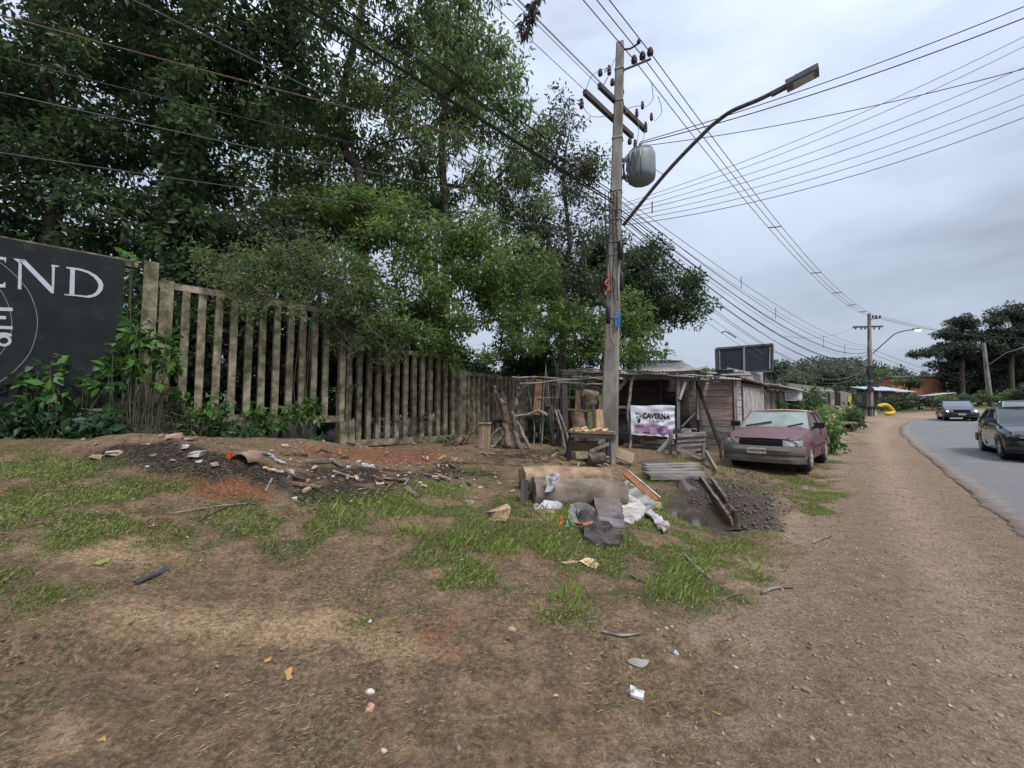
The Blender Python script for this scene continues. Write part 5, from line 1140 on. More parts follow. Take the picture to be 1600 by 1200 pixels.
    if sp.get('ptext'):
        fn = lambda u, v, off: np.array([px_+.007+off, py_-.17+.34*u, pz_+.052-.104*v]); text_on(sp['ptext'], 0, 1, .2, .88, INK, 'plate_lettering', fn, pl, .001, .03)
    for (ya, yb, xa, xb_) in sp.get('wipers', ()):
        f = lambda t: (c0+(c1-c0)*t, 0, zc+(zr-zc)*t)
        a = np.array([c0-.02+.03, ya, zc+.03]); q = np.array([c0+(c1-c0)*xb_+.05, yb, zc+(zr-.05-zc)*xb_+.05]); plank('wiper', BLK, a, q, .03, .03, (1,0,1), root)
    if sp.get('crease'):
        for s in (-1, 1): plank('hood_crease', paint, (h-.06, s*.52, top(h-.06)+.018), (c0+.05, s*.60, top(c0+.05)+.022), .02, .014, (0,0,1), root)
    root.matrix_basis = Matrix.Translation(Vector([float(a) for a in loc])) @ Matrix.Rotation(ang, 4, 'Z') @ Matrix.Rotation(pitch, 4, 'Y'); WM[root.name] = root.matrix_basis.copy()
    return root
TYR = mat('tyre_rubber', [(.018,.018,.019),(.04,.039,.037)], rough=.85, bump=.2, rnd=0)
TYRD = mat('tyre_dusty', [(.05,.045,.042),(.10,.09,.08)], rough=.9, bump=.2, rnd=0)
MRN = mat('paint_maroon', [(.080,.014,.022),(.105,.021,.030)], scale=3, rough=.3, spec=.5, bump=.02, rnd=0, dust=(.16,.118,.115), dustamt=.55)
MRR = mat('paint_maroon_roof', [(.120,.020,.032),(.155,.030,.044)], scale=3, rough=.5, bump=.02, rnd=0, dust=(.33,.29,.20), dustamt=.95)
BMP = mat('bumper_grey', [(.075,.068,.066),(.13,.118,.112)], scale=5, rough=.8, bump=.1, rnd=0, dust=(.30,.26,.23), dustamt=.5)
BML = mat('bumper_dusty', [(.10,.085,.075),(.17,.145,.125)], scale=5, rough=.9, bump=.1, rnd=0)
GLD = mat('glass_dusty', [(.15,.185,.17),(.21,.255,.235),(.26,.30,.28)], scale=2.5, rough=.32, spec=.6, bump=0, rnd=0)
GLS = mat('glass_side_dusty', [(.10,.10,.095),(.17,.165,.155)], scale=3, rough=.25, spec=.6, bump=0, rnd=0)
LMD = mat('lamp_dusty', [(.24,.25,.26),(.36,.37,.38)], scale=8, rough=.3, spec=.6, bump=.1, rnd=0); LMB = mat('lamp_bulb', [(.36,.34,.33),(.44,.42,.41)], rough=.4, bump=0, rnd=0)
RIMW = mat('rim_pale', [(.42,.41,.39),(.55,.54,.52)], scale=6, rough=.5, bump=0, rnd=0)
pf = gp(1262, 741); pr = np.array([8.86, 11.62]); dv = np.array([.69, .724]); nl = np.array([-dv[1], dv[0]])
ctr = pf[:2]+dv*1.24+nl*.74
zz = np.mean([G0(*(ctr+dv*a+nl*c)) for a in (-1.2, 1.2) for c in (-.7, .7)])
make_car('parked_car', 'dusty maroon saloon parked on the grass beside the plank shack', dict(L=4.27, W=1.70, sill=.24, wr=.29, xw=(-1.26,1.22), roof=1.40, cowl=.78, wtop=.10, rtop=-1.02, rbase=-1.62, bp=-.42,
    top=[(-2.135,.90),(-2.0,.985),(-1.62,1.0),(.78,.955),(1.5,.87),(1.98,.775),(2.135,.735)], bz=(.40,.585), bumper=(BMP, BML), grille=(.43,.60,.715), lamp=(.44,.78,.595,.73), lampm=LMD, bulbm=LMB, tyre=TYRD, rim=RIMW, plate=(2.205,-.07,.475), ptext='LWU-5743', platem=mat('plate_pale', [(.42,.41,.37),(.52,.51,.47)], rough=.6, rnd=0, bump=0), wipers=((.30,.62,0,.16),(-.62,-.05,0,.24)), crease=True, roofm=MRR, shd=.09, spokes=6), MRN, (GLD, GLS), (ctr[0], ctr[1], zz+.01), math.atan2(-dv[1], -dv[0]))
# black saloon on the road
BLP = mat('paint_black', [(.013,.017,.021),(.018,.022,.027)], scale=3, rough=.14, spec=.6, bump=0, rnd=0, coat=.5)
GLB = mat('glass_dark', [(.02,.026,.03),(.03,.036,.04)], rough=.06, spec=.7, bump=0, rnd=0)
LMC = mat('lamp_clear', [(.18,.19,.2),(.34,.35,.37)], scale=14, rough=.1, spec=.7, bump=0, rnd=0); CHR = mat('chrome', [(.5,.5,.52),(.6,.6,.62)], rough=.15, metallic=1, bump=0, rnd=0); RIMS = mat('rim_silver', [(.30,.30,.31),(.4,.4,.41)], rough=.3, metallic=.7, bump=0, rnd=0)
def sedan(name, label, loc, dvx, lamp, pl, rim=RIMS, dusty=None, group=None):
    return make_car(name, label, dict(L=4.40, W=1.75, sill=.24, wr=.32, xw=(-1.28,1.30), roof=1.47, cowl=.98, wtop=.18, rtop=-1.02, rbase=-1.72, bp=-.35, rnd=1.0,
        top=[(-2.2,.90),(-2.1,1.03),(-1.72,1.06),(.98,.99),(1.55,.90),(2.02,.78),(2.2,.66)], bz=(.30,.56), bumper=(BLP, BLK), grille=(.42,.56,.66), lamp=(.40,.80,.62,.735), lampback=.34, lampm=lamp[0], bulbm=lamp[1], tyre=TYR, rim=rim, plate=(2.265,0,.42), ptext=None, platem=pl, wipers=((.35,-.25,0,.05),), shd=.10, mirror=BLP, handle=CHR, mould=BLP, badge=CHR, spokes=7), dusty or BLP, (GLB, GLB), loc, math.atan2(-dvx[1], -dvx[0]))
GLW = mat('glass_bright', [(.10,.125,.135),(.14,.165,.175)], rough=.1, spec=.8, bump=0, rnd=0)
d2 = np.array([.655, .755]); n2 = np.array([d2[1], -d2[0]]); fw = np.array([13.95, 11.72]); c2_ = fw+d2*1.30+n2*.78
sedan('black_saloon', 'glossy black saloon driving on the asphalt road', (c2_[0], c2_[1], G0(*c2_)+.03), d2, (LMC, CHR), NB)
# the dark hatchback coming behind, headlights on
HLON = mat('headlight_on', [(.9,.8,.6),(.95,.85,.7)], emit=(1,.78,.5), estr=5, bump=0, rnd=0); NVY = mat('paint_navy', [(.016,.018,.032),(.022,.024,.04)], rough=.2, spec=.6, bump=0, rnd=0, coat=.4)
c3 = np.array([pt(1513, 650, 29.6)[0], 30.4]); d3 = np.array([.70, .714])
make_car('oncoming_car', 'dark blue car with lit headlights coming round the bend of the road', dict(L=4.2, W=1.72, sill=.24, wr=.30, xw=(-1.22,1.24), roof=1.45, cowl=.85, wtop=.15, rtop=-1.3, rbase=-1.75, bp=-.4, top=[(-2.1,.88),(-2.0,.98),(-1.7,1.0),(.85,.97),(1.5,.90),(1.95,.80),(2.1,.72)], bz=(.36,.56), bumper=(NVY, BLK), grille=(.40,.58,.68), lamp=(.42,.80,.58,.74), lampback=.2, lampm=LMC, bulbm=HLON, tyre=TYR, rim=RIMS, plate=(2.17,0,.44), ptext=None, platem=NB, mirror=BLK), NVY, (GLW, GLB), (c3[0], c3[1], G0(*c3)+.04), math.atan2(-d3[1], -d3[0]-.05)+.12)
c4 = np.array([pt(1597, 640, 22.4)[0], 22.4]); d4 = np.array([.70, .72])
make_car('grey_car', 'pale grey car just showing its roof behind the black saloon', dict(L=4.2, W=1.74, sill=.24, wr=.31, xw=(-1.25,1.27), roof=1.50, cowl=.9, wtop=.2, rtop=-1.1, rbase=-1.7, bp=-.4, top=[(-2.1,.9),(-2.0,1.02),(-1.7,1.05),(.9,.98),(1.5,.9),(1.95,.8),(2.1,.7)], bz=(.34,.56), bumper=(CHR, BLK), grille=(.4,.58,.68), lamp=(.42,.8,.6,.74), lampback=.2, lampm=LMC, bulbm=CHR, tyre=TYR, rim=RIMS, plate=(2.17,0,.44)), mat('paint_silver', [(.22,.24,.25),(.28,.3,.31)], rough=.3, metallic=.4, bump=0, rnd=0), (GLW, GLB), (c4[0], c4[1], G0(*c4)+.04), math.atan2(-d4[1], -d4[0]))
# ------------------------------------------------------------------ trees behind the fence
BARK = mat('tree_bark', [(.035,.03,.025),(.075,.062,.050),(.12,.10,.082)], scale=7, detail=6, rough=.95, bump=.8, bscale=25, rnd=.15)
BARKP = mat('tree_bark_pale', [(.09,.08,.068),(.15,.135,.115),(.21,.19,.165)], scale=7, detail=6, rough=.95, bump=.7, bscale=25, rnd=.1)
LF_DK = leafmat('leaf_dark', (.021,.041,.017), (.046,.085,.031), (.088,.142,.048), .42)
LF_MD = leafmat('leaf_mid', (.045,.075,.028), (.098,.158,.052), (.185,.25,.085), .5)
LF_BR = leafmat('leaf_bright', (.048,.092,.028), (.108,.186,.048), (.205,.305,.082), .5)
LF_OL = leafmat('leaf_olive', (.035,.050,.028), (.070,.092,.048), (.125,.140,.075), .35)
LF_FAR = leafmat('leaf_far_haze', (.045,.062,.040), (.075,.098,.060), (.12,.145,.085), .25)  # pale green with distance haze mixed into the colour
LF_FD = leafmat('leaf_far_dark_haze', (.030,.043,.032), (.050,.070,.048), (.085,.108,.068), .25)  # darker far green, also lightened in colour for haze
TG = 'trees behind the concrete fence'
def tp(px, py, Y): return pt(px, py, Y)
def base(px, Y): return onground(px, Y)
def column(px, Y, y0, y1, w_, n, size=.16):                        # ivy wrapped round a trunk
    def f(rs):
        C = np.array([tp(px+rs.normal()*w_*.35, y0+(y1-y0)*rs.rand(), Y+rs.normal()*.3) for _ in range(n)])
        return [leaves(C, np.full((n, 3), .38)*np.array([1, 1, 1.2]), 95, size, .6, .6, rs=rs)]
    return f
tree('ivy_tree', 'tall dark tree with its trunk wrapped in ivy behind the black sign', [base(286,10), tp(288,420,10), tp(280,280,10), tp(285,140,10), tp(300,-20,10), tp(310,-200,10)],
     [ell(290,40,10,150,110,1.6), ell(200,190,10.5,130,110,1.5), ell(370,130,10.5,110,110,1.3), ell(330,-130,10,260,120,2.2), ell(215,330,10.3,110,80,1.2), ell(440,60,10.5,110,100,1.3), ell(300,260,11,90,90,1.0), ell(180,60,10.4,110,80,1.3), ell(240,420,10.2,90,50,.9)],
     LF_DK, BARK, nper=110, crad=.5, size=.175, asp=.45, droop=.5, r0=.19, seed=3, group=TG, dens=.72, extra=column(288,9.8,90,470,38,90))
tree('broad_tree', 'broad dark-leaved tree spreading above the far end of the black sign', [base(60,10.5), tp(70,420,10.5), tp(95,250,10.5), tp(60,80,10.5), tp(40,-80,10.5)],
     [ell(70,130,10.5,140,130,1.8), ell(40,300,10.3,130,100,1.5), ell(150,30,10.8,120,90,1.5), ell(-60,200,10.2,130,220,1.8), ell(130,250,11,100,90,1.4), ell(40,-120,10.5,240,110,2), ell(120,380,10.6,120,50,1.0), ell(-20,400,10,110,60,1.2)],
     LF_DK, BARK, nper=110, crad=.5, size=.175, asp=.46, droop=.4, r0=.19, seed=4, group=TG, dens=.70)
tree('drooping_tree', 'tree with long drooping mid-green leaves and a forked curving trunk', [base(575,13), tp(565,300,13), tp(540,240,13), tp(535,150,13), tp(560,40,13), tp(590,-120,13)],
     [ell(530,50,13,100,80,1.6), ell(600,130,13,110,80,1.6), ell(480,170,13,80,80,1.4), ell(560,220,13.5,90,70,1.4), ell(640,40,13,90,70,1.5), ell(560,-90,13,200,90,2.2), ell(660,220,13.3,80,60,1.3)],
     LF_MD, BARK, nper=95, crad=.55, size=.24, asp=.28, droop=1.4, r0=.16, seed=5, group=TG, dens=.62)
tree('open_tree', 'open-crowned tree with sky showing between its hanging leaf clumps near the pole', [base(700,14.5), tp(695,330,14.5), tp(690,230,14.5), tp(700,120,14.5), tp(720,0,14.5)],
     [ell(710,70,14.5,90,70,1.5), ell(770,120,14.5,70,60,1.4), ell(790,200,14.5,70,70,1.4), ell(700,180,14.5,90,60,1.4), ell(740,270,14.5,90,50,1.4), ell(690,-40,14.5,120,70,1.8), ell(800,300,14.5,60,50,1.2), ell(650,290,14.5,80,50,1.3)],
     LF_MD, BARK, nper=85, crad=.55, size=.25, asp=.29, droop=1.3, r0=.15, seed=6, group=TG, dens=.7)
tree('bright_tree', 'bushy bright green tree leaning over the lower fence panel', [base(690,12.9), tp(690,520,12.7), tp(680,420,12.2), tp(690,330,12)],
     [ell(620,360,11.6,80,60,1.0), ell(720,380,12.2,90,70,1.1), ell(650,450,11.5,90,70,.9), ell(760,450,12.6,80,70,1.0), ell(700,500,12.0,90,50,.8), ell(570,330,11.5,60,50,.9), ell(800,500,13.2,70,60,1.0), ell(610,500,11.2,70,50,.7), ell(640,525,10.7,70,26,.5), ell(705,545,11.7,60,24,.5), ell(595,510,10.3,45,30,.4), ell(560,420,10.9,60,60,.8), ell(820,420,13.4,60,60,.9)],
     LF_BR, BARK, nper=105, crad=.42, size=.14, asp=.42, droop=.5, r0=.12, seed=7, group=TG)
tree('sparse_tree', 'sparse olive-leaved tree with bare twigs close beside the pole', [base(880,16), tp(880,480,16), tp(890,380,16), tp(880,280,16), tp(890,200,16)],
     [ell(880,250,16,60,60,1.2), ell(910,320,16,50,60,1.1), ell(850,350,16,70,60,1.2), ell(890,410,16,80,60,1.2), ell(840,260,16,50,50,1.0), ell(930,260,16,30,50,.8), ell(900,470,16,70,50,1.0), ell(820,420,16,60,50,1.0), ell(870,180,16,35,40,.8)],
     LF_OL, BARKP, nper=80, crad=.5, size=.16, asp=.4, droop=.5, r0=.14, seed=8, group=TG)
tree('rounded_tree', 'dense rounded green tree behind the pole over the shack roof', [base(985,19), tp(985,560,19), tp(1000,480,19), tp(1010,410,19)],
     [ell(1000,410,19,55,50,1.5), ell(1050,450,19,45,40,1.4), ell(1065,480,19,40,30,1.2), ell(960,450,19,60,70,1.5), ell(1010,490,19,55,40,1.4), ell(935,410,19,45,60,1.4), ell(1080,462,19,22,20,.8)],
     LF_DK, BARK, nper=120, crad=.5, size=.17, asp=.42, droop=.5, r0=.2, seed=9, group=TG, dens=1.3)
tree('glossy_tree', 'small tree with glossy light leaves overhanging the porch roof', [base(935,19), tp(940,580,17), tp(950,540,15), tp(960,510,15)],
     [ell(920,530,15,60,40,1.0), ell(985,520,15,50,45,1.0), ell(1005,550,14.6,35,25,.7), ell(880,500,15,60,50,1.0), ell(960,560,14.8,50,20,.7), ell(985,470,15,35,35,.8)],
     LF_BR, BARK, nper=80, crad=.42, size=.19, asp=.36, droop=.5, r0=.10, seed=10, group=TG)
tree('back_tree', 'dim tree filling the gap behind the drooping trees', [base(420,16), tp(430,300,16), tp(440,150,16), tp(450,30,16)],
     [ell(430,200,16,120,110,2), ell(520,300,17,110,90,2), ell(630,330,18,110,90,2), ell(780,400,19,90,80,2), ell(380,330,15,90,90,1.6), ell(720,120,19,120,110,2), ell(860,460,20,90,70,2), ell(300,400,13,90,60,1.5)],
     LF_MD, BARK, nper=70, crad=.75, size=.24, asp=.42, droop=.4, r0=.15, seed=12, group=TG, dens=1.15)
SG = 'shrubs behind the concrete fence'
for k, (px, py, Y, rx, ry, m, lab) in enumerate(((60,520,8.6,130,120,LF_DK,'dark shrub crowding behind the black sign'),(250,545,9.4,90,120,LF_DK,'dark shrub behind the two posts by the sign'),(340,530,9.9,90,140,LF_OL,'small-leaved olive shrub rising behind the first open fence slats'),(440,550,10.8,80,120,LF_DK,'dark shrub under the bramble behind the fence rail'),(530,560,11.8,80,110,LF_DK,'dark shrub behind the square concrete footing'),(620,590,12.8,90,90,LF_DK,'dark shrub behind the lower fence panel'),(715,590,17.5,80,60,LF_DK,'dark shrub behind the corner pillar of the fence'),(850,585,20.5,90,60,LF_DK,'dark shrub above the turned-away fence panel'),(420,400,11.2,100,70,LF_OL,'small-leaved olive bush above the fence rail near the brambles'),(500,350,12,90,60,LF_MD,'mid-green bush beneath the drooping tree'))):
    c, r = ell(px, py, Y, rx, ry, .8)
    tree('shrub', lab, [base(px, Y), lerp(base(px, Y), c, .5), c], [(c, r)], m, BARK, nper=120, crad=.38, size=.15, asp=.5, droop=.4, r0=.05, seed=30+k, group=SG, cat='shrub', dens=1.9)
tree('overhanging_shrub', 'leafy green shrub hanging over the concrete fence rail among the brambles', [base(470,10.3), tp(470,500,10.2), tp(475,430,9.8)], [ell(420,410,9.6,60,35,.5), ell(500,430,9.9,60,45,.5), ell(560,460,10.0,40,50,.4), ell(585,510,10.2,30,35,.35), ell(530,490,9.9,40,35,.3), ell(360,400,9.2,50,30,.5)],
     LF_MD, BARK, nper=70, crad=.32, size=.12, asp=.42, droop=.7, r0=.05, seed=61, group=SG, cat='shrub', dens=.75)
# ------------------------------------------------------------------ dry brambles over the fence rail
def bramble(name, label, boxes, n, seed, leafn=60):
    rs = np.random.RandomState(seed); c0 = tp(*boxes[0][:2], boxes[0][4]); o = empty(name, c0, label, 'bramble')
    b = MB(); lc = []
    for k in range(n):
        (px, py, rx, ry, Y) = boxes[rs.randint(len(boxes))]; p = tp(px+rs.normal()*rx*.5, py+rs.normal()*ry*.5, Y+rs.normal()*.15); d = rs.normal(size=3)*np.array([1,.5,1]); pts = [p]
        for i in range(7):
            d = d+rs.normal(size=3)*.7+np.array([0,0,-.15]); d /= np.linalg.norm(d); p = p+d*.12; pts.append(p)
        b.tube(pts, .0045, 3, cap=False); lc.append(pts[3])
    b.build('stems', mat('dry_vine', [(.10,.085,.07),(.19,.165,.14)], rough=.9, bump=0, rnd=0), o)['kind'] = 'stuff'
    lc = np.array(lc)[:leafn]; leaf_obj('leaves', [leaves(lc, np.full((len(lc), 3), .18), 26, .085, .5, .4, rs=rs)], LF_MD, o); return o
bramble('bramble', 'tangle of dry brambles hanging over the concrete fence rail', [(430,400,60,40,8.9),(500,440,60,50,9.3),(560,470,50,50,9.8),(560,520,40,40,9.9),(480,400,70,40,9.4),(600,540,30,30,10.3),(360,430,40,25,8.4),(410,470,60,15,8.6)], 420, 41, 300)
bramble('dry_vine', 'dry vine roots clinging to the plinth beside the black sign', [(215,630,25,35,7.3),(245,650,25,20,7.5)], 70, 42, 8)
# ------------------------------------------------------------------ vines and leafy plants at the fence foot
LF_VN = leafmat('leaf_vine', (.020,.060,.016), (.050,.130,.030), (.150,.290,.050), .35)
LF_GC = leafmat('leaf_groundcover', (.012,.038,.014), (.028,.072,.026), (.060,.125,.042), .3)
def plant(name, label, items, m, size, asp=.55, nper=14, rad=.13, seed=1, cat='plant', group=None, stem=.008):
    """items: (px, py, Y) leaf clumps, stems rise from the ground below"""
    rs = np.random.RandomState(seed); C = np.array([tp(*i) for i in items]); g = C.mean(0); bz = Gs(g[0], g[1]); o = empty(name, (g[0], g[1], bz), label, cat, group)
    b = MB()
    for c in C:
        f = np.array([c[0]*.6+g[0]*.4+rs.normal()*.04, c[1]*.7+g[1]*.3, Gs(c[0]*.6+g[0]*.4, c[1]*.7+g[1]*.3)-.02]); md_ = lerp(f, c, .5)+rs.normal(size=3)*.05; b.tube([f, md_, c], stem, 4, cap=False)
    b.build('stem', mat('green_stem', [(.05,.06,.03),(.10,.10,.06)], rough=.8, bump=0, rnd=0), o)
    leaf_obj('foliage', [leaves(C, np.full((len(C), 3), rad)*np.array([1.2,1,.8]), nper, size, asp, .55, rs=rs, up=1.2)], m, o); return o
def cl(x0, x1, y0, y1, Y, n, seed, jy=.2):
    rs = np.random.RandomState(seed); return [(x0+(x1-x0)*rs.rand(), y0+(y1-y0)*rs.rand(), Y+rs.normal()*jy) for _ in range(n)]
plant('vine', 'bright green broad-leaved vine climbing the fence posts beside the sign', cl(165,270,515,600,7.05,26,1,.08)+cl(190,250,505,540,7.1,6,2,.05), LF_VN, .17, .6, 9, .13, 51, 'vine')
plant('vine', 'leafy vine creeping across the lower face of the black sign', cl(0,90,585,630,6.4,12,3,.05)+cl(20,80,570,600,6.4,4,4,.04)+cl(110,180,585,620,6.75,6,5,.05)+[(98,563,6.6),(60,580,6.5)], LF_VN, .16, .6, 8, .12, 52, 'vine')
plant('vine', 'small yellow-green sprig on top of the fence post by the sign', [(195,400,7.4),(203,397,7.4),(210,400,7.4)], LF_VN, .16, .6, 5, .07, 53, 'vine')
plant('groundcover', 'dense dark broad-leaved plants growing along the foot of the black sign', cl(-30,60,640,690,6.3,30,6,.15)+cl(50,180,650,685,6.7,34,7,.15), LF_GC, .20, .5, 13, .15, 54)
plant('leafy_weed', 'light green leafy weed at the foot of the first open fence slats', cl(265,330,610,660,7.7,16,8,.12)+cl(290,350,640,680,7.8,12,9,.1), LF_VN, .14, .55, 10, .12, 55)
plant('leafy_weed', 'dark leafy weed beneath the fence rail beside the rubble mound', cl(310,400,655,690,7.9,18,10,.15), LF_GC, .15, .5, 10, .12, 56)
plant('leafy_weed', 'yellow-green leafy shrub growing through the middle of the fence', cl(395,450,630,670,8.8,14,11,.1)+cl(450,502,630,655,9.2,16,12,.1), LF_VN, .14, .55, 12, .12, 57)
plant('leafy_weed', 'low weed on the rubble just before the concrete footing', cl(395,420,665,690,8.6,6,13,.08)+cl(480,505,680,695,8.7,6,14,.06), LF_VN, .10, .5, 10, .09, 58)
plant('fence_sprig', 'sprig of pale green leaves hanging on the brambles', [(478,500,9.2),(486,496,9.2),(470,502,9.2),(488,504,9.2)], leafmat('leaf_pale', (.05,.11,.06),(.08,.17,.09),(.13,.24,.12)), .12, .6, 9, .09, 59)
plant('leafy_weed', 'dark ferny plant growing behind the leaning branch pile', cl(825,868,650,695,12.2,22,15,.15), LF_GC, .26, .4, 9, .16, 60)
plant('leafy_weed', 'small creeper patch at the foot of the corner pillar', cl(680,715,688,700,11.6,12,16,.1), LF_GC, .10, .5, 12, .10, 61)
plant('leafy_weed', 'single sprig clinging to the lower fence slats', [(655,668,11.4),(650,672,11.4),(661,671,11.4)], LF_GC, .10, .5, 9, .08, 62)
plant('leafy_weed', 'green creeper sprig on the bottom of the lower fence panel beside the footing', [(545,600,10.0),(552,604,10.0),(525,610,9.9)], LF_VN, .11, .5, 8, .08, 63)
# flowering bushes beyond the maroon car
for k, (items, m, sz, lab) in enumerate(((cl(1245,1290,612,645,19,26,20,.5), LF_DK, .22, 'tall dark bush between the white notice board and the concrete pillar'),(cl(1268,1305,638,668,17,30,21,.5), LF_BR, .2, 'glossy green bush behind the tail of the maroon car'),(cl(1290,1308,662,700,13.6,20,22,.35), LF_VN, .16, 'pale flowering bush leaning out beside the maroon car'),(cl(1225,1260,625,650,18,16,23,.4), LF_OL, .2, 'pale leafy bush under the white notice board'),(cl(1208,1218,630,645,16.5,5,24,.2), LF_VN, .25, 'yellow-green banana sprout by the plank shed'),(cl(1318,1345,635,662,24,18,25,.5), LF_DK, .3, 'dark potted bush beside the metal chair frame'))):
    plant('bush', lab, items, m, sz, .45, 22, .28, 70+k, 'bush', 'bushes beyond the parked car')
rs = np.random.RandomState(5); b = MB()
for k in range(26):
    c = tp(1291+rs.rand()*14, 648+rs.rand()*30, 13.3+rs.rand()*.4); b.box(c, (.05,.05,.035), Matrix.Rotation(rs.rand()*3, 3, 'Z'), .01)
o = b.build('blossom', mat('blossom_yellow', [(.55,.42,.18),(.65,.55,.35)], rough=.7, bump=0, rnd=0)); o['kind'] = 'stuff'; tag(o, 'pale yellow blossoms on the bush beside the maroon car', 'blossom')

# ------------------------------------------------------------------ distance: hills, wood, trees, houses
hx = np.linspace(-160, 330, 120); hy = np.linspace(75, 330, 70); HX, HY = np.meshgrid(hx, hy)
def hill_h(x, y):
    pxx = 800+F*x/y
    prof = np.interp(pxx, [-200,600,900,1100,1180,1240,1290,1340,1400,1450,1500,1600,1800,2600], [40,40,38,34,30,56,68,60,46,40,42,52,60,60])/F
    return Gs(70, 60)-.5+(CAMZ+prof*150-1.6)*sst(78, 150, y)*(1+.25*(fbm(x, y, .03, 3)-.5))
HZ = hill_h(HX, HY); nr_, nc_ = HX.shape; I = np.arange(nr_*nc_).reshape(nr_, nc_); Qh = np.stack([I[:-1,:-1], I[:-1,1:], I[1:,1:], I[1:,:-1]], -1).reshape(-1, 4)
HM = mat('hill_ground', [(.035,.045,.025),(.06,.07,.038)], scale=.1, rough=1, bump=0, rnd=0)
o = bpy.data.objects.new('hills', raw_mesh('hills', np.stack([HX.ravel(), HY.ravel(), HZ.ravel()], 1), Qh, [HM], smooth=True)); attach(o, None); tag(o, 'low wooded hills behind the houses', kind='structure')
rs = np.random.RandomState(77); n = 3600; yy = 84+rs.rand(n)**1.3*150; xx = yy*(-.4+1.9*rs.rand(n)); C = np.stack([xx, yy, hill_h(xx, yy)+1.0+2.2*rs.rand(n)**1.5], 1); R_ = np.stack([1.3+1.4*rs.rand(n)]*2+[1.0+1.1*rs.rand(n)], 1)
v, t, a = leaves(C, R_, 30, .95, .6, .2, rs=rs); o = bpy.data.objects.new('forest', raw_mesh('forest', v, t, [LF_FAR], tint=a)); attach(o, None); tag(o, 'distant wood of mixed green trees covering the hills', 'forest', kind='stuff')
FG = 'trees across the bend of the road'
def ftree(name, label, px, Y, trunk, lobes, m, seed, **kw):
    return tree(name, label, [onground(px, Y)]+[tp(a, c, Y) for a, c in trunk], [ell(*l[:2], Y, *l[2:]) for l in lobes], m, BARK, seed=seed, group=FG, **{**dict(nper=70, crad=.9, size=.42, asp=.5, droop=.2, r0=.32, twig=.04, flatc=.6), **kw})
ftree('spreading_tree', 'tall dark tree with an irregular spreading crown left of the leaning pole', 1505, 66, [(1503,580),(1505,540),(1502,510)], [(1500,504,20,11,2.4),(1486,522,18,12,2.2),(1512,528,20,13,2.4),(1476,545,16,10,2.2),(1498,548,26,12,2.8),(1447,553,11,8,1.6),(1432,557,6,5,1.2),(1461,551,10,8,1.6),(1517,508,12,9,1.8),(1425,553,4,4,.8)], LF_FD, 81, dens=1.5, crad=.75, size=.36)
ftree('spreading_tree', 'tallest dark tree with a ragged crown behind the leaning pole', 1582, 64, [(1580,580),(1582,530),(1585,495)], [(1578,487,20,12,2.4),(1600,500,22,15,2.4),(1558,502,14,10,2),(1590,522,28,14,2.8),(1552,522,12,9,1.8),(1572,542,28,14,2.6),(1612,540,22,20,2.4),(1540,535,8,6,1.4)], LF_FD, 82, dens=1.5, crad=.75, size=.36)
ftree('broad_dark_tree', 'dark broad tree filling the shade below the taller crowns', 1530, 68, [(1530,600),(1530,575)], [(1500,562,28,14,3),(1540,556,24,16,3),(1575,560,26,16,3),(1472,572,14,10,2.4),(1605,560,20,20,3),(1505,580,20,16,3),(1535,575,22,18,3),(1560,580,18,14,3),(1490,592,18,12,3),(1545,602,30,14,3),(1585,575,22,20,3),(1515,605,24,12,3),(1600,602,24,18,3)], LF_FD, 83, dens=1.2)
for k, (px, py, Y, rx, ry, lab) in enumerate(((1585,616,58,12,9,'leafy green bush right of the leaning pole'),(1602,612,57,11,12,'taller green bush near the pale grey car'),(1530,618,60,10,7,'low green bush left of the leaning pole'),(1510,622,57,9,5,'small scrubby bush above the dark blue car'),(1570,622,58,8,5,'small bush at the foot of the leaning pole'))):
    ftree('verge_bush', lab, px, Y, [(px, py+4)], [(px, py, rx, ry, 1.4), (px+rx*.5, py+2, rx*.6, ry*.6, 1.0), (px-rx*.6, py+2, rx*.5, ry*.5, 1.0)], LF_MD if k % 2 == 0 else LF_FAR, 130+k, crad=.5, size=.26, r0=.08)
for k, (px, py, Y, rx, ry, m, lab) in enumerate(((1395,628,50,26,10,LF_OL,'olive roadside bush left of the blue roofs'),(1435,628,52,30,8,LF_OL,'olive roadside bush in front of the blue roofs'),(1475,624,50,18,7,LF_MD,'green roadside bush under the brick house'),(1300,590,60,40,18,LF_FAR,'grey-green tree above the low house'),(1340,600,62,30,18,LF_FAR,'grey-green tree behind the far pole'),(1250,596,50,30,14,LF_OL,'palm-like pale tree behind the plank shed'),(1370,588,80,26,10,LF_MD,'green tree on the slope right of the far pole'),(1310,615,46,26,14,LF_OL,'scrubby bush beside the yellow post'),(1210,575,70,26,14,LF_FAR,'round tree rising behind the dark billboard'),(1110,582,40,14,7,LF_MD,'small green tree top between the pale roof and the billboard'),(1420,600,62,14,8,LF_DK,'dark bush between the blue roof and far pole'))):
    c, r = ell(px, py, Y, rx, ry, 2.0); g = onground(px, Y)
    if c[2]-g[2] < .3: g[2] = c[2]-1
    tree('roadside_tree', lab, [g, lerp(g, c, .6), c], [(c, r)], m, BARK, nper=80, crad=.65, size=.34, asp=.5, droop=.2, r0=.12, seed=90+k, group='bushes and trees beyond the shacks', dens=1.25, twig=.03)
BRI = mat('brick_orange', [(.26,.10,.055),(.38,.155,.085),(.44,.20,.12)], scale=3, detail=6, rough=.9, bump=.3, rnd=0, wear=(.20,.12,.085), wscale=.6, wlo=.55, whi=.7)
BLR = mat('roof_blue', [(.30,.38,.45),(.40,.48,.55)], scale=2, rough=.5, bump=0, rnd=.05)
bo = empty('brick_house', onground(1435, 68), 'unplastered orange brick house above the blue roofs', 'house')
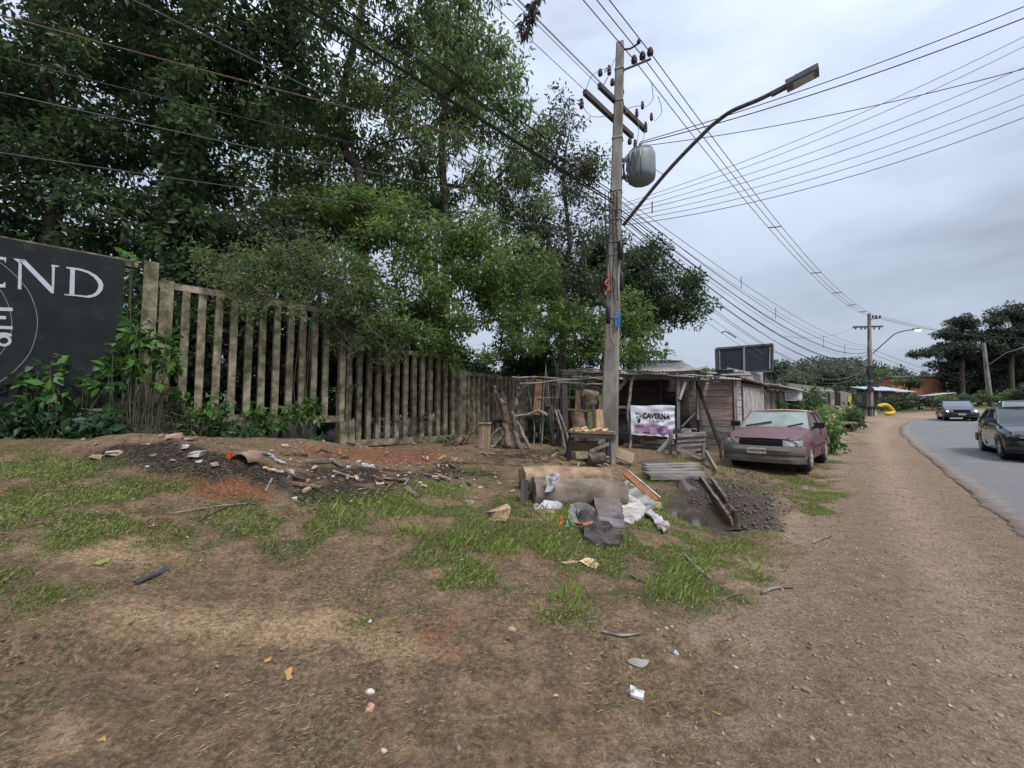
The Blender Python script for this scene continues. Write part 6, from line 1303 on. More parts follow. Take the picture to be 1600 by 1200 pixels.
p, q = pt(1394,603,66), pt(1478,602,70); zb0 = float(pt(1394,612,66)[2])-1.8
b = MB(); b.prism([(*p[:2], zb0), (*q[:2], zb0), (*q[:2], pt(1478,590,70)[2]), (*p[:2], pt(1394,591,66)[2])], (0,1,0), 6); b.build('wall', BRI, bo)
b = MB(); b.prism([(p[0]-.2, p[1]-.3, pt(1394,590,66)[2]), (q[0]+.2, q[1]-.3, pt(1478,589,70)[2]), (q[0]+.2, q[1]-.3, pt(1478,588,70)[2]), (p[0]-.2, p[1]-.3, pt(1394,588,66)[2])], (0,1,0), 6.6); b.build('roof_slab', PLS, bo)
plank('pilaster', PLS, (*lerp(p,q,.3)[:2]-np.array([0,.1]), zb0), (*lerp(p,q,.3)[:2]-np.array([0,.1]), pt(1420,591,67)[2]), .3, .2, (0,-1,0), bo)
for k, (pa, pb_, pya, pyb, Y, lab) in enumerate(((1370,1410,610,604,54,'small house with pale blue sheet roof next to the far pole'),(1404,1432,612,604,56,'small house with blue sheet roof below the brick house'))):
    g = onground((pa+pb_)/2, Y); ho = empty('blue_roofed_house', g, lab, 'house', 'small blue-roofed houses'); a, c = pt(pa, pya, Y), pt(pb_, pya, Y)
    corr(a, c, 5, float(pt(pa, pyb, Y+5)[2]-a[2])+.0, BLR, ho, nm='roof', amp=.04, pitch=.4)
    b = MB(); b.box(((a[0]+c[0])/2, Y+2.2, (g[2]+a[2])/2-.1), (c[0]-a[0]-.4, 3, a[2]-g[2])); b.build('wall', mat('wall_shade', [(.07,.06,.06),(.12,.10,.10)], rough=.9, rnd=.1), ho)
    plank('window', DRK, ((a[0]+c[0])/2-.5, Y+.65, a[2]-.7), ((a[0]+c[0])/2+.5, Y+.65, a[2]-.7), .7, .08, (0,-1,0), ho)
    plank('post', PLS, (a[0]+.6, Y+.3, g[2]), (a[0]+.6, Y+.3, a[2]), .2, .2, (0,-1,0), ho)
cp = onground(1463, 47); cn = empty('canopy', cp, 'thin slanting sheet canopy on posts at the roadside bushes', 'canopy'); a, c = pt(1443,618.5,47), pt(1482,614,47)
plank('sheet', ZNC, a, c, 1.6, .05, (0,0,1), cn); 
for t in (.35, .98): p = lerp(a, c, t); plank('post', RST, (p[0], p[1], Gs(p[0], p[1])-.1), p+np.array([0,0,.4 if t > .9 else 0]), .08, .08, (0,-1,0), cn)
# ------------------------------------------------------------------ hanging dead frond at the top of the picture
o = empty('hanging_frond', pt(832,55,7), 'dead leafy sprig hanging down from above the overhead wires', 'frond')
rs = np.random.RandomState(9); b = MB(); b.tube([pt(840,-60,7), pt(838,0,7), pt(832,30,7), pt(824,50,7), pt(818,70,7)], .008, 4).build('stem', BARK, o)
C = np.array([pt(836-(t*14)+rs.normal()*4, -5+t*58, 7+rs.normal()*.05) for t in rs.rand(26)]); leaf_obj('leaves', [leaves(C, np.full((26,3), .05), 7, .16, .3, 1.6, rs=rs)], leafmat('leaf_dead', (.03,.025,.02), (.06,.05,.04), (.10,.085,.065), .2), o)

# ------------------------------------------------------------------ wood, rubble and litter on the lot
def gz_at(p): return Gs(float(p[0]), float(p[1]))
def log_between(name, label, p, q, r, cat='log', group=None, m=None, r2=None, capm=None, n=12):
    """a round log with bark and pale cut ends"""
    p = np.asarray(p, float); q = np.asarray(q, float); r2 = r2 or r; o = empty(name, (lerp(p, q, .5)[0], lerp(p, q, .5)[1], min(p[2], q[2])-r), label, cat, group)
    b = MB(); pts = [lerp(p, q, t)+np.array([random.uniform(-1,1) for _ in range(3)])*r*.06 for t in np.linspace(0, 1, 5)]; rr = [(r+(r2-r)*t)*random.uniform(.93, 1.05) for t in np.linspace(0, 1, 5)]
    b.tube(pts, rr, n, cap=True); b.build('bark', m or BRK, o, smooth=True, sharp=50)
    d = (q-p)/np.linalg.norm(q-p)
    for e, s, ra in ((pts[0], -1, rr[0]), (pts[-1], 1, rr[-1])):
        c = MB(); c.tube([e+d*s*.0, e+d*s*.006], ra*.9, n).build('cut_end', capm or CUT, o)
    return o
# --- rough table with firewood, against the pole
TY = 9.75
t0 = onground(925, TY); tb = empty('rough_table', t0, 'rough weathered table of thick boards set against the concrete pole', 'table')
tz = pt(920, 674, TY)[2]
for k in range(4):
    y = TY-.30+.2*k; xl, xr = pt(884, 674, TY)[0], pt(962, 674, TY)[0]
    plank('top_board', WBR if k != 1 else WGR, (xl+random.uniform(-.04,.04), y, tz+.01*random.random()), (xr+random.uniform(-.05,.08)-.2*(k == 0), y, tz-.03+.01*random.random()), .185, .045, (0,0,1), tb, .008)
plank('apron', WDK, (xl+.05, TY-.36, tz-.07), (xr-.1, TY-.36, tz-.10), .10, .03, (0,-1,0), tb, .005)
for (px, dy, m, wd) in ((889,-.3,DRK,.11),(953,-.28,WGR,.12),(893,.3,WDK,.09),(955,.32,WDK,.09)):
    x = pt(px, 690, TY)[0]; plank('leg', m, (x-(.08 if px < 900 else 0), TY+dy, Gs(x, TY+dy)-.03), (x+(.04 if px < 900 else 0), TY+dy, tz-.02), wd, .09, (0,-1,0), tb, .006)
log_between('firewood_log', 'thick mossy log lying under the rough table', pt(890,697,TY+.05), pt(940,697,TY+.1), .115, group='firewood under the table', m=mat('bark_mossy', [(.13,.11,.06),(.20,.17,.09),(.27,.23,.14)], scale=8, rough=.95, bump=.6, rnd=0))
plank_ = plank('leaning_board', WGR, pt(936,694,TY-.35), pt(940,680,TY-.35), .09, .03, (0,-1,0), tb, .004)
def chunk(name, label, px, py, Y, sz, rot, m, cat='wood chunk', group=None, jit=.02, tilt=(0,0)):
    c = pt(px, py, Y); b = MB(); R = Matrix.Rotation(rot, 3, 'Z') @ Matrix.Rotation(tilt[0], 3, 'X') @ Matrix.Rotation(tilt[1], 3, 'Y'); b.box(c, sz, R, jit); return tag(b.build(name, m), label, cat, group)
def upright(name, label, px, pyb, pyt, Y, r, m, cat='log', group=None, n=9):
    a = pt(px, pyb, Y); q = pt(px+random.uniform(-1,1), pyt, Y); return log_between(name, label, a, q, r, cat, group, m, r*.96, CUT, n)
FWG = 'firewood stacked on the rough table'
SPL = mat('split_wood', [(.24,.15,.085),(.36,.24,.145),(.46,.33,.21)], scale=5, stretch=(6,6,1), rough=.85, bump=.5, rnd=.15)
upright('firewood_log', 'stubby brown log standing upright on the table left of the mossy log', 905, 669, 644, TY, .17, mat('bark_red', [(.11,.07,.05),(.19,.13,.095),(.26,.19,.14)], scale=9, rough=.95, bump=.7, rnd=0), group=FWG)
upright('firewood_log', 'mossy green log standing upright between two split pieces on the table', 921, 669, 640, TY+.05, .10, mat('bark_moss', [(.10,.095,.05),(.17,.16,.085)], scale=9, rough=.95, bump=.6, rnd=0), group=FWG)
chunk('split_log', 'tall pale split log standing beside the pole on the table', 934, 654, TY, (.20, .16, .42), .4, SPL, 'log', FWG, .015)
chunk('split_log', 'flat reddish slab of split wood laid on top of the standing logs', 903, 641, TY-.05, (.46, .2, .05), -.15, SPL, 'log', FWG, .015, (0,.1))
upright('firewood_log', 'short wide log balanced on top of the firewood stack', 924, 631, 617, TY+.02, .15, BRK, group=FWG, n=12)
log_between('firewood_log', 'small knobbly log lying on top of the whole stack', pt(913,614,TY), pt(934,617,TY+.05), .095, group=FWG, r2=.08)
chunk('wood_chunk', 'small wedge of wood tucked under the top log', 936, 622, TY, (.12,.1,.13), .2, BRK, 'wood chunk', FWG)
CHN = mat('chip_orange', [(.50,.30,.13),(.62,.42,.22),(.70,.53,.33)], scale=9, rough=.8, rnd=.15, bump=.3)
for k, (px, py, L_, a) in enumerate(((908,673,.3,.1),(921,674,.26,-.3),(934,671,.24,.35),(898,671,.22,-.15),(946,672,.18,.5),(913,669,.2,.9))):
    c = pt(px, py, TY-.25); plank('wood_splinter', CHN, c-np.array([L_/2*math.cos(a), 0, .02*math.sin(a)-.0]), c+np.array([L_/2*math.cos(a), .05*math.sin(a), .03]), .06, .04, (0,0,1), None, .012)
for o in [o for o in bpy.data.objects if o.name.startswith('wood_splinter')]: tag(o, 'fresh orange wood splinter lying on the edge of the rough table', 'splinter', 'splinters on the table')
plank_o = plank('leaning_stick', STK, pt(921,706,TY-.5), pt(951,693,TY-.3), .07, .05, (0,-1,0)); tag(plank_o, 'grey squared stick leaning against the log under the table', 'stick')
g = gp(926,716); b = MB(); b.tube([np.array([pt(918,712,8.9)[0], 8.9, gz_at(g)+.12]), np.array([pt(943,712,9.05)[0], 9.05, gz_at(g)+.13])], [.13,.12], 12); tag(b.build('wood_block', BRK, smooth=True, sharp=50), 'round stump block lying before the table', 'log')
chunk('stone_block', 'pale grey squared block beside the stump before the table', 906, 711, 8.9, (.28,.2,.13), .3, CON, 'block', None, .012)
chunk('brown_board', 'thick tan board tilted on the ground right of the table leg', 976, 712, 9.5, (.42,.10,.24), -.15, mat('board_tan', [(.26,.18,.11),(.36,.27,.18)], scale=4, rough=.85, rnd=0), 'board', None, .012, (-.3,.35))
# --- two half-round bark slabs
def half_slab(name, label, p, q, r, th, m, seed, ang=0.0):
    rs = np.random.RandomState(seed); p = np.asarray(p, float); q = np.asarray(q, float); d = (q-p)/np.linalg.norm(q-p); side = np.cross(d, (0,0,1)); side /= np.linalg.norm(side); up = np.cross(side, d)
    n, k = 26, 22; O = []; I_ = []
    for i in range(k+1):
        t = i/k; c = p+(q-p)*t; ro = []; ri = []
        for j in range(n+1):
            a = math.pi*(-.28+1.56*j/n)+ang; nz = 1+.09*(float(fbm(t*5+seed, j*.35, 1, 3))-.5)*2+.03*math.sin(a*5+t*3)-.035*(math.sin(a*9+1.5*float(fbm(t*4, seed, 1, 2))) > .86)
            e = (rs.rand()-.5)*.03 if i in (0, k) else 0
            v = (-math.cos(a)*side+math.sin(a)*up*.92); ro.append(c+v*r*nz+d*e); ri.append(c+v*(r-th)*nz+d*e)
        O.append(ro); I_.append(ri)
    b = MB(); b.grid(O); b.grid([x[::-1] for x in I_]); b.grid([O[0][::-1], I_[0][::-1]]); b.grid([O[-1], I_[-1]]); b.grid([[x[0] for x in O], [x[0] for x in I_]]); b.grid([[x[-1] for x in I_], [x[-1] for x in O]])
    return tag(b.build(name, m, smooth=True, sharp=60), label, 'half log')
HLF = mat('slab_brown', [(.10,.08,.062),(.175,.14,.108),(.25,.205,.165)], scale=3.5, stretch=(1,1,1), detail=8, rough=.9, bump=.7, bscale=20, rnd=0, wear=(.10,.085,.07), wscale=2, wlo=.55, whi=.7)
HLB = mat('slab_tan', [(.17,.11,.068),(.29,.195,.125),(.38,.28,.195)], scale=4, detail=8, rough=.9, bump=.9, bscale=26, rnd=0)
g1 = gp(836, 788); yr = g1[1]+.28; g2 = pt(976, 762, yr); g3 = gp(822, 772); g4 = pt(958, 744, g3[1]+.35)
half_slab('half_log', 'front grey-brown half-round log with a torn white rag on it', (g1[0]-.03, g1[1]+.16, g1[2]+.13), (g2[0], yr+.16, Gs(g2[0], yr+.1)+.15), .215, .214, HLF, 3)
half_slab('half_log', 'rear tan half-round log lying behind the other one', (g3[0]-.05, g3[1]+.36, g3[2]+.16), (g4[0], g3[1]+.35+.40, Gs(g4[0], g3[1]+.7)+.19), .215, .214, HLB, 5)
plank('end_plate', WDK, (*(gp(818,786))[:2], gz_at(g1)-.02), (*(gp(818,786))[:2]+np.array([.02,0.1]), gz_at(g1)+.30), .10, .05, (0,-1,0)); tag(bpy.data.objects['end_plate'], 'dark upright board at the open end of the front half log', 'board')  # dark plate that stands for the log's own end face
# cloth and papers
WPP = mat('dirty_white', [(.27,.275,.29),(.42,.425,.445),(.52,.525,.545)], scale=5, rough=.8, bump=.2, rnd=.08, wear=(.10,.10,.11), wscale=4, wlo=.56, whi=.64)
def rag(name, label, pts, m, cat, lift=.015, th=.012, seed=1, Y=None, amp=.03, group=None):
    """crumpled sheet: outline in photo pixels laid on the ground (or at depth Y)"""
    rs = np.random.RandomState(seed); P = np.array([gp(*p) if Y is None else pt(*p, Y) for p in pts]); c = P.mean(0); k = len(P); b = MB(); rings = [P]
    for t in (.66, .33):
        R = c+(P-c)*t; R = R+rs.normal(size=R.shape)*np.array([.01,.01,amp*.5]); R[:, 2] += amp*.6; rings.append(R)
    V = np.concatenate(rings+[c[None]+np.array([[0,0,amp]])]); V[:, 2] += lift; V2 = V.copy(); V2[:, 2] -= th if Y is None else 0; V2[:, 1] += 0 if Y is None else th; Fs = []
    for r in range(2):
        for i in range(k): Fs.append((r*k+i, r*k+(i+1) % k, (r+1)*k+(i+1) % k, (r+1)*k+i))
    for i in range(k): Fs.append((2*k+i, 2*k+(i+1) % k, 3*k))
    n = len(V); Fs2 = [tuple(x+n for x in f[::-1]) for f in Fs]; rim = [(i, n+i, n+(i+1) % k, (i+1) % k) for i in range(k)]
    b.add(np.concatenate([V, V2]), Fs+Fs2+rim); return tag(b.build(name, m), label, cat, group)
def slab(name, label, pts, m, cat, lift=.02, th=.015, seed=1, amp=.012, tilt=0.0, group=None):
    rs = np.random.RandomState(seed); P = np.array([gp(*p) for p in pts]); A = np.c_[P[:, :2], np.ones(len(P))]; co = np.linalg.lstsq(A, P[:, 2], rcond=None)[0]; O = []
    for i in range(len(P)):
        a, q = P[i], P[(i+1) % len(P)]; L_ = np.linalg.norm(q-a); k = max(2, int(L_/.05))
        for t in range(k): x = a+(q-a)*t/k; O.append(x[:2]+rs.normal(size=2)*(.009 if t else .004))
    O = np.array(O); c = O.mean(0); V = []; n = len(O)
    for t in (1.0, .62, .3):
        R = c+(O-c)*t; z = co[0]*R[:, 0]+co[1]*R[:, 1]+co[2]+lift+tilt*(R[:, 1]-c[1])+amp*2*(fbm(R[:, 0]+seed, R[:, 1], 7, 3)-.5)*2+(.4*amp*rs.normal(size=n) if t == 1 else 0); V.append(np.c_[R, z])
    V.append(np.array([[c[0], c[1], co[0]*c[0]+co[1]*c[1]+co[2]+lift]])); V = np.concatenate(V); Fs = []
    for r in range(2): Fs += [(r*n+i, r*n+(i+1) % n, (r+1)*n+(i+1) % n, (r+1)*n+i) for i in range(n)]
    Fs += [(2*n+i, 2*n+(i+1) % n, 3*n) for i in range(n)]; N = len(V); V2 = V-np.array([0,0,th]); b = MB(); b.add(np.concatenate([V, V2]), Fs+[tuple(x+N for x in f[::-1]) for f in Fs]+[(i, N+i, N+(i+1) % n, (i+1) % n) for i in range(n)])
    return tag(b.build(name, m), label, cat, group)
rag('torn_rag', 'torn white printed rag draped on the front half log', [(852,745),(863,741),(875,743),(874,752),(866,760),(862,770),(851,771),(855,758)], WPP, 'rag', Y=float(g1[1])-.075, amp=.02, th=.006)
rag('crumpled_paper', 'crumpled white paper on the grass before the front half log', [(834,790),(840,785),(852,783),(862,788),(880,790),(878,796),(850,798),(834,797)], WPP, 'paper', seed=2, amp=.06)
slab('flat_board', 'thin brownish board under the crumpled paper', [(832,800),(850,797),(875,798),(870,804),(845,805)], WBR, 'board', seed=3, amp=.008)
rag('orange_scrap', 'small orange plastic scrap on the grass by the dark sheets', [(872,815),(878,811),(883,815),(880,820),(873,822)], ORA, 'plastic scrap', seed=4, amp=.05)
rag('teal_scrap', 'tiny teal plastic scrap beside the orange one', [(883,819),(888,818),(889,824),(884,824)], mat('teal', [(.10,.25,.24),(.16,.33,.31)], rough=.5, rnd=0), 'plastic scrap', seed=5, amp=.02)
# heap of dark sheets
DSH = mat('sheet_grey', [(.07,.066,.066),(.14,.13,.13),(.20,.19,.185)], scale=4, detail=7, rough=.85, bump=.6, rnd=.15, wear=(.045,.035,.03), wscale=3, wlo=.52, whi=.62)
DSB = mat('sheet_burnt', [(.02,.017,.016),(.055,.045,.042),(.11,.095,.09)], scale=5, detail=7, rough=.9, bump=.8, rnd=0, wear=(.40,.38,.36), wscale=2.5, wlo=.66, whi=.70)
slab('grey_sheet', 'pale grey panel scrap at the bottom left of the sheet heap', [(889,790),(898,789),(905,800),(908,820),(902,828),(893,822),(888,808)], mat('sheet_pale', [(.17,.17,.175),(.26,.26,.265)], scale=4, rough=.8, rnd=0, bump=.3), 'sheet scrap', seed=6, lift=.03, amp=.018, th=.02)
slab('grey_sheet', 'broad dark grey panel lying on the sheet heap', [(897,788),(925,797),(942,792),(970,788),(973,812),(976,832),(945,832),(915,822),(903,812)], DSH, 'sheet scrap', seed=7, lift=.06, amp=.018, th=.03)
slab('burnt_sheet', 'charred black panel with a white torn edge at the front of the sheet heap', [(905,815),(925,812),(945,826),(965,838),(973,848),(968,857),(940,857),(915,848),(908,832)], DSB, 'sheet scrap', seed=8, tilt=.12, lift=.07, amp=.035, th=.03)
slab('brown_sheet', 'brown flat board on the right of the sheet heap', [(926,790),(950,787),(970,788),(972,815),(978,833),(950,833),(935,815)], mat('board_umber', [(.11,.09,.08),(.17,.145,.13)], scale=5, rough=.9, rnd=0, bump=.5), 'sheet scrap', seed=9, tilt=.1, lift=.10, amp=.008, th=.025)
chunk('rust_brick', 'rusty broken brick on the charred panel', 913, 821, gp(913,824)[1]-.05, (.16,.10,.06), .8, BRI, 'brick')
PWH = mat('peeling_white', [(.25,.235,.21),(.38,.365,.34),(.48,.465,.44)], scale=4, rough=.8, bump=.4, rnd=.08, wear=(.16,.12,.09), wscale=5, wlo=.54, whi=.62)
slab('peeling_sheet', 'curved peeling white panel lying right of the dark sheets', [(955,788),(968,784),(985,788),(1003,796),(1012,803),(1000,815),(985,820),(972,814),(972,798)], PWH, 'panel', seed=10, tilt=.1, lift=.07, amp=.02, th=.025)
slab('peeling_sheet', 'tongue-shaped peeling white board stretched out on the grass', [(1005,800),(1018,802),(1030,812),(1044,822),(1047,831),(1038,836),(1028,830),(1020,816),(1010,810)], PWH, 'panel', seed=11, lift=.06, amp=.02, th=.025)
ga, gb_ = gp(972, 765), gp(1016, 800)
plank('white_board', PWH, (ga[0], ga[1], gz_at(ga)+.10), (gb_[0], gb_[1], gz_at(gb_)+.05), .22, .03, (-.5,-.3,.8), None, .012); tag(bpy.data.objects['white_board'], 'long peeling white board leaning beside the half log', 'board')
gc, gd = gp(977, 752), gp(1026, 790)
plank('rusty_board', mat('rust_orange', [(.22,.09,.045),(.34,.15,.075)], scale=6, rough=.9, bump=.5, rnd=0), (gc[0], gc[1], gz_at(gc)+.16), (gd[0], gd[1], gz_at(gd)+.07), .11, .03, (-.3,-.5,.8), None, .008); tag(bpy.data.objects['rusty_board'], 'long rusty orange board on top of the peeling white board', 'board')
plank('white_batten', PWH, (gc[0]+.06, gc[1]+.05, gz_at(gc)+.20), (gd[0]+.08, gd[1]+.05, gz_at(gd)+.11), .03, .03, (0,0,1), None, .006); tag(bpy.data.objects['white_batten'], 'thin white batten along the edge of the rusty board', 'batten')
chunk('cut_block', 'pale broken block at the lower end of the rusty board', 1026, 790, gp(1026,795)[1], (.12,.1,.1), .5, CUT, 'wood chunk')
# --- platform over the ditch, ditch boards
pa, pb2, pc_, pd = gp(1010, 732), gp(1082, 732), gp(1098, 752), gp(1015, 752)
pl = empty('board_platform', gp(1050,745), 'low platform of weathered boards over the end of the ditch', 'platform')
zpl = max(gz_at(q) for q in (pa, pb2, pc_, pd))+.10
for k in range(4):
    t0_, t1_ = k/4+.02, (k+1)/4-.02; tm = (t0_+t1_)/2; p = lerp(pa, pd, tm); q = lerp(pb2, pc_, tm); wdt = np.linalg.norm(lerp(pa, pd, t1_)-lerp(pa, pd, t0_))
    plank('board', WGR, (p[0]-.05, p[1], zpl-.05*tm), (q[0]+random.uniform(-.06,.06), q[1], zpl-.05*tm), wdt*.96, .035, (0,0,1), pl, .006)
for t in (.15, .85):
    p = lerp(pa, pb2, t); q = lerp(pd, pc_, t); plank('bearer', WDK, (p[0], p[1], zpl-.07), (q[0], q[1], zpl-.11), .09, .08, (0,0,1), pl)
plank('edge_board', WGR, (pd[0], pd[1]-.04, zpl-.09), (pc_[0]+.05, pc_[1]-.04, zpl-.10), .09, .03, (0,-1,0), pl, .005)
for k, (x0, y0, x1, y1, h, lab) in enumerate(((1096,752,1128,800,.14,'long weathered board edging the ditch from the platform'),(1120,790,1146,830,.20,'lower board edging the end of the ditch'),(1108,757,1131,790,.16,'second board propped behind the ditch edging'))):
    p, q = gp(x0, y0), gp(x1, y1); z_ = .06; off = .06 if k == 2 else 0
    plank('ditch_board', WGR if k != 1 else WBR, (p[0]+off, p[1], gz_at(p)+h*.4), (q[0]+off, q[1], gz_at(q)+h*.4), h, .035, (1,-.6,.25), None, .008); tag(list(bpy.data.objects)[-1] if False else bpy.data.objects['ditch_board' if k == 0 else 'ditch_board.%03d' % k], lab, 'board', 'boards edging the ditch')
for k, (px, py) in enumerate(((1138,818),(1145,826),(1150,828))):
    p = gp(px, py); plank('ditch_stake', WDK, (p[0], p[1], p[2]-.1), (p[0]+.01, p[1], p[2]+.26), .09, .04, (1,-.6,0), None, .006)
for o in [o for o in bpy.data.objects if o.name.startswith('ditch_stake')]: tag(o, 'short dark stake driven in at the lower end of the ditch boards', 'stake', 'stakes at the ditch end')
rag('mud_heap', 'lump of mud and bark against the platform edge', [(1055,756),(1070,752),(1088,756),(1092,764),(1075,768),(1058,764)], mat('wet_mud', [], ) if False else MATS['wet_mud'], 'mud', seed=13, lift=.0, amp=.10, th=.05)
# --- slatted crate
CY = 10.75; cg = Gs(pt(1078,720,CY)[0], CY); cr = empty('slatted_crate', (pt(1078,720,CY)[0], CY, cg), 'weathered slatted wooden crate with an open front beside the porch post', 'crate')
xl, xr = pt(1054,700,CY)[0], pt(1099,700,CY)[0]; ztp = pt(1078,676,CY)[2]
for k in range(4):
    z = ztp-.05-k*.125; sk = .05*k/3; plank('slat', WGR, (xl+.02-sk*.3, CY-.16+.03*k, z-.02), (xr, CY-.16+.03*k, z+.03), .105, .022, (0,-1,.15), cr, .005, .006)
for (x, dy) in ((xl+.06,-.1),(xr-.05,-.1),(xl+.08,.5),(xr+.05,.5)): plank('upright', WGR, (x, CY+dy, Gs(x, CY+dy)-.02), (x+.02, CY+dy, ztp-.02), .08, .05, (0,-1,0), cr, .004)
for k in range(4): z = ztp-.1-k*.2; plank('side_slat', WGR, (xr+.02, CY-.1, z), (xr+.08, CY+.5, z), .12, .02, (1,0,0), cr, .004)
plank('brace', WGR, (xl, CY-.14, cg+.30), (xr-.1, CY-.14, cg+.06), .12, .03, (0,-1,0), cr, .005); plank('sill', WDK, (xl, CY-.12, cg+.03), (xr, CY-.12, cg+.03), .07, .04, (0,-1,0), cr)
b = MB(); b.box(pt(1066,674,CY+.2), (.35,.3,.12), Matrix.Rotation(.4,3,'Z'), .04); tag(b.build('grey_sack', mat('sack_grey', [(.14,.13,.125),(.22,.21,.2)], rough=.9, rnd=0)), 'grey sack slumped on top of the slatted crate', 'sack')
p, q = gp(1120, 740), pt(1103,708,10.5); plank('mossy_board', mat('moss_board', [(.18,.18,.12),(.27,.27,.19)], scale=4, rough=.9, rnd=0), (p[0], p[1], p[2]+.03), q, .14, .04, (-.3,-1,0), None, .006); tag(bpy.data.objects['mossy_board'], 'pale mossy board leaning against the slatted crate', 'board')
plank('iron_stake', RST, (*pt(1126,712,11.4)[:2], Gs(*pt(1126,712,11.4)[:2])-.1), pt(1126,687,11.4), .05, .05, (0,-1,0)); tag(bpy.data.objects['iron_stake'], 'dark iron stake before the plank wall by the maroon car', 'stake')
# trestle legs in front of the porch
plank('trestle_leg', WGR, (*pt(1028,722,11.6)[:2], Gs(*pt(1028,722,11.6)[:2])), pt(1046,686,11.7), .1, .05, (0,-1,0)); tag(bpy.data.objects['trestle_leg'], 'slanting grey trestle leg under the banner', 'board')
slab('tarp_scrap', 'dark flat scrap on the mud before the porch', [(1000,722),(1030,718),(1052,724),(1040,732),(1010,731)], WDK, 'scrap', seed=14, lift=.03, amp=.008)
# --- leaning branch pile before the fence corner
BG = 'branches leaning in the wood pile'
def stick(name, label, pts, r0, r1, m=None, cat='branch', group=BG, n=7):
    P = smooth_poly([pt(*p) for p in pts], 4); P = [p+np.random.normal(size=3)*r0*.25 for p in P]; b = MB(); b.tube(P, list(np.linspace(r0, r1, len(P))), n); return tag(b.build(name, m or BRK, smooth=True, sharp=60), label, cat, group)
bpY = 11.0
def gY(px, Y): p = onground(px, Y); return project(p[0], p[1], p[2])[1]
stick('branch', 'forked pale-barked branch standing upright in the wood pile', [(811,gY(811,bpY),bpY),(806,680,bpY),(803,650,bpY),(808,625,bpY),(811,608,bpY)], .085, .05, STK)
stick('branch', 'short side limb pointing right from the forked branch', [(806,650,bpY),(822,648,bpY-.05),(841,642,bpY)], .04, .03, STK)
stick('branch', 'thick bark-covered post leaning left in the wood pile', [(796,gY(796,bpY-.2),bpY-.2),(790,670,bpY),(787,640,bpY+.2),(782,625,bpY+.3)], .10, .07)
stick('branch', 'crooked branch leaning over the fence slats', [(790,660,bpY),(785,635,bpY),(778,618,bpY),(772,605,bpY+.1)], .06, .04, BRK)
stick('branch', 'slanting branch from the fork down to the right', [(808,660,bpY+.2),(818,680,bpY),(828,gY(828,bpY),bpY)], .045, .05, STK)
stick('branch', 'long dark pole lying up against the fence pillar', [(700,gY(700,11.3),11.3),(730,680,11.4),(748,664,11.5)], .05, .05)
stick('branch', 'knobbly log end sticking up beside the corner pillar', [(722,gY(722,11.0),11.0),(732,680,11.3),(737,662,11.5),(738,650,11.6)], .08, .05)
stick('branch', 'short slanting limb across the base of the wood pile', [(768,gY(768,bpY-.1),bpY-.1),(778,690,bpY),(788,675,bpY)], .05, .045, STK)
stick('branch', 'pale slanting limb under the dark bent tube', [(764,690,bpY),(772,678,bpY),(782,668,bpY)], .045, .04, STK)
stick('branch', 'dark crooked limb behind the forked branch', [(776,gY(776,11.5),11.5),(796,668,11.5),(812,640,11.6)], .05, .03)
log_between('cut_log', 'small cut log lying at the foot of the corner pillar', pt(714,gY(714,10.9)-4,10.9), pt(724,gY(720,11.1)-14,11.1), .085)
b = MB(); b.tube(smooth_poly([pt(765,663,11.2), pt(775,656,11.2), pt(784,660,11.2), pt(786,668,11.2)], 5), .06, 8); tag(b.build('dark_tube', BLK, smooth=True), 'dark bent rubber tube resting in the wood pile', 'tube')
wp = empty('plank_stool', onground(757, 10.6), 'upright block of reddish planks at the front of the wood pile', 'plank block')
for k in range(4): x = 749.5+k*4.6; plank('plank', SPL if k % 2 else WPK, (*pt(x, 700, 10.6)[:2], Gs(*pt(x,700,10.6)[:2])-.02), pt(x+2, 660, 10.6), .07, .09, (0,-1,0), wp, .004)
plank('cap_board', WWH, pt(748,661,10.58), pt(768,661,10.58), .14, .02, (0,0,1), wp, .003); plank('base_board', WWH, pt(746,705,10.5), pt(766,706,10.5), .08, .05, (0,-1,0), wp, .003)
wl = empty('small_ladder', onground(782, 11.8), 'small dark wooden ladder leaning on the fence behind the branches', 'ladder')
plank('rail', WDK, (*pt(792,690,11.6)[:2], Gs(*pt(792,690,11.6)[:2])), pt(772,612,12.4), .06, .04, (0,-1,0), wl); plank('rail', WDK, (*pt(806,690,11.6)[:2], Gs(*pt(806,690,11.6)[:2])), pt(786,612,12.4), .06, .04, (0,-1,0), wl)
for t in (.35, .6, .95): plank('rung', WDK, lerp(pt(792,690,11.6), pt(772,612,12.4), t), lerp(pt(806,690,11.6), pt(786,612,12.4), t), .04, .03, (0,-1,0), wl)
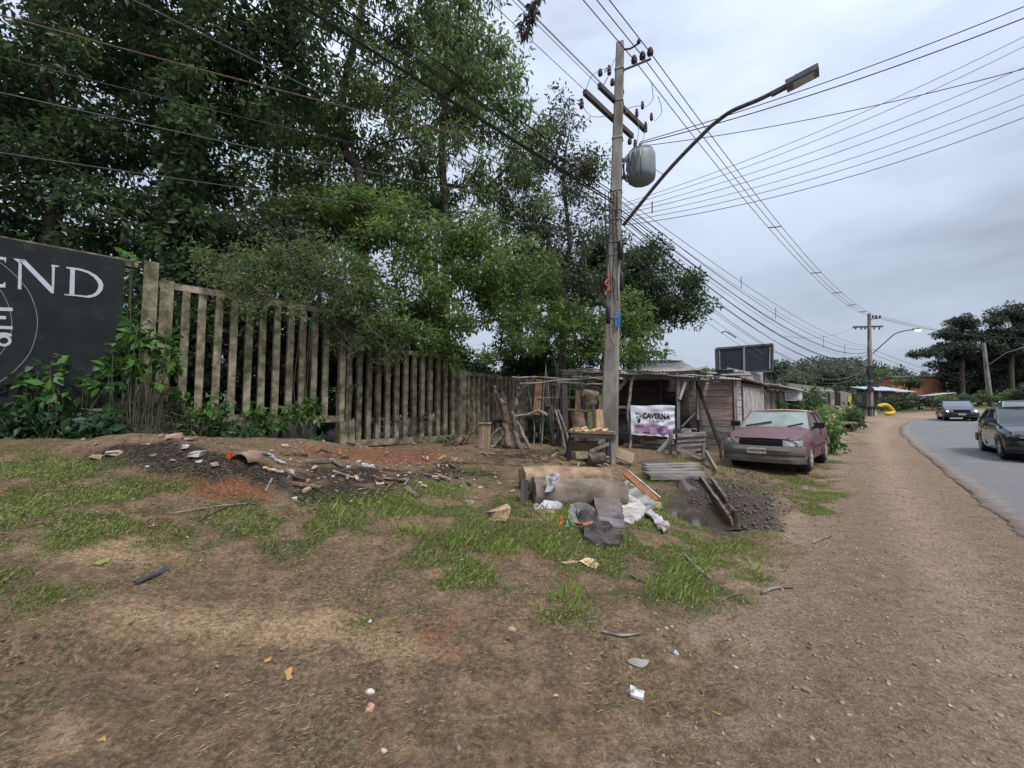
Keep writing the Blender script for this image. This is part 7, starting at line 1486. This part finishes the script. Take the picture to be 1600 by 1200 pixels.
# --- stick fence between the pile and the table
SFG = 'upright sticks of the rough stick fence'
rs = np.random.RandomState(15)
for k, px in enumerate((826,834,843,852,858,866,873,880,888,896,905,912,870,884,899,918,846,861)):
    Y = 11.6+rs.rand()*.5; top_ = 590+rs.rand()*14 if k < 12 else 560+rs.rand()*20; x2 = px+rs.normal()*6
    stick('stick', ('thin upright stick of the rough stick fence beside the table','tall thin stick rising above the rough stick fence')[k >= 12], [(px, gY(px, Y), Y), (px+rs.normal()*3, 660, Y), ((px+x2)/2+rs.normal()*2, 625, Y), (x2, top_, Y)], .016+.016*rs.rand(), .012, STK if k % 3 else WDK, 'stick', SFG, 5)
for k, (a, c, lab) in enumerate((((800,590,11.6),(890,592,11.6),'long rough pole laid across the top of the stick fence'),((812,600,11.5),(955,588,12),'second grey pole laid along the stick fence top'),((870,597,11.5),(940,600,11.9),'thin pole tied below the stick fence top'),((840,622,11.6),(895,621,11.5),'pale wire-thin rail halfway up the stick fence'),((880,580,12),(950,584,12),'bundle pole resting on the stick fence near the pole'),((895,588,11.9),(952,594,12),'grey stick lying over the fence end by the pole'))):
    stick('rail_pole', lab, [a, ((a[0]+c[0])/2, (a[1]+c[1])/2+rs.normal()*1.5, a[2]), c], .03 if k != 3 else .012, .025 if k != 3 else .01, STK, 'pole', None, 6)
for k, (a, c, wd, m, lab) in enumerate((((843,592,11.7),(838,648,11.6),.2,mat('bark_slab_red', [(.16,.08,.05),(.25,.14,.09)], scale=6, stretch=(1,8,8), rough=.9, rnd=0),'hanging reddish bark slab on the stick fence'),((826,600,11.8),(858,634,11.7),.12,WDK,'dark board slanting across the stick fence'),((873,595,11.9),(868,655,11.9),.11,WGR,'grey board standing in the stick fence'),((837,588,11.6),(815,608,11.6),.10,WDK,'dark brace at the left end of the stick fence'),((858,640,11.7),(866,695,11.6),.09,WDK,'dark slat leaning low in the stick fence'),((840,640,11.6),(856,648,11.5),.06,SPL,'pale split stick caught in the stick fence'))):
    plank('fence_slab', m, pt(*a), pt(*c), wd, .03, (0,-1,0), None, .01); tag(bpy.data.objects['fence_slab' if k == 0 else 'fence_slab.%03d' % k], lab, 'board')
for k, (x0, x1) in enumerate(((868,884),(905,890),(872,893))):
    stick('stick', ('slanting pale stick at the foot of the stick fence','crooked stick crossing low by the table leg','slanting twig low in the stick fence')[k], [(x0,640,11.5),((x0+x1)/2,668,11.3),(x1,gY(x1,11.2),11.2)], .02, .025, STK, 'stick', None, 5)
DP = WDK
# boards added behind the table as a dark backdrop for the yard
PBG = 'old boards propped behind the firewood table'
for k in range(16):
    px = 862+k*5.2+rs.rand()*3; Y = 11.2+rs.rand()*1.0; lean = rs.normal()*9; yt = 600+rs.rand()*40
    plank('backdrop_board', (WDK, WGR, WDK, WBR)[k % 4], (*pt(px, 690, Y)[:2], Gs(*pt(px, 690, Y)[:2])-.02), pt(px+lean, yt, Y+.15), .07+.09*rs.rand(), .03, (0,-1,0), None, .01)
for o in [o for o in bpy.data.objects if o.name.startswith('backdrop_board')]: tag(o, 'old weathered board propped upright among the sticks behind the firewood table', 'board', PBG)
# brushwood piled on top near the pole
b = MB()
for k in range(60):
    p = pt(893+rs.rand()*60, 578+rs.rand()*36, 12+rs.rand()*.5); d = rs.normal(size=3)*np.array([1,.3,.25]); d /= np.linalg.norm(d); b.tube([p, p+d*.25+np.array([0,0,.02]), p+d*.5], .010, 4, cap=False)
o = b.build('brushwood', STK); o['kind'] = 'stuff'; tag(o, 'loose grey brushwood piled on the stick fence beside the pole', 'brushwood')
# --- rubble, boards and leaves scattered on the ground
slab('dark_board', 'flat dark board lying alone on the bare soil', [(207,910),(235,898),(262,886),(266,890),(245,903),(212,915)], mat('board_black', [(.035,.033,.033),(.075,.07,.068)], scale=5, rough=.8, rnd=0, bump=.3), 'board', seed=20, amp=.008, lift=.02)
slab('dry_leaf', 'large curled dry brown leaf on the patchy grass', [(905,877),(915,873),(930,877),(935,884),(930,890),(915,884)], CUT, 'leaf', seed=21, th=.004, lift=.012, amp=.006)
slab('dry_leaf', 'dry brown leaf beside the large curled one', [(876,880),(890,876),(904,878),(900,882),(885,883)], mat('leaf_tan', [(.28,.20,.12),(.38,.29,.19)], rough=.8, rnd=0), 'leaf', seed=22, th=.004, lift=.012, amp=.006)
chunk('wood_chunk', 'knotty tan wood chunk on the litter left of the half logs', 780, 802, gp(780,808)[1], (.22,.14,.09), .4, SPL, 'wood chunk', None, .045)
slab('bark_scrap', 'flat bark scrap under the knotty wood chunk', [(762,812),(780,808),(795,810),(790,816),(768,816)], SPL, 'bark', seed=23, th=.004, lift=.012, amp=.006)
slab('yellow_leaf', 'single bright yellow-green leaf on the dirt near the dark board', [(147,882),(156,878),(168,874),(170,878),(158,884),(149,885)], mat('leaf_yellow', [(.19,.21,.05),(.26,.27,.07)], rough=.6, rnd=0), 'leaf', seed=24, th=.004, lift=.012, amp=.006)
slab('orange_leaf', 'small orange leaf on the tyre-marked dirt', [(442,1053),(450,1050),(459,1050),(456,1060),(447,1063)], mat('leaf_orange', [(.32,.18,.07),(.42,.25,.10)], rough=.6, rnd=0), 'leaf', seed=25, th=.004, lift=.012, amp=.006)
rag('foil_wrapper', 'crumpled silvery wrapper on the dirt near the shoulder', [(978,1083),(985,1078),(1007,1084),(1005,1095),(985,1090)], mat('foil', [(.45,.5,.55),(.7,.72,.75)], scale=20, rough=.35, rnd=0, wear=(.2,.2,.18), wscale=12), 'wrapper', seed=26, amp=.02)
slab('bark_scrap', 'grey bark scrap on the matted straw', [(978,1034),(992,1031),(1014,1036),(1010,1043),(990,1042)], mat('bark_grey', [(.20,.175,.15),(.28,.25,.22)], rough=.9, rnd=0), 'bark', seed=27, th=.004, lift=.012, amp=.006)
for k, (px, py, s, col, lab) in enumerate(((578,1083,.05,(.55,.50,.42),'pale cream stone on the dirt'),(578,1108,.055,(.50,.30,.22),'pinkish brick fragment below the cream stone'),(600,1175,.035,(.5,.42,.33),'small tan stone alone on the bare dirt'),(1056,1022,.05,(.38,.40,.42),'bluish grey pebble on the shoulder dirt'),(1150,1044,.03,(.48,.45,.42),'small whitish pebble on the shoulder'),(1322,1012,.03,(.45,.18,.10),'tiny orange brick chip on the gravel shoulder'),(578,972,.035,(.55,.55,.55),'white pebble at the grass edge'),(800,985,.06,(.40,.28,.22),'flat pinkish stone in the sparse grass'),(723,875,.04,(.42,.42,.42),'pale grey stone in the grass'),(1260,1080,.05,(.23,.18,.15),'half-buried brown stone on the shoulder'))):
    s *= .62; p = gp(px, py); b = MB(); M = Matrix.Translation(Vector((p[0], p[1], p[2]-s*.15))) @ Matrix.Rotation(k*1.3, 4, 'Z'); b.lathe([(s*.5,0),(s*.8,s*.25),(s*.75,s*.5),(s*.4,s*.72)], 7, M @ Matrix.Diagonal((1,.7,1,1)))
    b.V = [tuple(np.array(v)+np.random.normal(size=3)*s*.07) for v in b.V]; tag(b.build('stone', mat('stone_%d' % k if False else 'stone_' + ('cream','pink','tan','bluish','whitish','orange','white','rosy','grey','brown')[k], [tuple(c*.8 for c in col), col], scale=20, rough=.9, rnd=0)), lab, 'stone')
# broken rubble on the mounds
CERW = mat('rubble_white', [(.36,.345,.33),(.48,.465,.45)], scale=10, rough=.7, rnd=.12); CERB = mat('rubble_tan', [(.30,.21,.15),(.42,.31,.23)], scale=10, rough=.85, rnd=.2)
rub = [(298,688,.14,CERW,'white tile'),(308,712,.2,CERW,'white tile'),(312,722,.08,CERW,'white tile'),(290,700,.12,CERW,'white tile'),(275,684,.2,CERB,'tan rubble'),(150,716,.15,CERB,'tan rubble'),(178,710,.16,CERB,'tan rubble'),(335,727,.12,CERB,'tan rubble'),(240,712,.06,CERW,'white tile'),(270,720,.06,CERW,'white tile'),(580,730,.13,CERW,'plaster lump'),(570,728,.14,CERW,'plaster lump'),(560,722,.10,CERW,'plaster lump'),(545,730,.07,CERW,'plaster lump'),(470,692,.06,CERW,'plaster lump'),(445,698,.12,CERB,'tan rubble'),(520,745,.06,CERW,'plaster lump'),(480,735,.05,CERW,'plaster lump'),(600,745,.08,CERB,'tan rubble'),(640,740,.09,CERB,'tan rubble'),(655,755,.1,CERW,'plaster lump'),(705,765,.09,CERW,'plaster lump'),(733,785,.12,mat('pale_green', [(.34,.36,.24),(.44,.46,.33)], rough=.8, rnd=0),'pale green scrap'),(700,790,.08,CERB,'tan rubble'),(690,795,.06,DSH,'grey rubble'),(750,762,.09,mat('scrap_yellow', [(.55,.38,.05),(.65,.48,.1)], rough=.7, rnd=0),'yellow scrap'),(460,780,.07,CERW,'plaster lump'),(548,784,.06,CERW,'plaster lump'),(425,705,.08,CERB,'tan rubble'),(505,690,.1,CERB,'tan rubble'),(530,704,.06,BRI,'brick'),(620,728,.08,CERB,'tan rubble'),(800,770,.12,CERB,'tan rubble'),(660,730,.09,CERB,'tan rubble'),(565,750,.06,CERB,'tan rubble'),(230,730,.05,CERW,'white tile')]
LABS = {'white tile':'broken white ceramic piece on the black soil mound by the fence','tan rubble':'tan rubble fragment on the soil before the fence','brick':'broken orange brick lying on the soil before the fence','plaster lump':'broken white plaster lump in the brown litter before the fence','pale green scrap':'pale green scrap at the edge of the grass before the litter','grey rubble':'grey rubble fragment at the edge of the litter','yellow scrap':'small yellow scrap left of the half logs'}
for k, (px, py, s, m, kd) in enumerate(rub):
    s *= .68; p = gp(px, py); b = MB(); b.box(p+np.array([0,0,s*.18]), (s*1.1, s*.8, s*.38), Matrix.Rotation(k*1.7, 3, 'Z') @ Matrix.Rotation(.25*math.sin(k*3), 3, 'X'), s*.16); tag(b.build(kd.replace(' ', '_'), m), LABS[kd], kd, 'rubble: '+kd)
# offcuts and broken sticks thrown over the soil and round the table
rs = np.random.RandomState(71)
for k in range(84):
    if k < 52: px, py = 430+rs.rand()*350, 694+rs.rand()*80
    else: px, py = 835+rs.rand()*170, 704+rs.rand()*26
    p = gp(px, py); L_ = .10+.34*rs.rand()**2; a = rs.rand()*3.14; d = np.array([math.cos(a), math.sin(a)])*L_/2; q0_, q1_ = p[:2]-d, p[:2]+d
    plank('wood_offcut', (WGR, WBR, SPL, BRK, WDK, CERB)[k % 6], (*q0_, Gs(*q0_)+.02+.03*rs.rand()), (*q1_, Gs(*q1_)+.02+.05*rs.rand()), .02+.05*rs.rand(), .015+.02*rs.rand(), (rs.normal()*.3, rs.normal()*.3, 1), None, .008)
    o = bpy.data.objects['wood_offcut' if k == 0 else 'wood_offcut.%03d' % k]
    tag(o, 'broken wood offcut in the litter before the concrete fence' if k < 52 else 'broken wood offcut on the ground round the rough table', 'offcut', 'offcuts before the fence' if k < 52 else 'offcuts round the table')
# roof tile and bent pipe on the rubble
p = gp(366, 722); b = MB(); rows = []
for t in (0, .35): rows.append([p+np.array([.11*math.cos(a)+.05, t*.8, .11*math.sin(a)]) for a in np.linspace(.1, 3.04, 12)])
low = [[v-np.array([0,0,.018]) for v in r] for r in rows]; b.grid(rows); b.grid([r[::-1] for r in low]); b.grid([rows[0], low[0]]); b.grid([rows[1][::-1], low[1][::-1]]); tag(b.build('roof_tile', mat('tile_dusty', [(.20,.12,.085),(.30,.20,.15)], scale=6, rough=.9, rnd=0), smooth=True), 'curved clay roof tile lying on the rubble mound', 'roof tile')
chunk('orange_box', 'crushed orange packet beside the clay roof tile', 358, 713, gp(358,718)[1], (.07,.04,.08), .3, ORA, 'packet')
stick('bent_pipe', 'bent grey-white pipe lying on the rubble', [(380,710,gp(380,713)[1]),(400,708,gp(400,712)[1]),(418,709,gp(418,712)[1]),(432,718,gp(432,721)[1]),(445,724,gp(445,727)[1])], .022, .02, mat('pipe_grey', [(.30,.31,.33),(.40,.41,.43)], rough=.5, rnd=0), 'pipe', None)
stick('stick', 'pale stick lying across the litter below the bent pipe', [(412,731,gp(412,734)[1]),(428,735,gp(428,738)[1]),(443,738,gp(443,741)[1])], .02, .02, CUT, 'stick', None)
for k, pts in enumerate((((260,806),(300,800),(350,792),(385,790)),((310,818),(340,800),(370,790),(400,790)),((1190,930),(1210,922),(1240,920)),((1120,946),(1140,935),(1160,930)),((940,990),(970,997),(1000,994)),((700,722),(760,725),(830,730)),((800,718),(850,722),(880,720)),((690,760),(720,745),(770,742)),((1070,870),(1090,890),(1110,906)),((660,700),(664,715)),((1270,850),(1300,838)),((600,770),(615,755)),((1140,790),(1150,802)),((985,900),(1010,915)),((415,770),(425,750)))):
    P = [gp(*q)+np.array([0,0,.018]) for q in pts]; b = MB(); b.tube(smooth_poly(P, 3), .006+.003*(k % 3), 5); tag(b.build('fallen_stick', (STK, BRK)[k % 2]), 'thin fallen stick lying on the ground of the lot', 'stick', 'fallen sticks')
# small bright leaves and paper bits, each one lying loose
rs = np.random.RandomState(33)
for k, (px, py) in enumerate(((318,942),(165,1150),(520,836),(395,838),(205,782),(322,864),(380,836),(412,1037),(1040,905),(840,884),(655,962),(240,818),(160,760),(620,880),(1130,1120),(905,1085))):
    p = gp(px, py); C = np.array([p+np.array([0,0,.012])]); v, t, a = leaves(C, np.full((1,3), .001), 1, .055, .5, 0, rs=rs, up=3); V_ = v-p; V_[:, 2] *= .3; o = bpy.data.objects.new('fallen_leaf', raw_mesh('fallen_leaf', V_, t, [MATS['leaf_yellow'] if k % 2 == 0 else MATS['leaf_orange']])); attach(o, None, Matrix.Translation(Vector(p))); tag(o, ('loose yellow fallen leaf on the dirt and sparse grass','loose orange fallen leaf on the dirt and sparse grass')[k % 2], 'leaf', ('yellow fallen leaves','orange fallen leaves')[k % 2])
# --- things by the far pole: yellow arch, yellow post, table, chair frame
YEL = mat('paint_yellow', [(.50,.36,.02),(.62,.46,.05)], scale=4, rough=.6, rnd=0, wear=(.30,.22,.06), wscale=5, wlo=.6, whi=.7)
b = MB(); b.tube(smooth_poly([pt(1372,635,40), pt(1378,633,40), pt(1386,633,40), pt(1393,639,40), pt(1396,644,40), pt(1390,646,39.6), pt(1384,646,39.4)], 5), .17, 8); tag(b.build('yellow_arch', YEL, smooth=True), 'yellow painted curved half tyre on the grass beside the far pole', 'arch')
p = onground(1327, 30); plank('yellow_post', YEL, (p[0], p[1], p[2]-.1), pt(1326,619,30), .16, .12, (0,-1,0)); tag(bpy.data.objects['yellow_post'], 'yellow painted post among the plants before the far pole', 'post')
g = onground(1360, 39); ta = empty('roadside_table', g, 'dark low stall table standing round the foot of the far pole', 'table')
plank('top', DRK, pt(1346,636,38.6), pt(1374,638,38.6), .8, .2, (0,0,1), ta); 
for px in (1350,1359,1367): plank('leg', WWH if px == 1367 else WDK, (*pt(px,644,38.4)[:2], Gs(*pt(px,644,38.4)[:2])-.1), pt(px,638,38.4), .22, .2, (0,-1,0), ta)
g = onground(1344, 25.5); ch = empty('metal_chair', g, 'thin metal chair frame standing at the edge of the dirt shoulder', 'chair'); Yc = 24
zc0 = Gs(*pt(1344,660,Yc)[:2])
for px, py in ((1336,655),(1349,643),(1344,656),(1349,656)): q = pt(px, py, Yc+(.4 if px < 1340 else 0)); plank('leg', RST, (q[0], q[1], zc0-.03), (q[0], q[1], max(q[2], zc0+.3) if px < 1349 else zc0+.85), .035, .035, (0,-1,0), ch)
q = pt(1342,655,Yc); plank('seat', DRK, (q[0]-.3, q[1]+.1, zc0+.38), (q[0]+.28, q[1]+.1, zc0+.38), .42, .05, (0,0,1), ch); plank('back_rail', RST, (q[0]-.02, q[1], zc0+.85), (q[0]+.28, q[1], zc0+.85), .04, .03, (0,-1,0), ch)
chunk('red_bundle', 'pinkish cloth bundle before the dark doorway of the low house', 1310, 641, 27, (.35,.3,.5), .3, mat('cloth_pink', [(.34,.17,.16),(.45,.28,.27)], rough=.9, rnd=0), 'bundle', None, .06)
chunk('stone_step', 'pale concrete slab at the edge of the flower bushes', 1322, 661, 22.5, (1.2,.5,.12), .4, CON, 'slab', None, .02)
